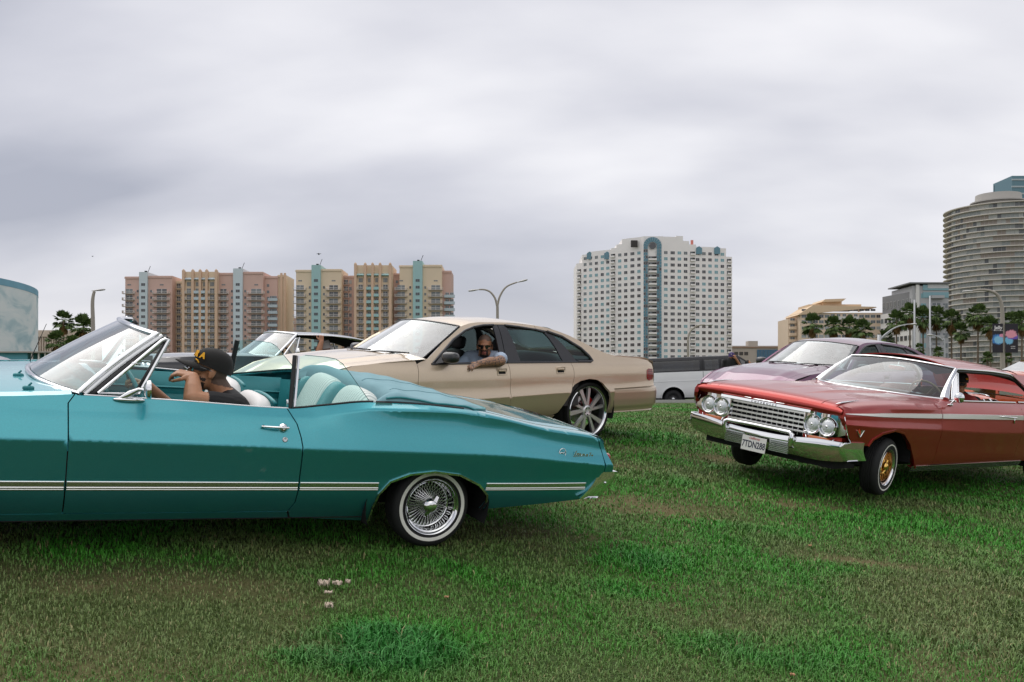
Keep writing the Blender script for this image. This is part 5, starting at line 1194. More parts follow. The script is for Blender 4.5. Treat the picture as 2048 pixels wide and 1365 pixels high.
# ------------------------------------------------------------------ black hardtop coupe
BLACKP = paint('black_paint', (.022, .022, .024), flake=.55, rough=.28)
def black_coupe():
    c = Car('coupe_car', 'black hardtop coupe with chrome trim, behind the convertible and the tan sedan', 'car', 800.8, 836.3, 16.28, 36, .86, gx=-.037, gd=.031); r = c.root
    top = [(4.0, .84), (3.2, .90), (2.3, .925), (1.0, .905), (.4, .95), (-.2, .93), (-1.2, .80)]
    S = c.side = Side([([(0, .16)], [(0, .88)], 0), ([(0, .40)], [(0, .965)], 0), ([(0, .68)], [(0, 1.01)], 1), ([(0, .78)], [(0, .965)], 0), (top, [(4, .86), (0, .88)], 0)], taper=[(4, .95), (3.4, .99), (2.8, 1), (-.3, 1), (-1.3, .93)])
    T = cub(*zip(*top)); surf = S.surf(); g = .003
    fa = [(3.02 + .42 * math.cos(a), .30 + .30 * math.sin(a)) for a in np.linspace(0, math.pi, 14)]; ra = [(.08 + .42 * math.cos(a), .28 + .27 * math.sin(a)) for a in np.linspace(0, math.pi, 14)]
    tl = lambda a, b, n: [(x, float(T(x))) for x in np.linspace(a, b, n)]
    panel('front_fender', [(2.24, .22), (2.6, .22)] + fa[::-1] + [(3.44, .28), (3.9, .30), (4.0, .6)] + tl(3.98, 2.24, 18), surf, BLACKP, r, h=.07, mirror=True)
    panel('door', [(.98, .25), (2.234, .25)] + tl(2.234, .98, 12), surf, BLACKP, r, h=.07, mirror=True)
    panel('quarter_panel', [(.974, .22)] + [(.52, .22)] + ra + [(-.36, .30), (-1.15, .36), (-1.28, .55), (-1.18, .78)] + tl(-1.15, .974, 20), surf, BLACKP, r, h=.07, mirror=True)
    deck = lambda u, v: np.stack([u, v * S.W(u, T(u)), T(u) + .035 * (1 - v ** 2) + .01 * np.clip((1 - np.abs(v)) / .08, 0, 1)], 1)
    sheet('hood', deck, BLACKP, r, (2.15, 3.98), (-1, 1), 24, 30); sheet('trunk_lid', deck, BLACKP, r, (-1.2, -.2), (-1, 1), 12, 20)
    def nose(u, v): return np.stack([4.0 + .04 * (1 - u * u), u * .90, .30 + v * .58], 1)
    sheet('grille', nose, mat('black_grille', (.02, .02, .02), rough=.4), r, (-1, 1), (0, 1), 12, 8, up=(1, 0, 0))
    for k in range(7): s = MB(); s.tube([(4.05 - .04 * (y / .88) ** 2, y, .56 + .04 * k) for y in np.linspace(-.86, .86, 9)], .008, 6); s.build('grille_bar', CHROME, r)
    for y in (-.78, -.56, .56, .78): MB().lathe([(-.02, .10), (.03, .098), (.035, .085), (.045, 0)], (4.02, y, .68), (1, 0, 0), 24).build('headlight', CHROME, r, smooth=True)
    s = MB(); s.tube([(3.75, .98, .46), (4.0, .96, .46), (4.12, .6, .44), (4.14, 0, .44), (4.12, -.6, .44), (4.0, -.96, .46), (3.75, -.98, .46)], .075, 10, flat=.6); s.build('front_bumper', CHROME, r, smooth=True)
    MB().box((-1.30, -.85, .36), (-1.22, .85, .78)).build('tail_panel', BLACKP, r); s = MB(); s.box((-1.40, -.92, .42), (-1.30, .92, .56)); s.build('rear_bumper', CHROME, r)
    # fender badge
    q = c.S(378, 738); P = np.array([q[0], float(S.W(*q)) + .006, q[1]]); s = MB(); s.tube([P + (.07, 0, .025), P + (0, 0, -.02), P + (-.07, 0, .025)], .012, 6); s.tube([P + (0, 0, -.03), P + (0, 0, .06)], .010, 6); s.tube([P + (.03, 0, .05), P + (-.03, 0, .05)], .012, 6); s.build('fender_badge', CHROME, r)
    # cabin
    H_ = 1.285
    def ws(u, v):
        a = np.abs(u); y = u * (.80 - .145 * v); xb = 2.16 + .24 * (1 - a ** 2.3); xt = 1.76 + .13 * (1 - a ** 2.3); z = .93 + v * (H_ - .93 + .03 * (1 - a * a)); return np.stack([xb + (xt - xb) * v, y, z], 1)
    sheet('windshield', ws, glass('coupe_windshield', (.42, .55, .58), 1.8, painted_sheen=.30), r, (-1, 1), (0, 1), 24, 10)
    U = np.linspace(-1, 1, 21); tube_part('windshield_frame', np.vstack([ws(np.full(6, -1.), np.linspace(0, 1, 6)), ws(U, np.ones(21)), ws(np.full(6, 1.), np.linspace(1, 0, 6))]), .018, CHROME, r, 8)
    ez = cub([1.8, 1.3, .8, .4, .1, -.25], [H_, H_ + .012, H_ - .01, H_ - .08, H_ - .18, .95])
    def roof(u, v): k = np.abs(v); xf = 1.77 + .12 * (1 - k ** 2.2); x = xf + u * (-.25 - xf); return np.stack([x, v * (.66 + .16 * np.clip(.6 - x, 0, 1) ** 1.5), ez(x) + .045 * (1 - k ** 2.2) * np.clip((x + .3) / .6, .2, 1)], 1)
    sheet('roof', roof, BLACKP, r, (0, 1), (-1, 1), 30, 30, flange=.02)
    sheet('headliner', lambda u, v: roof(u, v) - np.array([0, 0, .045]), DARK, r, (.03, .9), (-.95, .95), 10, 10, up=(0, 0, -1))
    P = [(x, float(.66 + .16 * max(.6 - x, 0) ** 1.5) + .006, float(ez(x)) - .012) for x in np.linspace(1.75, .52, 14)] + [(.44, .74, 1.13), (.40, .80, 1.0), (.36, .85, .96)]
    tube_part('drip_rail', P, .012, CHROME, r, 8, mirror=True)
    for s_ in (1, -1):
        yv = lambda z: s_ * (.87 + (.675 - .87) * (z - .92) / .34)
        MB().tube([(x, yv(z), z) for x, z in ((2.06, .94), (1.80, 1.22), (1.73, 1.235), (1.86, .94))], .010, 8).build('vent_frame', CHROME, r, smooth=True, sharp=60)
        mobj('vent_glass', [(x, yv(z), z) for x, z in ((2.05, .94), (1.80, 1.22), (1.73, 1.235), (1.86, .94))], [(0, 1, 2, 3)], GLASS, r, False)
        tube_part('belt_moulding', [(x, s_ * (float(S.W(x, T(x))) - .01), float(T(x)) + .006) for x in np.linspace(2.1, .4, 12)], .009, CHROME, r)
        sheet('door_card', lambda u, v, s_=s_: np.stack([u, s_ * (.84 - .0 * v), .4 + v * .52], 1), DARK, r, (.4, 2.2), (0, 1), 4, 3, up=(0, -s_, 0))
        s = MB(); s.tube([(.46, s_ * .80, .95), (.62, s_ * .73, 1.10), (.9, s_ * .73, 1.06)], .008, 6); s.build('quarter_glass_frame', CHROME, r)
    hd = c.Y(597, 704, 1.03); b = np.array([hd[0] + .06, .87, .935])
    MB().lathe([(.006, 0), (.004, .05), (-.002, .056), (-.03, .046), (-.044, .02), (-.046, 0)], hd, (-.95, .1, .05), 22).build('mirror_head', CHROME, r, smooth=True, sharp=40)
    s = MB(); rbox(s, b, (.06, .02, .010), 2.3); s.tube([b, hd], .010, 8); s.build('mirror_arm', CHROME, r, smooth=True)
    MB().box((-1.0, -.6, .26), (3.8, .6, .36)).build('underbody', DARK, r); MB().box((.4, -.84, .3), (2.3, .84, .36)).build('floor_pan', DARK, r)
    s = MB(); s.box((2.0, -.78, .6), (2.2, .78, .93)); s.build('dashboard', DARK, r)
    for y0 in (.38, -.38): s = MB(); rbox(s, (1.15, y0, .70), (.08, .30, .26), 3.4, roty(-20)); s.build('front_backrest', BLACKTRIM, r, smooth=True)
    s = MB(); rbox(s, (.35, 0, .72), (.1, .7, .24), 4, roty(-24)); s.build('rear_backrest', BLACKTRIM, r, smooth=True)
    steering_wheel(r, (1.75, .38, .90), 26, .19, BLACKTRIM)
    for x in (.05, 3.02):
        for sg in (1, -1): wire_wheel(r, (x, .86 * sg, .30), (0, sg, 0), ww=(.222, .234))
    wheel_well(r, .08, .32, .42, .45, .93); wheel_well(r, 3.02, .34, .42, .45, .93)
    return c
BLACKCAR = black_coupe()
# ------------------------------------------------------------------ plum car at the left edge (only its nose shows)
PLUM = paint('plum_paint', (.045, .018, .040), flake=.5, rough=.3)
PLUMCAR = Car('sedan_car', 'dark plum sedan whose hood shows behind the convertible at the left edge', 'car', 58, 852, 13.2, 176, .5, gx=0, gd=0, xpt=4.05, zpt=0)
sedan(PLUMCAR, PLUM, lift=-.06)
for xx, yy_, sg in ((.03, .84, 1), (.03, -.84, -1), (2.94, .84, 1), (2.94, -.84, -1)): plain_wheel(PLUMCAR.root, (xx, yy_, .33), (0, sg, 0))
# ------------------------------------------------------------------ white van
def van():
    c = Car('passenger_van', 'white van with a dark grey upper half and tinted windows', 'van', 1347.5, 816, 42, 177, -.95, gx=0, gd=0, pitch=2.2); r = c.root
    WH = mat('van_white', (.72, .73, .72), rough=.35, coat=.6, noise=.05, nscale=2); GR = mat('van_grey', (.030, .030, .033), rough=.5, coat=.0, spec=.25)
    S = c.side = Side([([(0, .30)], [(0, .90)], 0), ([(0, .55)], [(0, .985)], 0), ([(0, 1.0)], [(0, 1.0)], 0), ([(0, 1.45)], [(0, .985)], 0), ([(0, 1.95)], [(0, .90)], 0), ([(0, 2.10)], [(0, .80)], 0)], taper=[(4.7, .80), (4.2, .95), (3.6, 1), (-1.0, 1), (-1.2, .95)])
    surf = S.surf(); ar = lambda x0: [(x0 + .50 * math.cos(a), .42 + .48 * math.sin(a)) for a in np.linspace(0, math.pi, 14)]
    cuts = [(-1.17, 1.27), (1.28, 2.02), (2.03, 2.75), (2.76, 3.95)]
    panel('rear_side', [(1.275, .40), (1.275, 1.50), (-1.17, 1.50), (-1.18, .45), (-.52, .42)] + ar(0)[::-1], surf, WH, r, h=.12, mirror=True)
    panel('side_door', [(1.285, .40), (2.745, .40), (2.745, 1.50), (1.285, 1.50)], surf, WH, r, h=.12, mirror=True)
    panel('front_side', [(2.755, .40), (2.95, .42)] + ar(3.45)[::-1] + [(3.97, .45), (4.6, .5), (4.62, 1.0), (4.3, 1.12), (3.62, 1.30), (3.5, 1.50), (2.755, 1.50)], surf, WH, r, h=.12, mirror=True)
    upper = [(-1.17, 1.505), (3.5, 1.505), (3.42, 1.56), (3.1, 1.86), (2.85, 2.06), (2.7, 2.10), (-1.05, 2.10), (-1.15, 2.0)]
    wins = [('rear_glass', [(-.98, 1.55), (1.14, 1.55), (1.16, 1.98), (-.92, 1.98)]), ('side_glass', [(1.36, 1.55), (1.95, 1.55), (1.95, 1.99), (1.36, 1.99)]), ('side_glass', [(2.08, 1.55), (2.66, 1.55), (2.66, 1.99), (2.08, 1.99)])]
    fw = [(2.84, 1.55), (3.34, 1.55), (3.05, 1.84), (2.84, 1.97)]
    panel('upper_side', upper, surf, GR, r, h=.12, holes=[w_[1] for w_ in wins] + [fw], mirror=True)
    tint = glass('van_tint', (.10, .12, .15), 1.6)
    for nm, o in wins: panel(nm, o, S.surf(-.01), tint, r, h=.2, flange=0, mirror=True)
    for x in (1.28, 2.02, 2.75): s = MB(); s.tube([(x, -float(S.W(x, z)) - .001, z) for z in np.linspace(.42, 2.05, 14)], .008, 4); s.build('door_seam', DARK, r)
    strip_on('swage_line', S, [(-1.1, 1.12), (2.7, 1.12)], .05, .008, WH, r, mirror=True)
    strip_on('arch_lip', S, ar(0), .05, .015, WH, r, step=.06, mirror=True)
    sheet('roof', lambda u, v: np.stack([u, v * .80, 2.10 + .05 * (1 - v * v) + 0 * u], 1), GR, r, (-1.1, 2.75), (-1, 1), 10, 12)
    sheet('windshield', lambda u, v: np.stack([3.62 - .85 * v + .12 * (1 - u * u), u * (.92 - .12 * v), 1.30 + .83 * v], 1), glass('van_windshield', (.5, .6, .6), 2.5, painted_sheen=.3), r, (-1, 1), (0, 1), 12, 10)
    sheet('hood', lambda u, v: np.stack([3.6 + u * 1.0, v * .9 * (1 - .1 * u), 1.31 - .22 * u ** 1.5 + .05 * (1 - v * v)], 1), WH, r, (0, 1), (-1, 1), 8, 12)
    sheet('front_end', lambda u, v: np.stack([4.62 + .05 * (1 - u * u), u * .80, .45 + v * .68], 1), GR, r, (-1, 1), (0, 1), 10, 6, up=(1, 0, 0))
    sheet('rear_end', lambda u, v: np.stack([-1.19 + .08 * v ** 3, u * (.94 - .12 * v ** 3), .45 + v * 1.66], 1), WH, r, (-1, 1), (0, 1), 10, 10, up=(-1, 0, 0))
    MB().box((-1.15, -.82, .34), (4.5, .82, .46)).build('chassis', DARK, r); MB().box((-1.1, -.88, 1.0), (2.7, .88, 1.04)).build('load_floor', DARK, r)
    s = MB(); s.box((-1.3, -.9, .42), (-1.18, .9, .60)); s.build('rear_bumper', BLACKTRIM, r)
    for x in (0, 3.45):
        for sg in (1, -1): plain_wheel(r, (x, .90 * sg, .37), (0, sg, 0), ro=.38, rl=.22, wd=.24, m=BLACKTRIM if True else None)
    MB().lathe([(0, .07), (.03, .06), (.035, 0)], (0, -.90, .37), (0, -1, 0), 16).build('hub_cap', CHROME_DULL, r, smooth=True)
    wheel_well(r, 0, .42, .50, .4, .95); wheel_well(r, 3.45, .42, .50, .4, .95)
    s = MB(); rbox(s, (3.25, -1.06, 1.52), (.06, .10, .12), 4); s.build('door_mirror', BLACKTRIM, r, smooth=True)
    for y0 in (.45, -.45): s = MB(); rbox(s, (2.45, y0, 1.35), (.08, .25, .34), 3.5, roty(-12)); s.build('front_backrest', BLACKTRIM, r, smooth=True)
    return c
VAN = van()
# ------------------------------------------------------------------ orange hot rod seen through the red coupe's windows
def hotrod():
    ORG = paint('orange_paint', (.55, .075, .012), flake=.45, rough=.28)
    c = Car('hot_rod_car', 'orange hot rod with exposed chrome engine, beyond the red coupe', 'car', 2090, 909, 16.5, 20, .7, gx=-.08, gd=.06); r = c.root
    # origin under the rear part; body grows forward to image left
    def hoodf(u, v): a = v * np.pi; w_ = .52 - .10 * u; return np.stack([.35 + u * .55, np.cos(a) * w_, .75 + (.58 - .05 * u) * np.sin(a) ** .55], 1)
    sheet('cowl', hoodf, ORG, r, (0, 1), (0, 1), 8, 24, up=(0, 0, 1))
    def bodyf(u, v): a = v * np.pi; w_ = .52 + .18 * np.sin(np.clip(u, 0, 1) * 1.7); return np.stack([.35 - u * 1.9, np.cos(a) * w_, .50 + (.84 + .04 * u) * np.sin(a) ** .4], 1)
    sheet('body', bodyf, ORG, r, (0, 1), (0, 1), 16, 24, up=(0, 0, 1))
    for s_ in (1, -1):
        panel('side_grille', [(.42, .93), (.85, .93), (.85, 1.06), (.42, 1.06)], lambda x, z, s_=s_: np.stack([x, s_ * (.53 - .10 * (x - .35) / .55 + 0 * z), z], 1), CHROME_DULL, r, h=.05, out=(0, s_, 0))
        f = lambda u, v, s_=s_: np.stack([1.45 + .62 * np.cos(np.pi * (u * .9 + .05)), s_ * (.55 + .28 * v), .42 + .50 * np.sin(np.pi * (u * .9 + .05)) - .06 * v * v], 1)
        sheet('front_wing', f, ORG, r, (0, 1), (0, 1), 16, 6)
        plain_wheel(r, (1.45, .80 * s_, .36), (0, s_, 0), ro=.36, rl=.21); plain_wheel(r, (-1.1, .84 * s_, .38), (0, s_, 0), ro=.38, rl=.21)
        MB().lathe([(0, .10), (.05, .095), (.06, .085), (.07, 0), (-.12, .03), (-.13, 0)][:4], (1.72, .34 * s_, .98), (1, 0, 0), 20).build('headlight', ORG, r, smooth=True)
    # engine
    s = MB(); s.box((.95, -.24, .70), (1.55, .24, 1.0)); s.build('engine_block', CHROME_DULL, r)
    for k in range(4):
        for s_ in (1, -1): MB().tube([(1.02 + .14 * k, .14 * s_, .98), (1.02 + .14 * k, .20 * s_, 1.22), (1.02 + .14 * k, .20 * s_, 1.30)], [.035, .035, .045], 10).build('intake_stack', CHROME, r, smooth=True, sharp=50)
        for s_ in (1, -1): MB().tube([(1.0 + .15 * k, .24 * s_, .90), (1.0 + .15 * k, .36 * s_, .88), (.95 + .15 * k, .42 * s_, .74)], .03, 8).build('exhaust_pipe', CHROME, r, smooth=True)
    s = MB(); s.box((1.0, -.12, 1.0), (1.5, .12, 1.12)); s.build('blower', CHROME, r)
    s = MB(); s.box((1.74, -.28, .55), (1.80, .28, 1.15)); s.build('radiator', CHROME, r)
    sheet('windshield', lambda u, v: np.stack([.02 - .35 * v, u * (.36 - .03 * v), 1.34 + .17 * v], 1), glass('rod_windshield', (.6, .65, .65), 3., painted_sheen=.5), r, (-1, 1), (0, 1), 8, 4)
    sheet('roof', lambda u, v: np.stack([-.34 - 1.0 * u, v * .36, 1.52 + .05 * (1 - v * v) - .1 * u * u], 1), ORG, r, (0, 1), (-1, 1), 8, 12)
    MB().box((-1.3, -.35, .35), (1.7, .35, .48)).build('chassis', DARK, r)
    return c
HOTROD = hotrod()
# ------------------------------------------------------------------ people
def capsule(mb, p0, r0, p1, r1, n=14):
    p0 = np.asarray(p0, float); p1 = np.asarray(p1, float); d = p1 - p0; L_ = np.linalg.norm(d); d = d / (L_ + 1e-9); a, b = frame(d); P = []; rr = []
    for k in range(5): t = math.pi / 2 * (1 - k / 4); P.append(p0 - d * r0 * math.sin(t)); rr.append(max(r0 * math.cos(t), 1e-4))
    for k in range(5): t = math.pi / 2 * k / 4; P.append(p1 + d * r1 * math.sin(t)); rr.append(max(r1 * math.cos(t), 1e-4))
    vs_ = []; fs = []
    for p, q in zip(P, rr):
        for k in range(n): t = 2 * math.pi * k / n; vs_.append(p + (a * math.cos(t) + b * math.sin(t)) * q)
    for i in range(len(P) - 1):
        for k in range(n): fs.append((i * n + k, i * n + (k + 1) % n, (i + 1) * n + (k + 1) % n, (i + 1) * n + k))
    mb.add(vs_, fs)
class Body:
    """union of tapered limbs and ellipsoids, remeshed into one skin; every piece carries a material label"""
    def __init__(s): s.mb = MB(); s.seg = []
    def limb(s, pts, rad, lab):
        for i in range(len(pts) - 1):
            capsule(s.mb, pts[i], rad[i], pts[i + 1], rad[i + 1]); s.seg.append((np.asarray(pts[i], float), np.asarray(pts[i + 1], float), rad[i], rad[i + 1], lab))
    def blob(s, c, rad, lab, Rm=None):
        s.mb.ell(c, rad, 20, 14, Rm); s.seg.append((np.asarray(c, float), np.asarray(c, float), rad, Rm, lab))
    def build(s, name, mats, voxel, M, label, cat='person', smooth=4, paintf=None):
        labs = list(mats); o = mobj(name, s.mb.v, s.mb.f, mats[labs[0]])
        md = o.modifiers.new('r', 'REMESH'); md.mode = 'VOXEL'; md.voxel_size = voxel; ms = o.modifiers.new('s', 'SMOOTH'); ms.factor = .5; ms.iterations = smooth
        dg = bpy.context.evaluated_depsgraph_get(); dg.update(); me = bpy.data.meshes.new_from_object(o.evaluated_get(dg)); bpy.data.objects.remove(o)
        n = len(me.vertices); co = np.zeros(n * 3); me.vertices.foreach_get('co', co); co = co.reshape(-1, 3)
        best = np.full(n, 1e9); idx = np.zeros(n, int)
        for a, b, r0, r1, lab in s.seg:
            if np.ndim(r0):
                q = co - a
                if r1 is not None: q = q @ r1
                d = (np.linalg.norm(q / np.asarray(r0), axis=1) - 1) * min(r0)
            else:
                ab = b - a; t = np.clip(((co - a) @ ab) / (ab @ ab + 1e-9), 0, 1); d = np.linalg.norm(co - a - t[:, None] * ab, axis=1) - (r0 + (r1 - r0) * t)
            w_ = d < best; best[w_] = d[w_]; idx[w_] = labs.index(lab)
        if paintf: idx = paintf(co, idx, labs)
        pf = np.zeros(len(me.polygons), dtype=np.int32); lv = np.zeros(len(me.loops), dtype=np.int32); me.loops.foreach_get('vertex_index', lv); ls = np.zeros(len(me.polygons), dtype=np.int32); me.polygons.foreach_get('loop_start', ls)
        pf[:] = idx[lv[ls]]
        me.materials.clear()
        for l_ in labs: me.materials.append(mats[l_])
        me.polygons.foreach_set('material_index', pf); me.polygons.foreach_set('use_smooth', np.ones(len(me.polygons), dtype=bool)); me.update()
        ob = bpy.data.objects.new(name, me); COL.objects.link(ob); ob.matrix_world = M; tag(ob, label, cat); return ob
def skin(name, c):
    m = mat(name, c, rough=.5, noise=.18, nscale=30); m.node_tree.nodes['Principled BSDF'].inputs['Subsurface Weight'].default_value = .08; m.node_tree.nodes['Principled BSDF'].inputs['Subsurface Radius'].default_value = (.02, .008, .004); return m
SK = skin('skin_tan', (.42, .20, .105)); SKD = skin('skin_brown', (.34, .15, .075)); BEARD = mat('beard_hair', (.022, .014, .010), rough=.7); LIP = skin('lips', (.36, .11, .08)); STUB = mat('shaved_hair', (.12, .075, .055), rough=.7)
TEE = mat('black_tee', (.010, .010, .011), rough=.9, noise=.3, nscale=30, bump=.3, bscale=30); WTEE = mat('pale_blue_tee', (.40, .48, .60), rough=.85, noise=.08, nscale=14, bump=.5, bscale=24)
def tattoo_skin():
    m = skin('tattooed_skin', (.36, .19, .11)); t = m.node_tree; b = t.nodes['Principled BSDF']; src = b.inputs['Base Color'].links[0].from_socket
    tcx = t.nodes.new('ShaderNodeTexCoord'); nn = t.nodes.new('ShaderNodeTexNoise'); nn.inputs['Scale'].default_value = 24; nn.inputs['Detail'].default_value = 3; nn.inputs['Distortion'].default_value = 2.5; t.links.new(tcx.outputs['Object'], nn.inputs[0])
    cr = t.nodes.new('ShaderNodeValToRGB'); cr.color_ramp.elements[0].position = .50; cr.color_ramp.elements[1].position = .56; t.links.new(nn.outputs['Fac'], cr.inputs[0])
    mx = t.nodes.new('ShaderNodeMixRGB'); t.links.new(cr.outputs[0], mx.inputs[0]); t.links.new(src, mx.inputs[1]); mx.inputs[2].default_value = (.06, .055, .055, 1); t.links.new(mx.outputs[0], b.inputs['Base Color']); return m
TAT = tattoo_skin()
def head(B, C, f, up, s=1., lab='skin', beard=False):
    """head centred at C looking along f; returns transform from head axes (x fwd, y left, z up)"""
    f = norm(f); l = norm(np.cross(up, f)); u = np.cross(f, l); Rm = np.stack([f, l, u], 1); P = lambda x, y, z: np.asarray(C) + Rm @ (np.array([x, y, z]) * s)
    e = lambda c, r, lb=lab: B.blob(P(*c), [q * s for q in r], lb, Rm)
    e((-.008, 0, .028), (.098, .078, .098)); e((.020, 0, -.038), (.070, .062, .078)); e((.048, 0, -.082), (.040, .040, .032))       # skull, face, chin
    e((.030, .030, -.062), (.045, .034, .045)); e((.030, -.030, -.062), (.045, .034, .045))                                          # jaw
    e((.086, 0, .022), (.014, .052, .012))                                                                                          # brow
    B.limb([P(.088, 0, .014), P(.112, 0, -.026)], [.010 * s, .0135 * s], lab); e((.098, .014, -.028), (.012, .010, .009)); e((.098, -.014, -.028), (.012, .010, .009))
    e((.068, .042, -.012), (.030, .024, .022)); e((.068, -.042, -.012), (.030, .024, .022))                                           # cheeks
    e((.087, 0, -.057), (.013, .024, .0075), 'lip'); e((.084, 0, -.068), (.013, .021, .008), 'lip')
    for sg in (1, -1):
        e((-.006, sg * .080, -.006), (.020, .008, .031)); e((.002, sg * .078, -.028), (.010, .007, .012))                              # ears
    return Rm, P
def hand(B, w_, d, n, s=1., curl=40, lab='skin', thumb=1, spread=6, cl2=1.0):
    """hand from wrist w_ along d; n = back-of-hand normal; fingers curl away from n; thumb on side `thumb`"""
    d = norm(d); n = np.asarray(n, float); n = norm(n - d * n.dot(d)); q = np.cross(n, d) * thumb; w_ = np.asarray(w_, float)
    for k, off in enumerate((.027, .009, -.009, -.026)): B.limb([w_ + q * off * .55 * s, w_ + d * .085 * s + q * off * s], [.017 * s, .0125 * s], lab)
    for k, (off, L_) in enumerate(((.029, .070), (.010, .080), (-.009, .074), (-.027, .058))):
        p = w_ + d * .088 * s + q * off * s; dd = norm(d + q * (off * spread)); a = 0; ang = curl * (1 + .08 * k)
        for seg, (fr, rr) in enumerate(((.45, .0095), (.32, .0088), (.23, .0078))):
            a += ang * (.8 if seg == 0 else cl2); v_ = dd * math.cos(R(a)) - n * math.sin(R(a)); p2 = p + v_ * L_ * fr * s; B.limb([p, p2], [rr * s, (rr - .0008) * s], lab); p = p2
    t0 = w_ + d * .022 * s + q * .028 * s; t1 = t0 + norm(d * .7 + q * .75 - n * .25) * .045 * s; t2 = t1 + norm(d * .9 + q * .15 - n * .4) * .032 * s; t3 = t2 + norm(d * .9 - q * .1 - n * .5) * .024 * s
    B.limb([t0, t1, t2, t3], [.016 * s, .0125 * s, .0105 * s, .009 * s], lab)
def cap_hat(P, Rm, s, m, parent, M, brim=.085, brimm=None, z0=.022, tilt=0, bw=.074):
    """cap in head axes; crown + curved brim, as children of the person"""
    mb = MB(); n = 26; rows = 9; vs_ = []; fs = []
    for j in range(rows + 1):
        t = j / rows
        for k in range(n):
            a = 2 * math.pi * k / n; rx, ry = .112, .092; hh = .118
            rr = (1 - t ** 3.2) ** .5 if t < 1 else 0; lift = .012 * math.cos(a) * (1 - t)
            vs_.append(P(-.010 + rx * rr * math.cos(a) + .010 * t * math.cos(a) * 0, ry * rr * math.sin(a), z0 + hh * t + (.014 if math.cos(a) > 0 else -.018) * abs(math.cos(a)) * (1 - t)))
    for j in range(rows):
        for k in range(n): fs.append((j * n + k, j * n + (k + 1) % n, (j + 1) * n + (k + 1) % n, (j + 1) * n + k))
    mb.add(vs_, fs); c = mb.build('cap', m, parent, smooth=True)
    mb = MB(); mb.ell(P(-.010, 0, z0 + .118), (.007, .007, .004)); mb.build('cap_button', m, c, smooth=True)
    mb = MB(); vs_ = []; fs = []; na, nr = 16, 6
    for sgn in (0, 1):
        for i in range(na + 1):
            a = R(-80 + 160 * i / na)
            for j in range(nr + 1):
                t = j / nr; x = -.010 + .108 * math.cos(a) + t * brim * max(math.cos(a), 0) ** .55; y = .090 * math.sin(a) * (1 - .12 * t); z = z0 + .012 - .016 * t - .012 * (y / .08) ** 2 * (1 + t) - .004 * sgn
                vs_.append(P(x, y, z))
    w_ = nr + 1; o = (na + 1) * w_
    for i in range(na):
        for j in range(nr):
            q = (i * w_ + j, (i + 1) * w_ + j, (i + 1) * w_ + j + 1, i * w_ + j + 1); fs.append(q); fs.append(tuple(k + o for k in reversed(q)))
        fs.append((i * w_ + nr, (i + 1) * w_ + nr, o + (i + 1) * w_ + nr, o + i * w_ + nr))
    mb.add(vs_, fs); mb.build('cap_brim', brimm or m, c, smooth=True)
    return c
def shades(P, parent, s=1.):
    m = mat('sunglass_lens', (.006, .006, .007), rough=.05, coat=1); mb = MB()
    for sg in (1, -1):
        pts = [(.106 - .018 * (abs(y) / .06) ** 2, sg * y, z) for y, z in ((.007, .016), (.030, .022), (.058, .019), (.062, .004), (.050, -.018), (.028, -.022), (.012, -.010))]
        k = len(pts); V = [P(*p) for p in pts] + [P(p[0] - .006, p[1], p[2]) for p in pts]; mb.add(V, [tuple(range(k)), tuple(range(2 * k - 1, k - 1, -1))] + [(i, (i + 1) % k, k + (i + 1) % k, k + i) for i in range(k)])
        mb.tube([P(.089, sg * .062, .014), P(.05, sg * .080, .012), P(-.005, sg * .084, .008)], .0035 * s, 6)
    mb.tube([P(.106, -.012, .012), P(.110, 0, .016), P(.106, .012, .012)], .003 * s, 6); return mb.build('sunglasses', m, parent)
CAPM = mat('black_cap', (.012, .011, .010), rough=.85, noise=.3, nscale=60, bump=.3, bscale=200)
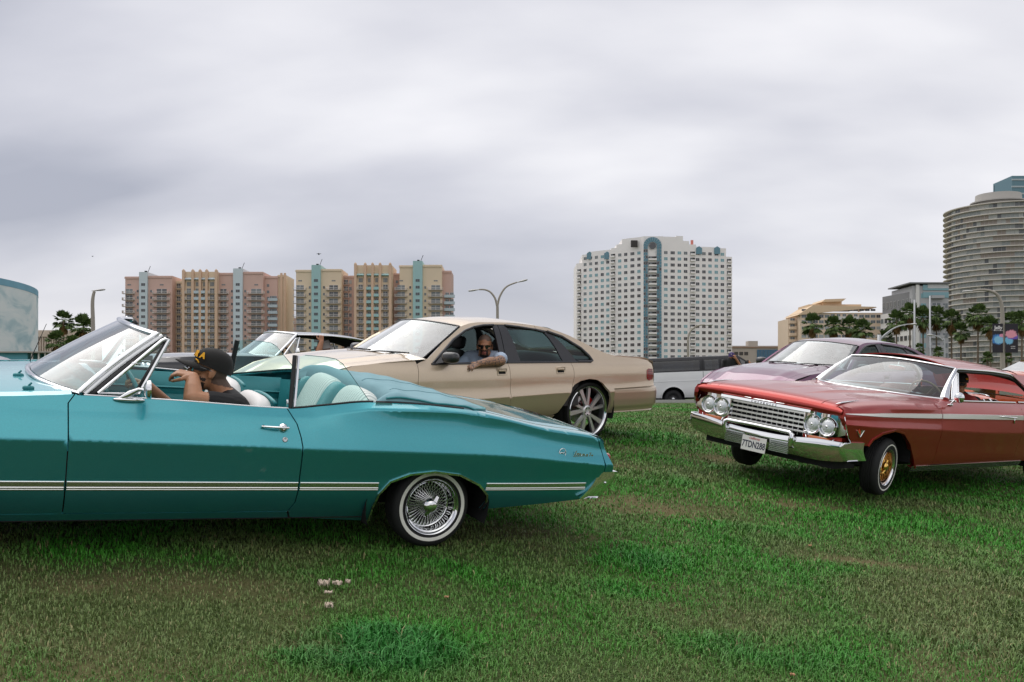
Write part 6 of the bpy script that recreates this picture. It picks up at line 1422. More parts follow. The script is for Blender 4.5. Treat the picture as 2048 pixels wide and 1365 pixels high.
# ---- driver of the convertible (car axes)
def driver_teal():
    c = TEALCAR; B = Body()
    hc = c.Y(420, 743, .42); hc = np.array(hc)
    fwd = norm([.95, -.12, .20]); up = norm([-.15, 0, 1]); s = 1.06
    neck = hc + (-.075, .0, -.115); shN = np.array([hc[0] - .125, .60, .84]); shF = np.array([hc[0] - .125, .24, .86]); ch = np.array([hc[0] - .11, .42, .74])
    Rm, P = head(B, hc, fwd, up, s)
    B.limb([hc + (-.03, 0, -.05), neck + (-.015, 0, -.03)], [.064, .072], 'skin')
    B.limb([shF, shN], [.098, .100], 'tee'); B.limb([neck + (-.02, 0, -.055), ch], [.085, .165], 'tee'); B.limb([ch + (0, .07, 0), np.array([hc[0] - .12, .49, .50])], [.13, .15], 'tee'); B.limb([ch + (0, -.07, 0), np.array([hc[0] - .12, .35, .50])], [.13, .15], 'tee')
    # near arm: elbow rests on the door top, forearm up to the face
    el = np.array(c.Y(386, 800, .66)); wr = np.array(c.Y(386, 756, .54)); kn = np.array(c.Y(384, 745, .50))
    mid = (shN * .45 + el * .55); B.limb([shN, mid], [.092, .082], 'tee'); B.limb([mid, el], [.068, .057], 'skin'); B.limb([el, (el + wr) / 2, wr], [.057, .052, .037], 'skin')
    hd_d = norm([.45, -.40, .45]); hand(B, wr + (.0, -.005, .012), norm([.75, -.35, .10]), norm([.35, .15, .92]), 1.0, curl=34, thumb=1)
    # far arm to the steering wheel
    w2 = np.array([1.76, .27, .93]); e2 = np.array([1.52, .20, .72]); B.limb([shF, shF * .4 + e2 * .6], [.078, .066], 'tee'); B.limb([shF * .4 + e2 * .6, e2], [.056, .048], 'skin'); B.limb([e2, w2], [.046, .032], 'skin'); hand(B, w2, norm([.9, .05, .3]), norm([-.2, 0, 1]), 1.0, curl=55, thumb=1)
    # lap and legs
    for y in (.33, .52): B.limb([np.array([hc[0] - .1, y, .52]), np.array([hc[0] + .38, y, .56]), np.array([hc[0] + .62, y, .34])], [.11, .085, .06], 'jeans')
    def pf(co, idx, labs):
        q = (co - hc) @ Rm / s; hl = np.linalg.norm(co - hc, axis=1) < .19; fa = hl & (idx == labs.index('skin'))
        bd = fa & (q[:, 2] < -.040) & (q[:, 0] > .012) & ((q[:, 2] < -.068) | (np.abs(q[:, 1]) < .030) | (q[:, 0] < .05)) & (np.abs(q[:, 2] + .062) > .004)
        idx = idx.copy(); idx[bd] = labs.index('beard'); st = fa & (q[:, 0] < -.02) & (q[:, 2] > -.06); idx[st] = labs.index('stub'); idx[fa & (np.abs(q[:, 1]) > .0765)] = labs.index('skin'); return idx
    p = B.build('person', dict(skin=SK, tee=TEE, lip=LIP, jeans=mat('jeans', (.03, .04, .07), rough=.9), beard=BEARD, stub=STUB), .0052, c.M, 'driver in black cap and black T-shirt, hand at his face, in the turquoise convertible', paintf=pf)
    cp = cap_hat(P, Rm, s, CAPM, p, None, brim=.105); shades(P, p)
    # yellow lettering on the front of the cap
    ylw = mat('yellow_thread', (.85, .42, .02), rough=.8)
    for k, ch_ in enumerate('OBRA'):
        a = R(-34 + 27 * k); nrm = np.array([math.cos(a), math.sin(a) * .9, .30]); nrm = norm(nrm); pos = np.array([-.010 + .116 * math.cos(a), .097 * math.sin(a), .022 + .058]); tan_ = norm([-math.sin(a) * .112, math.cos(a) * .092, 0])
        text_mesh('cap_letter', ch_, .052, basis(P(*pos), Rm @ tan_, Rm @ norm([-.28 * math.cos(a), -.28 * math.sin(a), 1])), ylw, cp, .002, bold=.0022)
    MB().tube([P(.100, .058, .052), P(.088, .070, .046), P(.080, .074, .036)], .004, 6).build('cap_flourish', ylw, cp)
    return p
driver_teal()
# ---- driver of the tan sedan, leaning on the window sill
def driver_tan():
    c = TANCAR; B = Body(); hc = np.array(c.Y(969.5, 693, .60)); cl = np.array(c.c) - hc; f = norm(cl + np.array([.25, 0, -.35]) * np.linalg.norm(cl) * .25); up = norm([0, .0, 1]); s = 1.12
    Rm, P = head(B, hc, f, up, s); nk = hc + (-.03, -.05, -.13)
    B.limb([hc + (-.02, -.02, -.06), nk], [.066, .072], 'skin')
    shN = np.array(c.Y(998, 716, .72)); shF = np.array(c.Y(940, 716, .34)); ch = (shN + shF) / 2 + (-.0, -.08, -.14)
    B.limb([shN, shF], [.085, .09], 'tee'); B.limb([nk + (0, 0, -.04), ch], [.085, .17], 'tee'); B.limb([ch, ch + (-.05, -.03, -.35)], [.18, .19], 'tee')
    el = np.array(c.Y(1002, 723, .95)); w2 = np.array(c.Y(958, 728, .95)); B.limb([shN, (shN + el) / 2 + (.0, .02, .01)], [.082, .078], 'tee'); B.limb([(shN + el) / 2, el], [.064, .056], 'tat'); B.limb([el, (el + w2) / 2 + (0, .0, .012), w2], [.056, .054, .040], 'tat')
    hand(B, w2, norm([.95, .1, -.25]), norm([.1, .5, .85]), 1.05, curl=20, lab='tat', thumb=-1)
    e2 = shF + (.28, -.05, -.20); w3 = e2 + (.22, .05, .05); B.limb([shF, e2], [.08, .06], 'tee'); B.limb([e2, w3], [.05, .035], 'skin'); hand(B, w3, norm([1, 0, .1]), norm([0, 0, 1]), 1, curl=50)
    def pf(co, idx, labs):
        q = (co - hc) @ Rm / s; hl = np.linalg.norm(co - hc, axis=1) < .20; fa = hl & ((idx == 0)); idx = idx.copy(); a = np.abs(q[:, 1])
        bd = fa & (q[:, 0] > .03) & (((q[:, 2] < -.034) & (q[:, 2] > -.050) & (a < .040)) | ((a > .022) & (a < .040) & (q[:, 2] < -.036) & (q[:, 2] > -.085)) | ((q[:, 2] < -.080) & (a < .042)))
        idx[bd] = labs.index('beard'); idx[fa & (q[:, 2] > .062) & (q[:, 0] < .075)] = labs.index('stub'); idx[fa & (q[:, 2] > .0) & (q[:, 0] < .03) & (a < .0775)] = labs.index('stub'); return idx
    p = B.build('person', dict(skin=SKD, tee=WTEE, lip=LIP, tat=TAT, beard=BEARD, stub=STUB), .006, c.M, 'bald man with sunglasses and goatee leaning on the tan sedan window sill', paintf=pf)
    shades(P, p)
driver_tan()
def small_driver(c, hc, fwd, tee, capm, label, sgn=1, voxel=.009, skinm=SKD, hat=True):
    B = Body(); hc = np.array(hc); Rm, P = head(B, hc, fwd, (0, 0, 1), 1.05); nk = hc + (-.04, 0, -.12); B.limb([hc + (-.02, 0, -.06), nk], [.06, .065], 'skin')
    a = nk + (-.03, .19, -.08); b = nk + (-.03, -.19, -.08); B.limb([a, b], [.08, .08], 'tee'); B.limb([nk + (-.02, 0, -.08), nk + (-.04, 0, -.38)], [.13, .17], 'tee')
    for q, y in ((a, 1), (b, -1)):
        e = q + (.18, .06 * y, -.22); w_ = q + (.44, -.02 * y, -.10); B.limb([q, e], [.07, .055], 'tee'); B.limb([e, w_], [.05, .034], 'skin'); hand(B, w_, norm([1, 0, .2]), norm([0, 0, 1]), 1, curl=50, thumb=-y)
    p = B.build('person', dict(skin=skinm, tee=tee, lip=LIP), voxel, c.M, label); 
    if hat: cap_hat(P, Rm, 1.05, capm, p, None, brim=.08)
    return p, P, Rm
p_, P_2, Rm_2 = small_driver(REDCAR, REDCAR.Y(1918, 768, .36), norm([.95, .05, -.12]), TEE, CAPM, 'driver in dark cap and shirt, head lowered, inside the red coupe')
MB().ell(P_2(.02, .094, .072), (.016, .016, .014)).build('cap_patch', mat('yellow_thread'), p_)
def driver_black():
    c = BLACKCAR; B = Body(); hc = np.array(c.Y(648, 700, .45)); Rm, P = head(B, hc, norm([.9, .1, -.25]), (0, 0, 1), 1.05); nk = hc + (-.03, 0, -.12); B.limb([hc + (-.02, 0, -.06), nk], [.06, .065], 'skin')
    a = nk + (-.03, .19, -.08); b = nk + (-.03, -.19, -.08); B.limb([a, b], [.08, .08], 'tee'); B.limb([nk + (-.02, 0, -.08), nk + (-.04, 0, -.36)], [.13, .17], 'tee')
    el = np.array(c.Y(634, 713, .84)); wr = np.array(c.Y(643, 684, .80)); B.limb([a, el], [.065, .055], 'skin'); B.limb([el, (el * .5 + wr * .5), wr], [.056, .050, .036], 'skin'); hand(B, wr, norm(np.array(c.Y(643, 670, .78)) - wr), norm([.2, .9, .2]), 1.05, curl=75, thumb=1)
    e2 = b + (.2, 0, -.2); B.limb([b, e2, e2 + (.2, 0, .1)], [.065, .052, .036], 'skin'); hand(B, e2 + (.2, 0, .1), norm([1, 0, .2]), norm([0, 0, 1]), 1, curl=50)
    p = B.build('person', dict(skin=SKD, tee=mat('white_tee', (.7, .7, .7), rough=.9), lip=LIP), .009, c.M, 'driver in grey bucket hat with raised fist inside the black coupe')
    s = MB(); s.lathe([(0, .150), (.004, .150), (.045, .105), (.075, .102), (.125, .085), (.135, 0)], P(-.01, 0, .022), Rm @ np.array([-.1, 0, 1]), 28); s.build('bucket_hat', mat('grey_hat', (.30, .28, .27), rough=.9), p, smooth=True, sharp=50)
driver_black()
def standing_man():
    g = at(1463, 0, 31); x, y = g[0], 31.; z = float(ground(x, y)); B = Body(); H_ = 1.62; hc = np.array([0, 0, H_ - .12]); f = norm([-.25, -1, -.05]); Rm, P = head(B, hc, f, (0, 0, 1), 1.05)
    B.limb([hc + (0, .0, -.06), hc + (0, .02, -.14)], [.06, .066], 'skin'); B.limb([(.20, .03, 1.36), (-.20, .03, 1.36)], [.085, .085], 'tee'); B.limb([(0, .02, 1.34), (0, .02, 1.02)], [.17, .17], 'tee'); B.limb([(.08, .02, 1.3), (.08, .02, 1.0)], [.12, .13], 'tee'); B.limb([(-.08, .02, 1.3), (-.08, .02, 1.0)], [.12, .13], 'tee')
    B.limb([(.20, .03, 1.36), (.30, -.05, 1.14)], [.075, .06], 'tee'); B.limb([(.30, -.05, 1.14), (.32, -.08, 1.10), (.11, -.14, 1.44)], [.052, .050, .036], 'skin'); hand(B, (.11, -.14, 1.44), norm([-.4, -.1, .8]), norm([.3, -.9, .2]), 1, curl=35)
    B.limb([(-.20, .03, 1.36), (-.27, .04, 1.10)], [.075, .06], 'tee'); B.limb([(-.27, .04, 1.10), (-.26, -.04, .86)], [.05, .036], 'skin'); hand(B, (-.26, -.04, .86), norm([0, -.1, -1]), norm([-1, 0, 0]), 1, curl=22)
    for s_ in (1, -1): B.limb([(.09 * s_, .02, .96), (.11 * s_, 0, .50), (.11 * s_, .03, .08)], [.11, .075, .055], 'jeans'); B.limb([(.11 * s_, .03, .05), (.12 * s_, -.14, .04)], [.05, .045], 'shoe')
    p = B.build('person', dict(skin=SKD, tee=TEE, lip=LIP, jeans=mat('jeans'), shoe=BLACKTRIM), .011, Matrix.Translation((x, y, z)), 'man standing by the van in purple cap, black T-shirt and gold chain')
    cp = cap_hat(P, Rm, 1.05, mat('purple_cap', (.045, .025, .12), rough=.8), p, None, brim=.07)
    text_mesh('cap_letter', 'A', .05, basis(P(.105, 0, .075), Rm @ np.array([0, 1, 0.]), Rm @ np.array([-.3, 0, 1.])), WHITEV, cp, .002)
    MB().tube([hc + Rm @ np.array([.10 * math.cos(t) - .02, .085 * math.sin(t), -.16 - .05 * math.cos(t)]) for t in np.linspace(-2.4, 2.4, 16)], .010, 6).build('gold_chain', GOLD, p)
standing_man()
p_, _, _ = small_driver(VAN, VAN.Y(1497, 727, -.55), norm([.6, -.75, 0]), TEE, CAPM, 'dark-haired passenger looking out of the van front window', voxel=.014, skinm=SK, hat=False)
def van_hair(p):
    hc = np.array(VAN.Y(1497, 727, -.55)); s = MB(); s.ell(hc + (-.03, .02, .03), (.115, .11, .115)); s.build('hair', BEARD, p, smooth=True)
van_hair(p_)
# ------------------------------------------------------------------ buildings
GZ = .49
def wx(px, D): return (px - CXP) / FPX * D
def wz(py, D): return CAM_H + (CYP - py) / FPX * D
WINM = [mat('pane_dark', (.050, .052, .058), rough=.12, coat=.5), mat('pane_grey', (.16, .18, .19), rough=.15), mat('pane_teal', (.20, .36, .40), rough=.12), mat('pane_pale', (.34, .36, .36), rough=.4)]
FRAMEM = mat('window_frame_white', (.55, .55, .54), rough=.6)
_pm = {}
def proto_mesh(key, fn):
    if key not in _pm: _pm[key] = fn()
    return _pm[key]
def mesh_of(mb, mats): 
    me = bpy.data.meshes.new('m'); me.from_pydata(mb.v, [], mb.f)
    for m in mats: me.materials.append(m)
    me.polygons.foreach_set('material_index', np.asarray(mb.fm, dtype=np.int32)); me.update(); return me
def inst(name, me, parent, loc, rz=0., sc=(1, 1, 1)):
    o = bpy.data.objects.new(name, me); COL.objects.link(o); o.parent = parent; o.location = loc; o.rotation_euler = (0, 0, rz); o.scale = sc; return o
def win_mesh(w_, h_, panes=2, glassm=0, fr=None):
    def f():
        mb = MB(); mb.box((-w_ / 2, -.06, -h_ / 2), (w_ / 2, .02, h_ / 2)); mb.cm = 1; t = .07; gw = (w_ - t * (panes + 1)) / panes
        for k in range(panes): x0 = -w_ / 2 + t + k * (gw + t); mb.box((x0, -.075, -h_ / 2 + t), (x0 + gw, -.05, h_ / 2 - t))
        me = mesh_of(mb, [fr or FRAMEM, WINM[glassm]]); me.name = 'window'; return me
    return proto_mesh(('w', round(w_, 2), round(h_, 2), panes, glassm, (fr or FRAMEM).name), f)
def balc_mesh(w_, d, slab, rail, solid=False, door=True):
    def f():
        mb = MB(); mb.box((-w_ / 2, -d, -.22), (w_ / 2, .0, 0)); mb.cm = 1
        if solid: mb.box((-w_ / 2, -d, .0), (w_ / 2, -d + .12, 1.05)); mb.box((-w_ / 2, -d + .12, 0), (-w_ / 2 + .12, 0, 1.05)); mb.box((w_ / 2 - .12, -d + .12, 0), (w_ / 2, 0, 1.05))
        else:
            mb.box((-w_ / 2, -d, .95), (w_ / 2, -d + .07, 1.05)); n = max(4, int(w_ / .45))
            for k in range(n + 1): x = -w_ / 2 + w_ * k / n; mb.box((x - .04, -d, 0), (x + .04, -d + .05, .95))
            for s_ in (-1, 1): mb.box((s_ * w_ / 2 - .03, -d, .0), (s_ * w_ / 2 + .03, 0, 1.05))
        if door: mb.cm = 2; mb.box((-w_ * .30, -.05, 0), (w_ * .30, .02, 2.15)); mb.cm = 3; mb.box((-w_ * .02, -.07, 0), (w_ * .02, -.04, 2.15)); mb.box((-w_ * .30, -.07, 2.1), (w_ * .30, -.04, 2.2))
        me = mesh_of(mb, [slab, rail, WINM[0 if rnd.random() < .6 else 1], FRAMEM]); me.name = 'balcony'; return me
    return proto_mesh(('b', round(w_, 1), round(d, 1), slab.name, rail.name, solid, rnd.randint(0, 1)), f)
PINK = mat('stucco_pink', (.60, .41, .35), rough=.9, noise=.06, nscale=.3); CREAMW = mat('stucco_cream', (.70, .57, .42), rough=.9, noise=.06, nscale=.3); PALEB = mat('stucco_paleblue', (.55, .62, .65), rough=.9, noise=.05, nscale=.3)
TEALW = mat('stucco_teal', (.34, .52, .52), rough=.9, noise=.05, nscale=.3); ORANGEW = mat('stucco_orange', (.64, .45, .32), rough=.9, noise=.05, nscale=.3); RAILW = mat('rail_white', (.72, .69, .66), rough=.6); SLABW = mat('slab_taupe', (.50, .44, .39), rough=.9); SLABB = mat('slab_blue', (.48, .56, .60), rough=.85)  # SLABW is one even grey-brown for balcony slabs
def pastel(name, label, D, segs, fy0, fstep):
    """segs: (px0, px1, top_py, set-back m, material, kind, extra)"""
    mid = (segs[0][0] + segs[-1][1]) / 2; root = empty(name, label=label, cat='building', loc=(wx(mid, D), D, GZ)); X0, Y0 = wx(mid, D), D
    for (a, b, top, sb, m, kind, ex) in segs:
        x0, x1 = wx(a, D) - X0, wx(b, D) - X0; zt = wz(top, D) - GZ; dep = 18.
        s = MB(); s.box((x0, sb, 0), (x1, sb + dep, zt)); s.box((x0 - .25, sb - .35, zt - 1.0), (x1 + .25, sb + .1, zt - .2)) if kind not in ('stripe', 'center') else None
        s.build({'stripe': 'stair_tower', 'center': 'central_block'}.get(kind, 'wing'), m, root)
        fs = fstep / FPX * D; W_ = x1 - x0; cx = (x0 + x1) / 2
        zrow = [wz(fy0 + fstep * k, D) - GZ for k in range(24)]; zrow = [z for z in zrow if z > 6]
        if kind == 'stripe':
            for z in zrow: inst('window', win_mesh(1.9, 1.35, 2, 0, m), root, (cx, sb, z))
            s = MB(); s.tube([(cx + 1, sb + 3, zt), (cx + 2.2, sb + 3, zt + 3)], .12, 5); s.box((cx - .5, sb + 3, zt), (cx + .5, sb + 4, zt + .9)); s.build('roof_aerial', DARK, root)
        elif kind == 'wing':
            bx0, bx1 = (wx(q, D) - X0 for q in ex['b']); bw = bx1 - bx0; first = ex.get('first', 1)
            for k, z in enumerate(zrow):
                if k >= first: inst('balcony', balc_mesh(bw, 1.9, SLABW, RAILW), root, ((bx0 + bx1) / 2, sb, z - 1.15))
                else: inst('window', win_mesh(1.8, .7, 2, 1, m), root, ((bx0 + bx1) / 2, sb, z))
                for q in ex.get('w', ()): 
                    if k >= first: inst('window', win_mesh(1.0, 1.25, 1, rnd.choice((0, 0, 1)), m), root, (wx(q, D) - X0, sb, z))
        elif kind == 'recess':
            for k, z in enumerate(zrow):
                if zt - z < 1.5: continue
                for q in ex['b']: inst('balcony', balc_mesh(2.9, .7, m, RAILW), root, (wx(q, D) - X0, sb, z - 1.15))
                for q in ex['w']: inst('window', win_mesh(1.3, 1.7, 2, rnd.choice((0, 1, 1, 3)), m), root, (wx(q, D) - X0, sb, z))
        elif kind == 'center':
            pil = [wx(q, D) - X0 for q in ex['pil']]
            for p in pil:
                s = MB(); s.box((p - .55, sb - 1.6, 0), (p + .55, sb + .1, zt + .5)); s.tube([(p, sb - 1.1, zt + .5), (p, sb - 1.1, zt + 1.0)], [.55, .25], 8); s.build('pilaster', ORANGEW, root)
            for i in range(len(pil) - 1):
                c_ = (pil[i] + pil[i + 1]) / 2; bw = pil[i + 1] - pil[i] - 1.15
                s = MB(); zz_ = zrow[0] + 2.1; s.add([(c_ - bw / 2, sb, zz_ + .9), (c_ + bw / 2, sb, zz_ + .9), (c_ + bw / 2, sb - 1.5, zz_), (c_ - bw / 2, sb - 1.5, zz_), (c_ - bw / 2, sb, zz_ - .3), (c_ + bw / 2, sb, zz_ - .3)], [(0, 1, 2, 3), (3, 2, 5, 4), (0, 3, 4), (1, 5, 2)]); s.build('awning', ex['aw'], root)
                for k, z in enumerate(zrow):
                    if k == 0: inst('window', win_mesh(bw * .6, 2.0, 3, 1, m), root, (c_, sb, z))
                    else:
                        mid_ = i in (1, 2) and k < 8
                        inst('balcony', balc_mesh(bw, 1.45 if not mid_ else 1.75, ex['aw'] if mid_ else SLABW, ex['aw'] if mid_ else RAILW, solid=mid_), root, (c_, sb, z - 1.15))
        elif kind == 'plain':
            for q in ex.get('b', ()):
                for k, z in enumerate(zrow):
                    if 1 < k: inst('balcony', balc_mesh(2.6, 1.6, SLABB, SLABB, solid=True), root, (wx(q, D) - X0, sb, z - 1.15))
            for q in ex.get('w', ()):
                for k, z in enumerate(zrow): inst('window', win_mesh(1.2, 1.4, 1, 1, m), root, (wx(q, D) - X0, sb, z))
            for q in ex.get('band', ()): MB().box((wx(q, D) - X0 - .5, sb - .5, 0), (wx(q, D) - X0 + .5, sb, zt + .8)).build('pilaster', ORANGEW, root)
    return root
pastel('apartment_block', 'pink and cream apartment block with pale blue stair towers, behind the convertible driver', 450, [
    (250.5, 280, 553.5, 0, PINK, 'wing', dict(b=(247, 270), w=(275.5,))), (280, 296.5, 545, -1.2, PALEB, 'stripe', None), (296.5, 344.5, 552, 0, PINK, 'wing', dict(b=(307, 340), w=(302.5,))),
    (344.5, 372, 560, 5, CREAMW, 'recess', dict(b=(350,), w=(359.5, 368))), (371, 438, 545, -2, CREAMW, 'center', dict(pil=(371.5, 390, 404.5, 417.5, 436.5), aw=SLABB)), (438, 467.6, 546, 0, PINK, 'wing', dict(b=(437, 457), w=(464,))),
    (467.6, 486.4, 538, -1.2, PALEB, 'stripe', None), (486.4, 526, 544, 0, PINK, 'wing', dict(b=(496, 529), w=(490.5,))), (526, 552, 551, 3, PINK, 'plain', dict(b=(540, 547), w=(533,))), (552, 567, 548, 4, CREAMW, 'plain', dict(band=(559, 566)))], 570, 12.85)
pastel('apartment_block', 'cream and pink apartment block with teal stair towers, left of the double lamp', 445, [
    (592, 624, 540, 0, CREAMW, 'wing', dict(b=(588, 612.5), w=(619.5,))), (624, 642, 531, -1.2, TEALW, 'stripe', None), (642, 683, 538.5, 0, CREAMW, 'wing', dict(b=(653, 681.5), w=(648,))),
    (683, 712, 549, 5, PINK, 'recess', dict(b=(688.5,), w=(697, 708))), (711, 785, 532, -2, CREAMW, 'center', dict(pil=(713, 732.5, 747, 762, 782), aw=TEALW)), (785, 799, 545, 4, PINK, 'plain', dict(w=(792,))), (799, 826.4, 531, 0, CREAMW, 'wing', dict(b=(790, 814.5), w=(820.5,))),
    (826.4, 845.2, 523, -1.2, TEALW, 'stripe', None), (845.2, 883.7, 530, 0, CREAMW, 'wing', dict(b=(857, 886), w=(850.5,))), (883.7, 901.6, 540, 3, PINK, 'plain', dict(b=(893.5, 903)))], 562, 13.4)
def box_building(name, label, D, px0, px1, top, m, rows=(), depth=25, roof=None):
    X0 = wx((px0 + px1) / 2, D); root = empty(name, label=label, cat='building', loc=(X0, D, GZ)); x1 = wx(px1, D) - X0; zt = wz(top, D) - GZ
    MB().box((-x1, 0, 0), (x1, depth, zt)).build('wall', m, root); return root, X0, x1, zt
# low block between the two, with a small sign band
r_, X0, x1, zt = box_building('office_building', 'low pink-grey office building between the two pastel blocks', 520, 566, 600, 636.5, mat('low_pink', (.44, .31, .26), rough=.9))
MB().box((-x1, -6, 0), (-x1 + 4.5, 0, wz(638, 520) - GZ)).build('side_wing', mat('low_grey', (.50, .47, .45), rough=.9), r_)
MB().box((-x1 + .3, -6.1, wz(660, 520) - GZ), (-x1 + 4.2, -6, wz(652, 520) - GZ)).build('window_band', WINM[0], r_)
text_mesh('sign_letters', 'SIR', 3.4, Matrix.Translation((-x1 + 2.6, -6.1, wz(644, 520) - GZ)) @ Matrix.Rotation(R(90), 4, 'X'), DARK, r_, .05)
# white tower on a bent plan
def white_tower():
    WH = mat('tower_white', (.82, .79, .77), rough=.85, noise=.04, nscale=.2); D0 = 490
    root = empty('white_tower', label='white high-rise with square windows and a blue arched centre stripe', cat='building', loc=(wx(1308, D0), D0, GZ)); O = np.array([wx(1308, D0), D0])
    plan = [(1153, 516), (1165, 513), (1193, 507), (1237, 499), (1282, 491), (1287, 489), (1323, 489), (1328, 490), (1376, 492.5), (1390, 493), (1451, 496.5), (1464, 498)]
    pts = [(np.array([wx(p, d), d]) - O) for p, d in plan]
    dpt = lambda px: float(np.interp(px, [p for p, _ in plan], [d for _, d in plan]))
    steps = [(1153, 1164.5, 527), (1164.5, 1175, 509.5), (1175, 1222, 502), (1222, 1233, 496.5), (1233, 1244, 489), (1244, 1257, 478), (1257, 1352, 473), (1352, 1366, 472.5), (1366, 1378, 482.5), (1378, 1392, 489.5), (1392, 1440, 494.5), (1440, 1452, 497), (1452, 1464, 514)]
    P2 = lambda px: np.array([wx(px, dpt(px)), dpt(px)]) - O
    for a, b, top in steps:
        br = sorted({a, b} | {p for p, _ in plan if a < p < b})
        s = MB()
        for q0, q1 in zip(br[:-1], br[1:]):
            A, B_ = P2(q0), P2(q1); z = wz(top, dpt((a + b) / 2)) - GZ
            s.add([(A[0], A[1], 0), (B_[0], B_[1], 0), (B_[0], B_[1] + 24, 0), (A[0], A[1] + 24, 0), (A[0], A[1], z), (B_[0], B_[1], z), (B_[0], B_[1] + 24, z), (A[0], A[1] + 24, z)], [(4, 5, 6, 7), (0, 1, 5, 4), (1, 2, 6, 5), (2, 3, 7, 6), (3, 0, 4, 7)])
        s.build('facade', WH, root)
    def ang(px): A, B_ = P2(px - 3), P2(px + 3); return math.atan2(B_[1] - A[1], B_[0] - A[0])
    topat = lambda px: next(t for a, b, t in steps if a <= px <= b)
    cx = lambda q: 1130 + q / 5.25
    fl = 12.25 / FPX * 490; rows = [wz(505.5, 490) - GZ - fl * k for k in range(26)]
    cnt = 0; rest = MB()
    cols = [(q, 'w') for q in (212, 270, 330, 392, 450, 575, 638, 777, 1058, 1200, 1266, 1392, 1458, 1522, 1588, 1652)] + [(708, 'd'), (1130, 'd')] + [(q, 'b') for q in (150, 505, 1340, 1722)]
    cells = []
    for q, kd in cols:
        px = cx(q); p = P2(px); d = dpt(px)
        for z in rows:
            py = CYP - (z + GZ - CAM_H) / d * FPX
            if py < topat(px) + 5 or z < 3: continue
            cells.append((py, px, p, z, kd))
    cells.sort(key=lambda c_: c_[0])
    BAL = mat('recess_shade', (.045, .040, .038), rough=.8)  # near-black plate on the flat wall paints the shade of a balcony recess
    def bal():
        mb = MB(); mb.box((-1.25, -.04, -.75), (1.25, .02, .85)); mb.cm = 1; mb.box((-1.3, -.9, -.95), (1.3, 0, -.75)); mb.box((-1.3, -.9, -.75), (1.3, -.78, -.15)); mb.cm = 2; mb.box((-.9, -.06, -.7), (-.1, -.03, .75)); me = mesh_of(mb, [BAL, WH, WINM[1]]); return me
    bm_ = bal(); tealrun = {}
    for py, px, p, z, kd in cells:
        a = ang(px)
        if kd == 'b': inst('balcony', bm_, root, (p[0], p[1], z), a)
        else:
            gm = 0 if kd == 'd' else rnd.choice((0, 0, 0, 0, 2, 2, 2, 1)); me = win_mesh(1.95 if kd == 'w' else 2.3, 1.6, 2 if kd == 'w' else 3, gm, WH)
            if cnt < 285: inst('window', me, root, (p[0], p[1], z), a); cnt += 1
            else:
                V = np.array([v_.co[:] for v_ in me.vertices]); V = (rotz(math.degrees(a)) @ V.T).T + (p[0], p[1], z); k = len(rest.v); rest.v += [tuple(q_) for q_ in V]; rest.f += [tuple(i + k for i in pl.vertices) for pl in me.polygons]; rest.fm += [0 if pl.material_index == 0 else 1 + gm for pl in me.polygons]
    o = rest.build('lower_windows', WH, root, mats=[WH] + WINM); tag(o, kind='stuff')
    # blue glazed stripes and the arch
    BL = mat('blue_glazing', (.07, .20, .26), rough=.12, coat=.6); d = 488.6; pc = wx(1305.5, d) - O[0]; y = d - O[1]
    xl0, xl1, xr0, xr1 = (wx(cx(q), d) - O[0] for q in (822, 870, 962, 1015)); zb = 2; za = wz(493, d) - GZ
    for x0, x1 in ((xl0, xl1), (xr0, xr1)):
        for k in range(27):
            z1 = za - k * fl
            if z1 - fl < 0: break
            for i in range(2): w_ = (x1 - x0) / 2; MB().box((x0 + i * w_ + .1, y - .4, z1 - fl * .5 + .12), (x0 + (i + 1) * w_ - .1, y - .15, z1 - .05)).build('pane', BL, root); MB().box((x0 + i * w_ + .1, y - .4, z1 - fl + .05), (x0 + (i + 1) * w_ - .1, y - .15, z1 - fl * .5 - .05)).build('pane', WINM[0] if rnd.random() < .4 else BL, root)
    cxm = (xl0 + xr1) / 2; ro, ri = (xr1 - xl0) / 2, (xr0 - xl1) / 2
    for k in range(10):
        a0, a1 = math.pi * k / 10 + .015, math.pi * (k + 1) / 10 - .015; s = MB(); V = [(cxm + r__ * math.cos(t), yy, za + r__ * math.sin(t)) for yy in (y - .4, y - .15) for (r__, t) in ((ri, a0), (ro, a0), (ro, a1), (ri, a1))]
        s.add(V, [(0, 1, 2, 3), (7, 6, 5, 4), (0, 4, 5, 1), (1, 5, 6, 2), (2, 6, 7, 3), (3, 7, 4, 0)]); s.build('arch_pane', BL, root)
    MB().lathe([(0, 0), (0, 1.6), (-.2, 1.6)], (cxm, y - .3, za + .2), (0, -1, 0), 20).build('round_window', WINM[0], root)
    for k in range(24):
        z = rows[1] - fl * k
        if z < 3: break
        inst('balcony', bm_, root, (cxm, y + .05, z), 0, (1.55, 1.3, 1.1))
    # solid dark boxes paint the shade of open loggias at the top
    for q in (728, 1100): MB().box((wx(cx(q), 491) - O[0] - 1.6, -1.0 + 2, wz(494, 491) - GZ), (wx(cx(q), 491) - O[0] + 1.6, 2.6, wz(481, 491) - GZ)).build('loggia_shade', BAL, root)
    for q in (257, 440, 1405, 1595):
        px = cx(q); p = P2(px); s = MB(); zz_ = wz(510.5 if q < 1000 else 500, dpt(px)) - GZ; w_ = 1.45
        s.prism([(-w_, -2.2), (w_, -2.2), (w_, .7), (0, 1.7), (-w_, .7)], lambda a, b, e: (p[0] + a, p[1] - .8 + e, zz_ + b), .9); s.build('bay_window', BL, root)
    s = MB(); s.box((wx(1385, 495) - O[0] - .6, 6, wz(492, 495) - GZ), (wx(1385, 495) - O[0] + .6, 7, wz(480, 495) - GZ)); s.build('roof_beacon', mat('beacon_red', (.55, .18, .14), rough=.6), root)
white_tower()
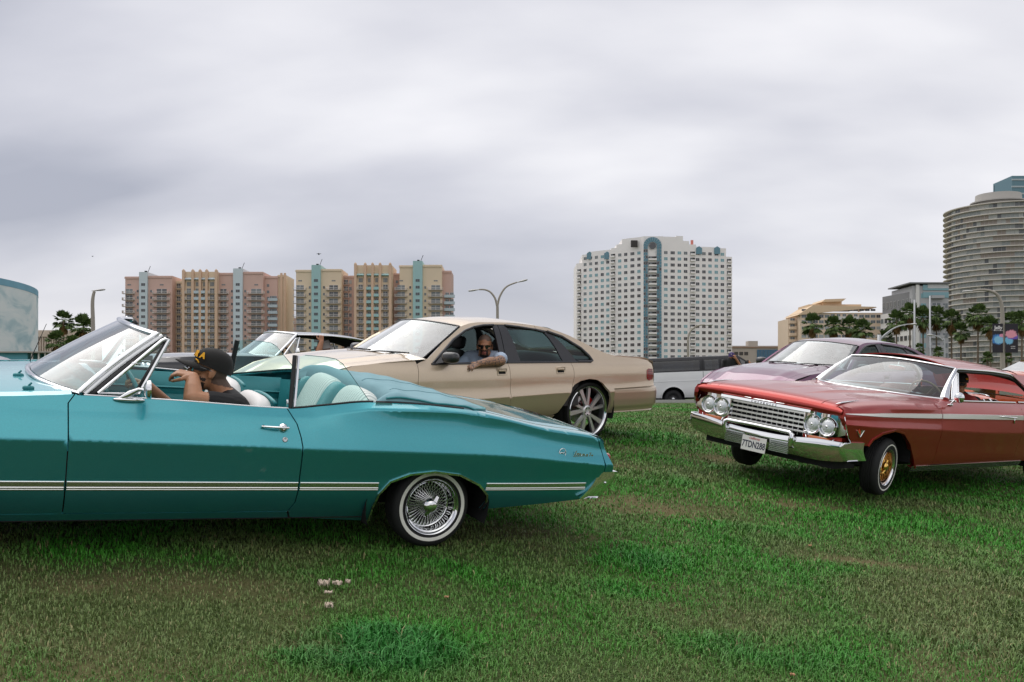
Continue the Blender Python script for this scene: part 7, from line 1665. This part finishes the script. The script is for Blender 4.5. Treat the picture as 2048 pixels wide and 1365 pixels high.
def round_tower():
    D0 = 520; pc = 2008; Rr = (pc - 1894) / FPX * D0 * .985; O = (wx(pc, D0), D0 - 0, GZ); root = empty('round_tower', label='grey cylindrical residential tower with stacked balcony rings, far right', cat='building', loc=O)
    CON = mat('tower_concrete', (.60, .56, .50), rough=.9, noise=.06, nscale=.2); zt = wz(402, D0 - Rr) - GZ; fh = 10.75 / FPX * (D0 - Rr * .4); n = int(zt / fh)
    MB().lathe([(0, Rr - 2.2), (zt, Rr - 2.2), (zt, 0)], (0, 0, 0), Z3, 64).build('core', mat('tower_core', (.16, .16, .155), rough=.6), root)
    slab = MB().lathe([(0, Rr - 2.4), (0, Rr), (.42, Rr), (.42, Rr - 2.4)], (0, 0, 0), Z3, 72); sm = mesh_of(slab, [CON])
    panes = []
    GM = [mat('curtain_glass_a', (.28, .31, .30), rough=.2), mat('curtain_glass_b', (.42, .44, .41), rough=.3), mat('curtain_glass_c', (.12, .13, .135), rough=.15), mat('curtain_glass_d', (.32, .28, .24), rough=.4), mat('curtain_white', (.46, .46, .43), rough=.6)]
    cnt = 0; rest = MB(); na = 44; cells = []
    for k in range(n):
        inst('floor_slab', sm, root, (0, 0, zt - k * fh))
        for j in range(na):
            a = math.pi + math.pi * (j + .5) / na
            cells.append((k, j, a))
    w_ = math.pi * (Rr - 1.9) / na; pm = {}
    rail = MB().lathe([(0, Rr - .15), (.85, Rr - .15), (.85, Rr - .22), (0, Rr - .22)], (0, 0, 0), Z3, 72, arc=None); 
    for g_ in range(5):
        mb = MB(); mb.box((-.05, -w_ * .47, 0), (.06, w_ * .47, fh - .45)); mb.cm = 1; mb.box((0, -w_ * .5, 0), (.12, -w_ * .46, fh - .45)); pm[g_] = mesh_of(mb, [GM[g_], FRAMEM])
    last = 0
    for k, j, a in cells:
        if rnd.random() < .55: last = rnd.choice((0, 0, 1, 1, 2, 3, 4))
        p = ((Rr - 2.0) * math.cos(a), (Rr - 2.0) * math.sin(a), zt - (k + 1) * fh + .42)
        vis = a < math.pi * 1.62
        if cnt < 290 and vis and k < 9: inst('window', pm[last], root, p, a); cnt += 1
        else:
            V = np.array([v_.co[:] for v_ in pm[last].vertices]); V = (rotz(math.degrees(a)) @ V.T).T + p; q = len(rest.v); rest.v += [tuple(x) for x in V]; rest.f += [tuple(i + q for i in pl.vertices) for pl in pm[last].polygons]; rest.fm += [5 if pl.material_index else last for pl in pm[last].polygons]
    tag(rest.build('lower_windows', CON, root, mats=GM + [FRAMEM]), kind='stuff')
    pz = zt; MB().lathe([(0, 11.5), (4.2, 11.5), (4.2, 13.6), (4.8, 13.6), (5.2, 11.2), (8.6, 11.0), (8.9, 0)], (-3, 0, pz), Z3, 48).build('penthouse', mat('penthouse_grey', (.42, .40, .37), rough=.8), root, smooth=True, sharp=30)
    MB().tube([(-9, -8, pz + 8), (-9, -8, pz + 12)], .12, 5).build('roof_aerial', DARK, root)
round_tower()
r_, X0, x1, zt = box_building('glass_tower', 'blue-green glass tower peeking from behind the round tower top', 640, 2024, 2120, 352, mat('teal_tower', (.10, .20, .24), rough=.2)); 
for k in range(8): MB().box((-x1 - .3, -.4, zt - 3 - 4.5 * k), (x1, 0, zt - 2 - 4.5 * k)).build('spandrel', mat('spandrel_pale', (.36, .42, .44), rough=.5), r_)
# beige block
def beige():
    D = 430; BG = mat('stucco_beige', (.72, .57, .43), rough=.9, noise=.05, nscale=.3); BG2 = mat('stucco_ochre', (.66, .50, .34), rough=.9); X0 = wx(1674, D); root = empty('apartment_block', label='beige apartment block with ribbon windows and flat-roofed penthouse behind palms', cat='building', loc=(X0, D, GZ)); x = lambda p: wx(p, D) - X0; z = lambda p: wz(p, D) - GZ
    MB().box((x(1600), 0, 0), (x(1767), 22, z(626))).build('wall', BG, root); MB().box((x(1583), 5, 0), (x(1600), 22, z(636))).build('end_wing', BG, root)
    s = MB(); s.add([(x(1594), -1, z(631)), (x(1625), -1, z(611)), (x(1750), -1, z(614.5)), (x(1752), -1, z(616)), (x(1594), 22, z(631)), (x(1625), 22, z(611)), (x(1750), 22, z(614.5)), (x(1752), 22, z(616))], [(0, 1, 2, 3), (0, 4, 5, 1), (1, 5, 6, 2), (2, 6, 7, 3)]); s.build('roof_slab', BG2, root)
    MB().box((x(1623), 4, z(616)), (x(1729), 20, z(607.5))).build('penthouse', BG2, root); MB().box((x(1650), 3, z(616)), (x(1688), 16, z(600))).build('lift_house', BG2, root); s = MB(); s.add([(x(1645), 1, z(604)), (x(1652), 1, z(598.5)), (x(1694), 1, z(597)), (x(1686), 1, z(603)), (x(1645), 18, z(604)), (x(1652), 18, z(598.5)), (x(1694), 18, z(597)), (x(1686), 18, z(603))], [(0, 1, 2, 3), (1, 5, 6, 2), (0, 4, 5, 1), (2, 6, 7, 3), (0, 3, 7, 4)]); s.build('penthouse_roof', BG2, root)
    for k, py in enumerate((620.5, 633, 644, 656.5, 673, 686, 699)):
        for i, p in enumerate(np.arange(1608, 1766, 11.5)):
            if k == 0 and p > 1750: continue
            if k == 1 and 1655 < p < 1718: inst('balcony', balc_mesh(2.4, .8, RAILW, RAILW, solid=True), root, (x(p), 0, z(py) - 1.2)); continue
            inst('window', win_mesh(2.1, 1.35 if k else .9, 2, rnd.choice((0, 1, 1, 3, 3)) if k else 0, FRAMEM), root, (x(p), 0, z(py)))
    for k, py in enumerate((640, 652, 665, 678, 691)): inst('balcony', balc_mesh(3.2, 1.2, BG, BG, solid=True), root, (x(1591.5), 5, z(py) - 1.1))
beige()
def grey_block():
    D = 400; G1 = mat('panel_white', (.68, .66, .64), rough=.8); G2 = mat('panel_grey', (.20, .20, .205), rough=.7); G3 = mat('panel_mid', (.40, .40, .41), rough=.8); X0 = wx(1825, D); root = empty('modern_block', label='grey and white modern apartment building with angled dark roof beside the round tower', cat='building', loc=(X0, D, GZ)); z = lambda p, d=D: wz(p, d) - GZ
    A = np.array([wx(1761, 425) - X0, 25.]); B_ = np.array([wx(1824, D) - X0, 0.]); u = (B_ - A) / np.linalg.norm(B_ - A); L_ = np.linalg.norm(B_ - A); a = math.atan2(u[1], u[0])
    def quadbox(name, t0, t1, z0, z1, m, out=0., dep=14):
        n_ = np.array([u[1], -u[0]]); p, q = A + u * t0 + n_ * out, A + u * t1 + n_ * out; b = -n_ * dep
        MB().add([(*p, z0), (*q, z0), (*(q + b), z0), (*(p + b), z0), (*p, z1), (*q, z1), (*(q + b), z1), (*(p + b), z1)], [(4, 5, 6, 7), (0, 1, 5, 4), (1, 2, 6, 5), (2, 3, 7, 6), (3, 0, 4, 7)]).build(name, m, root)
    zt = z(575); quadbox('wall', 0, L_, 0, zt - 9, G1); quadbox('top_storey', .5, L_, zt - 9, zt - 1.5, G2, -.6)
    for k in range(8):
        for i in range(8):
            t = L_ * (i + .5) / 8; n_ = np.array([u[1], -u[0]]); p = A + u * t + n_ * .05; inst('window', win_mesh(2.4, 2.1, 1, 0 if (i + k) % 3 else 1, G1), root, (p[0], p[1], zt - 12 - 4.1 * k), a)
    for i in range(8): t = L_ * (i + .5) / 8; p = A + u * t - np.array([u[1], -u[0]]) * .5; inst('window', win_mesh(1.6, 2.6, 1, 1, G1), root, (p[0], p[1], zt - 5.5), a)
    x1 = wx(1897, D) - X0; MB().box((0, 0, 0), (x1, 22, z(572))).build('tower_wall', G3, root); MB().box((1.2, -.5, 0), (2.6, 0, z(570))).build('white_fin', G1, root); MB().box((-1.6, -1.2, z(568)), (x1 + 1, 22, z(565.5))).build('roof_slab', G2, root); MB().box((6, -.3, z(577)), (x1, 0, z(569))).build('roof_band', mat('panel_pale', (.55, .55, .56), rough=.7), root)
    for k in range(12):
        zz_ = z(592) - 4.0 * k
        if zz_ < 3: break
        inst('balcony', balc_mesh(5.2, 1.6, G2, G3, solid=True), root, (9.6, 0, zz_ - 1)); inst('window', win_mesh(2.2, 2.0, 2, 2, G3), root, (4.4, 0, zz_)); inst('window', win_mesh(2.0, 2.0, 2, 1, G3), root, (13.2, 0, zz_))
    for k in range(2): MB().box((1.5 + 2.6, -.25, z(596) + k * 3), (x1, 0, z(596) + k * 3 + 2.2)).build('glazing_band', WINM[2], root)
grey_block()
r_, X0, x1, zt = box_building('low_office_building', 'low office building with a blue glass front, beyond the van', 520, 1464, 1592, 692, mat('low_concrete', (.46, .41, .36), rough=.9))
for i in range(13): MB().box((-x1 + 13 + 1.35 * i, -.3, 1), (-x1 + 14.2 + 1.35 * i, 0, zt - 2)).build('pane', mat('blue_pane', (.07, .17, .27), rough=.15), r_)
MB().box((-x1 + 9, 2, zt), (-x1 + 14, 8, zt + 2.6)).build('roof_plant', mat('low_concrete'), r_); MB().box((-x1 - .3, -.5, zt - 1.2), (x1, 0, zt - .6)).build('cornice', mat('cornice_brown', (.30, .20, .14), rough=.9), r_)
for i in range(3): MB().box((-x1 + 1.2 + 2.6 * i, -.1, zt - 5), (-x1 + 3.2 + 2.6 * i, .1, zt - 3.2)).build('window', WINM[0], r_)
# round arena with a faded sea mural, and the finned building beside it
def arena():
    m = bpy.data.materials.new('faded_mural'); m.use_nodes = True; t = m.node_tree; b = t.nodes['Principled BSDF']; b.inputs['Roughness'].default_value = .85
    tcx = t.nodes.new('ShaderNodeTexCoord'); mp_ = t.nodes.new('ShaderNodeMapping'); mp_.inputs['Scale'].default_value = (.06, .06, .16); t.links.new(tcx.outputs['Object'], mp_.inputs[0])
    nn = t.nodes.new('ShaderNodeTexNoise'); nn.inputs['Scale'].default_value = 1.6; nn.inputs['Detail'].default_value = 6; nn.inputs['Distortion'].default_value = .6; t.links.new(mp_.outputs[0], nn.inputs[0])
    cr = t.nodes.new('ShaderNodeValToRGB'); t.links.new(nn.outputs['Fac'], cr.inputs[0]); e = cr.color_ramp.elements; e[0].position = .30; e[0].color = (.32, .48, .54, 1); e[1].position = .62; e[1].color = (.72, .76, .77, 1); q = e.new(.43); q.color = (.48, .60, .64, 1); q = e.new(.50); q.color = (.64, .71, .73, 1)
    t.links.new(cr.outputs[0], b.inputs['Base Color'])
    D = 260; Rr = 62.; th = math.atan((76.5 - CXP) / FPX) - math.asin(Rr / 300); root = empty('round_arena', label='large round arena wall with faded blue-white sea mural at the left edge', cat='building', loc=(300 * math.sin(th), 300 * math.cos(th), GZ)); zt = wz(580, D) - GZ
    MB().lathe([(0, Rr), (zt - 1.6, Rr), (zt - 1.6, 0)], (0, 0, 0), Z3, 96).build('mural_wall', m, root, smooth=True, sharp=40); MB().lathe([(zt - 1.6, Rr + .05), (zt, Rr + .05), (zt, 0)], (0, 0, 0), Z3, 96).build('blue_parapet', mat('parapet_blue', (.18, .38, .50), rough=.8, noise=.2, nscale=.2), root, smooth=True, sharp=40)
    D = 300; X0 = wx(110, D); root = empty('finned_building', label='beige flat-roofed building with close vertical fins beside the arena', cat='building', loc=(X0, D, GZ)); x0, x1 = wx(70, D) - X0, wx(150, D) - X0; zt = wz(661, D) - GZ; z1 = wz(674, D) - GZ
    BG = mat('fin_beige', (.66, .53, .43), rough=.9); MB().box((x0, 1, 0), (x1, 20, zt - .1)).build('wall', mat('fin_back_brown', (.14, .09, .07), rough=.9), root); MB().box((x0 - .3, -.3, z1), (x1 + .3, 20.3, zt)).build('fascia', BG, root); MB().box((x0, 0, 0), (x1, 1.2, wz(704, D) - GZ)).build('base', BG, root)  # wall behind the fins is an even dark brown
    f = MB().box((-.22, 0, wz(704, D) - GZ), (.22, 1.1, z1)).build('fin', BG, root); f.location = (x0, 0, 0)
    for k in range(1, int((x1 - x0) / .75)): q = link_copy(f, root); q.location = (x0 + .75 * k, 0, 0)
    D = 90; root = empty('open_carport', label='turquoise sided kiosk with dark openings below the arena', cat='carport', loc=(wx(50, D), D, GZ)); x = lambda p: wx(p, D) - wx(50, D); z = lambda p: wz(p, D) - GZ  # open carport with posts and a near-black back wall
    MB().box((x(-20), 0, 0), (x(55), 4, z(706))).build('side_wall', mat('carport_teal', (.10, .34, .40), rough=.7), root); MB().box((x(55), 3.5, 0), (x(140), 4, z(706))).build('back_wall', DARK, root); MB().box((x(-20), -.4, z(706)), (x(145), 4.4, z(703.5))).build('roof', mat('carport_roof', (.40, .37, .33), rough=.9), root)
    for p in (64.5, 78, 91, 105, 120): MB().box((x(p) - .06, -.1, 0), (x(p) + .06, .06, z(706))).build('post', RAILW, root)
arena()
# ------------------------------------------------------------------ palms, lamps, banners, bits on the grass
TRUNK = mat('palm_trunk', (.16, .12, .085), rough=.95, noise=.3, nscale=3, bump=.6, bscale=8)
def leaf_mat(name, a, b):
    m = bpy.data.materials.new(name); m.use_nodes = True; t = m.node_tree; bs = t.nodes['Principled BSDF']; bs.inputs['Roughness'].default_value = .6; bs.inputs['Specular IOR Level'].default_value = .2
    g = t.nodes.new('ShaderNodeNewGeometry'); mx = t.nodes.new('ShaderNodeMixRGB'); t.links.new(g.outputs['Random Per Island'], mx.inputs[0]); mx.inputs[1].default_value = (*a, 1); mx.inputs[2].default_value = (*b, 1); t.links.new(mx.outputs[0], bs.inputs['Base Color']); return m
PALMG = leaf_mat('palm_green', (.035, .070, .020), (.12, .175, .05)); PALMD = leaf_mat('palm_dead', (.14, .075, .028), (.26, .16, .06))
def palm_crown_mesh(seed, R_=2.3):
    rg = random.Random(seed); g = MB(); d = MB()
    def fan(mb, az, el, stem, rad, droop):
        dr = np.array([math.cos(az) * math.cos(el), math.sin(az) * math.cos(el), math.sin(el)]); base = dr * stem + np.array([0, 0, -droop * stem * .3]); s = norm(np.cross(dr, [0, 0, 1])); u_ = np.cross(s, dr)
        mb.add([(0, 0, 0), base + s * .03, base - s * .03, (.0, .0, -.04)], [(0, 1, 2), (0, 2, 3)])
        n = 11
        for k in range(n):
            t = (k - (n - 1) / 2) / ((n - 1) / 2) * 1.25; v_ = dr * math.cos(t) + s * math.sin(t); L_ = rad * (1 - .25 * abs(t)); tip = base + v_ * L_ + np.array([0, 0, -droop * L_ * (.35 + .3 * rg.random())]); midp = base + v_ * L_ * .55 + np.array([0, 0, -droop * L_ * .08]); w_ = np.cross(v_, u_) * rad * .12
            mb.add([base, midp - w_, tip, midp + w_], [(0, 1, 2, 3)])
    for k in range(58):
        el = R(rg.uniform(-28, 80)); fan(g, rg.uniform(0, 6.28), el, R_ * rg.uniform(.42, .55), R_ * rg.uniform(.42, .56), .9 - .5 * math.sin(max(el, 0)))
    for k in range(26): fan(d, rg.uniform(0, 6.28), R(rg.uniform(-82, -40)), R_ * rg.uniform(.3, .5), R_ * rg.uniform(.35, .5), .8)
    return mesh_of(g, [PALMG]), mesh_of(d, [PALMD])
PALMS = [palm_crown_mesh(s_) for s_ in range(5)]
def palm(px, py, rpx, D, label, k, skirt=True):
    x, z = wx(px, D), wz(py, D); gz = float(ground(x, D)); h = z - gz; rt = empty('palm_tree', label=label, cat='palm tree', group='palm trees along the shore road', loc=(x, D, gz)); lean = (rnd.random() - .5) * .03 * h; n = 9
    P = [(lean * ((1 - i / n) ** 2), 0, h * i / n) for i in range(n + 1)]; rr = [.30 - .12 * i / n for i in range(n + 1)]; rr[0] = .42; MB().tube(P, rr, 8).build('trunk', TRUNK, rt, smooth=True)
    sc = rpx / FPX * D / 2.3 * 1.3; g, d = PALMS[k % 5]; a = rnd.uniform(0, 6.28); inst('crown', g, rt, (0, 0, h), a, (sc, sc, sc * 1.2))
    if skirt: inst('dead_fronds', d, rt, (0, 0, h - .2), a, (sc * .7, sc * .7, sc * 1.1))
for i, (px, py, r_, D, lab) in enumerate((
    (127, 642, 19, 210, 'slim palm standing clear beside the arena, left of the curved lamp'), (167, 654, 22, 200, 'bushy palm just left of the curved lamp post'), (113, 683, 20, 190, 'low palm in front of the finned building'), (146, 692, 20, 185, 'low palm behind the convertible windshield'),
    (1625, 648, 19, 300, 'leftmost palm in front of the beige apartment block'), (1667, 652, 19, 300, 'palm with orange dead fronds before the beige block, second from its end'), (1699, 652, 18, 300, 'palm before the beige block, third from its end'), (1724, 660, 20, 290, 'dense palm before the right end of the beige block'), (1770, 678, 17, 280, 'low palm with brown skirt beside the slanted mast arm'),
    (1793, 642, 19, 270, 'palm before the left end of the modern grey block'), (1820, 628, 21, 270, 'tallest palm before the modern grey block'), (1846, 636, 20, 270, 'palm directly right of the tallest, before the grey block'), (1873, 634, 20, 270, 'palm before the gap between grey block and round tower'), (1903, 640, 20, 265, 'palm at the left foot of the round tower'),
    (1922, 664, 16, 260, 'short palm low before the round tower'), (1956, 631, 21, 255, 'palm in front of the middle of the round tower, left of the banners'), (1981, 652, 18, 250, 'palm touching the left banner'), (2022, 645, 19, 250, 'palm just above the right banner'), (2044, 642, 20, 245, 'palm at the right picture edge'),
    (1838, 698, 10, 230, 'small dark palm low before the grey block'), (1877, 704, 10, 230, 'small round palm low beside the round tower'), (1975, 716, 11, 180, 'small palm below the left banner'), (2013, 716, 12, 180, 'small palm below the right banner'))): palm(px, py, r_, D, lab, i, skirt=r_ > 12)
POLE = mat('lamp_concrete', (.34, .31, .26), rough=.85, noise=.1); STEEL = mat('galvanised', (.42, .43, .44), rough=.5, metal=.3); HEADM = mat('lamp_head', (.50, .49, .47), rough=.5)
def lamp_head(root, p, d, s=1.):
    p = np.asarray(p, float); d = norm(d); mb = MB(); mb.tube([p - d * .1, p + d * .15, p + d * .55, p + d * .85, p + d * .95], [.05 * s, .10 * s, .17 * s, .14 * s, .03 * s], 10, flat=.55); mb.build('lamp_head', HEADM, root, smooth=True, sharp=50)
def street_lamp(label, D, base, poles, heads, rad=.14, m=None):
    x, gz = wx(base, D), float(ground(wx(base, D), D)); rt = empty('street_lamp', label=label, cat='street lamp', loc=(x, D, gz)); L_ = lambda q: np.array([wx(q[0], D) - x, q[2] if len(q) > 2 else 0, wz(q[1], D) - gz])
    for nm, pts, r0, r1 in poles:
        P = smooth_poly([L_(q) for q in pts], 5, False) if len(pts) > 2 else [L_(q) for q in pts]
        if nm == 'pole': P = [(P[0][0], 0, -.1)] + list(P)
        MB().tube(P, list(np.linspace(r0, r1, len(P))), 10).build(nm, m or POLE, rt, smooth=True)
    for p, q in heads: lamp_head(rt, L_(p), L_(q) - L_(p), D / 90)
    return rt, L_
street_lamp('tall lamp post with two curved arms above the tan sedan', 85, 995, [('pole', [(995, 812), (995, 640), (994.5, 605)], .15, .11), ('arm', [(994, 612), (990, 597), (981, 585), (970, 580), (958, 579.5)], .10, .06), ('arm', [(995, 612), (999, 595), (1008, 579), (1018, 571), (1034, 565)], .10, .06)], [((958, 579.5), (947, 581)), ((1034, 565), (1048, 561.5))])
street_lamp('slightly bent single lamp post behind the convertible windshield', 75, 187, [('pole', [(186, 812), (186, 660), (185, 610), (186.5, 592), (189, 583)], .17, .10)], [((186, 582), (195, 581))])
street_lamp('curved-arm lamp post in front of the white tower, above the van', 120, 1376, [('pole', [(1376, 806), (1376, 690), (1376, 680), (1379, 666), (1388, 656), (1399, 651), (1412, 650)], .15, .07)], [((1410, 650), (1420, 650))])
rt, LL = street_lamp('lamp post carrying two black jellyfish banners, far right', 87, 2004.5, [('pole', [(2006, 806), (2005, 700), (2005, 640), (2003, 610), (1996, 592), (1983, 583), (1965, 580), (1945, 582)], .22, .08)], [((1946, 582), (1920, 584))])
street_lamp('slanting mast-arm lamp above the purple sedan roof', 140, 1759, [('pole', [(1758.5, 806), (1758.5, 670)], .32, .26), ('arm', [(1759, 681), (1772, 668), (1790, 656), (1810, 650), (1822, 649)], .12, .07), ('brace', [(1762, 680), (1783, 662)], .05, .05)], [((1820, 649), (1829, 648.5))], m=STEEL)
street_lamp('plain pale pole before the grey block, left of its twin', 150, 1829, [('pole', [(1829, 806), (1829, 600)], .17, .12)], [], m=STEEL)
street_lamp('plain pale pole before the grey block, right of its twin', 150, 1860, [('pole', [(1860, 806), (1860, 592)], .17, .12)], [], m=STEEL)
street_lamp('small bluish lamp with short curved arm left of the round tower', 150, 1889, [('pole', [(1889, 806), (1889, 690), (1884, 680), (1876, 674), (1866, 671)], .14, .07)], [((1867, 671), (1859, 670.5))], m=STEEL)
# banners
def banner_mat(name, blobs):
    m = bpy.data.materials.new(name); m.use_nodes = True; t = m.node_tree; b = t.nodes['Principled BSDF']; b.inputs['Roughness'].default_value = .6; tcx = t.nodes.new('ShaderNodeTexCoord'); col = None; base = (.012, .009, .016, 1)
    nn = t.nodes.new('ShaderNodeTexNoise'); nn.inputs['Scale'].default_value = 6; nn.inputs['Detail'].default_value = 5; t.links.new(tcx.outputs['Object'], nn.inputs[0])
    prev = None
    for (x, y, rx, ry, c) in blobs:
        mp_ = t.nodes.new('ShaderNodeMapping'); mp_.inputs['Location'].default_value = (-x / rx, 0, -y / ry); mp_.inputs['Scale'].default_value = (1 / rx, 0, 1 / ry); t.links.new(tcx.outputs['Object'], mp_.inputs[0])
        ln = t.nodes.new('ShaderNodeVectorMath'); ln.operation = 'LENGTH'; t.links.new(mp_.outputs[0], ln.inputs[0]); ad = t.nodes.new('ShaderNodeMath'); ad.operation = 'MULTIPLY_ADD'; t.links.new(nn.outputs['Fac'], ad.inputs[0]); ad.inputs[1].default_value = .9; t.links.new(ln.outputs['Value'], ad.inputs[2])
        mr = t.nodes.new('ShaderNodeMapRange'); t.links.new(ad.outputs[0], mr.inputs[0]); mr.inputs[1].default_value = 1.25; mr.inputs[2].default_value = 1.55; mr.inputs[3].default_value = 1; mr.inputs[4].default_value = 0
        mx = t.nodes.new('ShaderNodeMixRGB'); t.links.new(mr.outputs[0], mx.inputs[0]); mx.inputs[2].default_value = (*c, 1)
        if prev is None: mx.inputs[1].default_value = base
        else: t.links.new(prev, mx.inputs[1])
        prev = mx.outputs[0]
    t.links.new(prev, b.inputs['Base Color']); return m
S_ = 87 / FPX
for nm, lab, (pa, pb), bl in (('banner', 'black street banner with blue tendrils and the word Jelly, hung left of the pole', (1982, 2003), [(.0, -.1, .55, .45, (.05, .22, .55)), (.1, -.15, .42, .35, (.25, .55, .75)), (.38, .22, .25, .16, (.75, .30, .42))]), ('banner', 'black street banner with pink jellyfish bell, hung right of the pole', (2007.5, 2033), [(-.22, -.15, .35, .42, (.20, .50, .72)), (.12, .10, .55, .22, (.16, .10, .45)), (-.05, .35, .52, .36, (.80, .33, .40))])):
    xa, xb = wx(pa, 87), wx(pb, 87); z0, z1 = wz(706, 87), wz(648, 87); o = MB().box((-(xb - xa) / 2, -.012, -(z1 - z0) / 2), ((xb - xa) / 2, .012, (z1 - z0) / 2)).build(nm, banner_mat('banner_print_%d' % pa, bl)); o.location = ((xa + xb) / 2, 86.75, (z0 + z1) / 2); tag(o, lab, 'banner', 'street banners')
    tx = 'Jelly' if pa < 2000 else 'ocean\nshore'
    text_mesh('banner_text', tx, .42 if pa < 2000 else .17, Matrix.Translation((.05 if pa < 2000 else .12, -.02, .90 if pa < 2000 else -.80)) @ Matrix.Rotation(R(90), 4, 'X'), WHITEV, o, .004, bold=.012 if pa < 2000 else .0)
    if pa < 2000: MB().box((-.36, -.02, .64), (.42, -.012, .665)).build('banner_line', WHITEV, o)
# birds
for px, py, D, lab in ((637.5, 508.5, 120, 'small dark bird hanging in the sky above the cream block'), (185, 513, 140, 'tiny bird speck in the sky above the curved lamp')):
    s = MB(); k = .22 if px > 600 else .13; s.ell((0, 0, 0), (.10 * k / .22, .30 * k / .22, .10 * k / .22), 10, 6); s.add([(0, -.1, .03), (-.9 * k, .05, .35 * k), (-1.5 * k, .1, .1 * k), (0, .1, .03)], [(0, 1, 2, 3), (3, 2, 1, 0)]); s.add([(0, -.1, .03), (.9 * k, .05, .35 * k), (1.5 * k, .1, .1 * k), (0, .1, .03)], [(0, 3, 2, 1), (1, 2, 3, 0)]); o = s.build('bird', DARK, None, smooth=True); p = at(px, py, D); o.location = p; tag(o, lab, 'bird')
# torn paper and dry leaves in the grass
PAPER = mat('torn_paper', (.66, .55, .44), rough=.9, noise=.25, nscale=25, bump=.6, bscale=60)
def scrap(px, py, w_, d_, h_, seed, label, name='paper_scrap', m=PAPER, cat='paper scrap'):
    rg = np.random.default_rng(seed); n = 14; p = on_ground(px, py); V = []; F_ = []
    for i in range(n + 1):
        for j in range(n + 1):
            u_, v_ = i / n * 2 - 1, j / n * 2 - 1; e = 1 - .25 * (abs(u_) ** 3 + abs(v_) ** 3) ; V.append((u_ * w_ * e + rg.normal() * w_ * .05, v_ * d_ * e + rg.normal() * d_ * .06, .018 + h_ * (.5 + .5 * math.sin(u_ * 4 + seed) * math.cos(v_ * 5 - seed)) + rg.normal() * h_ * .16))
    rag = rg.random((n, n))
    for i in range(n):
        for j in range(n):
            edge = min(i, j, n - 1 - i, n - 1 - j)
            if edge < 2 and rag[i, j] < .35: continue
            F_.append((i * (n + 1) + j, (i + 1) * (n + 1) + j, (i + 1) * (n + 1) + j + 1, i * (n + 1) + j + 1))
    o = mobj(name, V, F_, m); o.location = p; o.rotation_euler = (0, 0, rg.uniform(-.4, .4)); md = o.modifiers.new('t', 'SOLIDIFY'); md.thickness = .002; tag(o, label, cat)
scrap(648, 1177, .042, .03, .03, 1, 'crumpled torn paper, left end of the longest scrap row in the grass'); scrap(674, 1176, .036, .018, .022, 2, 'thin torn paper strip between two crumpled ends'); scrap(696, 1173, .018, .018, .022, 3, 'small round paper ball at the right end of the scrap row'); scrap(657, 1194, .030, .014, .014, 4, 'thin curled paper strip just below the scrap row'); scrap(658, 1222, .026, .026, .026, 5, 'lone crumpled paper lump nearest the viewer')
LEAF = mat('dry_leaf', (.55, .30, .17), rough=.8, noise=.3, nscale=40)
for k, (px, py, lab) in enumerate(((1301, 1124, 'dry leaf lying on the open grass right of the convertible wheel'), (893, 1202, 'brown leaf lying in the grass below the whitewall wheel'), (1585, 1358, 'orange leaf at the bottom edge of the grass'), (1620, 1097, 'pale leaf on the worn line in the grass'), (822, 1298, 'brown leaf in the lush grass tuft'))): scrap(px, py, .016, .012, .010, 20 + k, lab, 'fallen_leaf', LEAF, 'leaf')
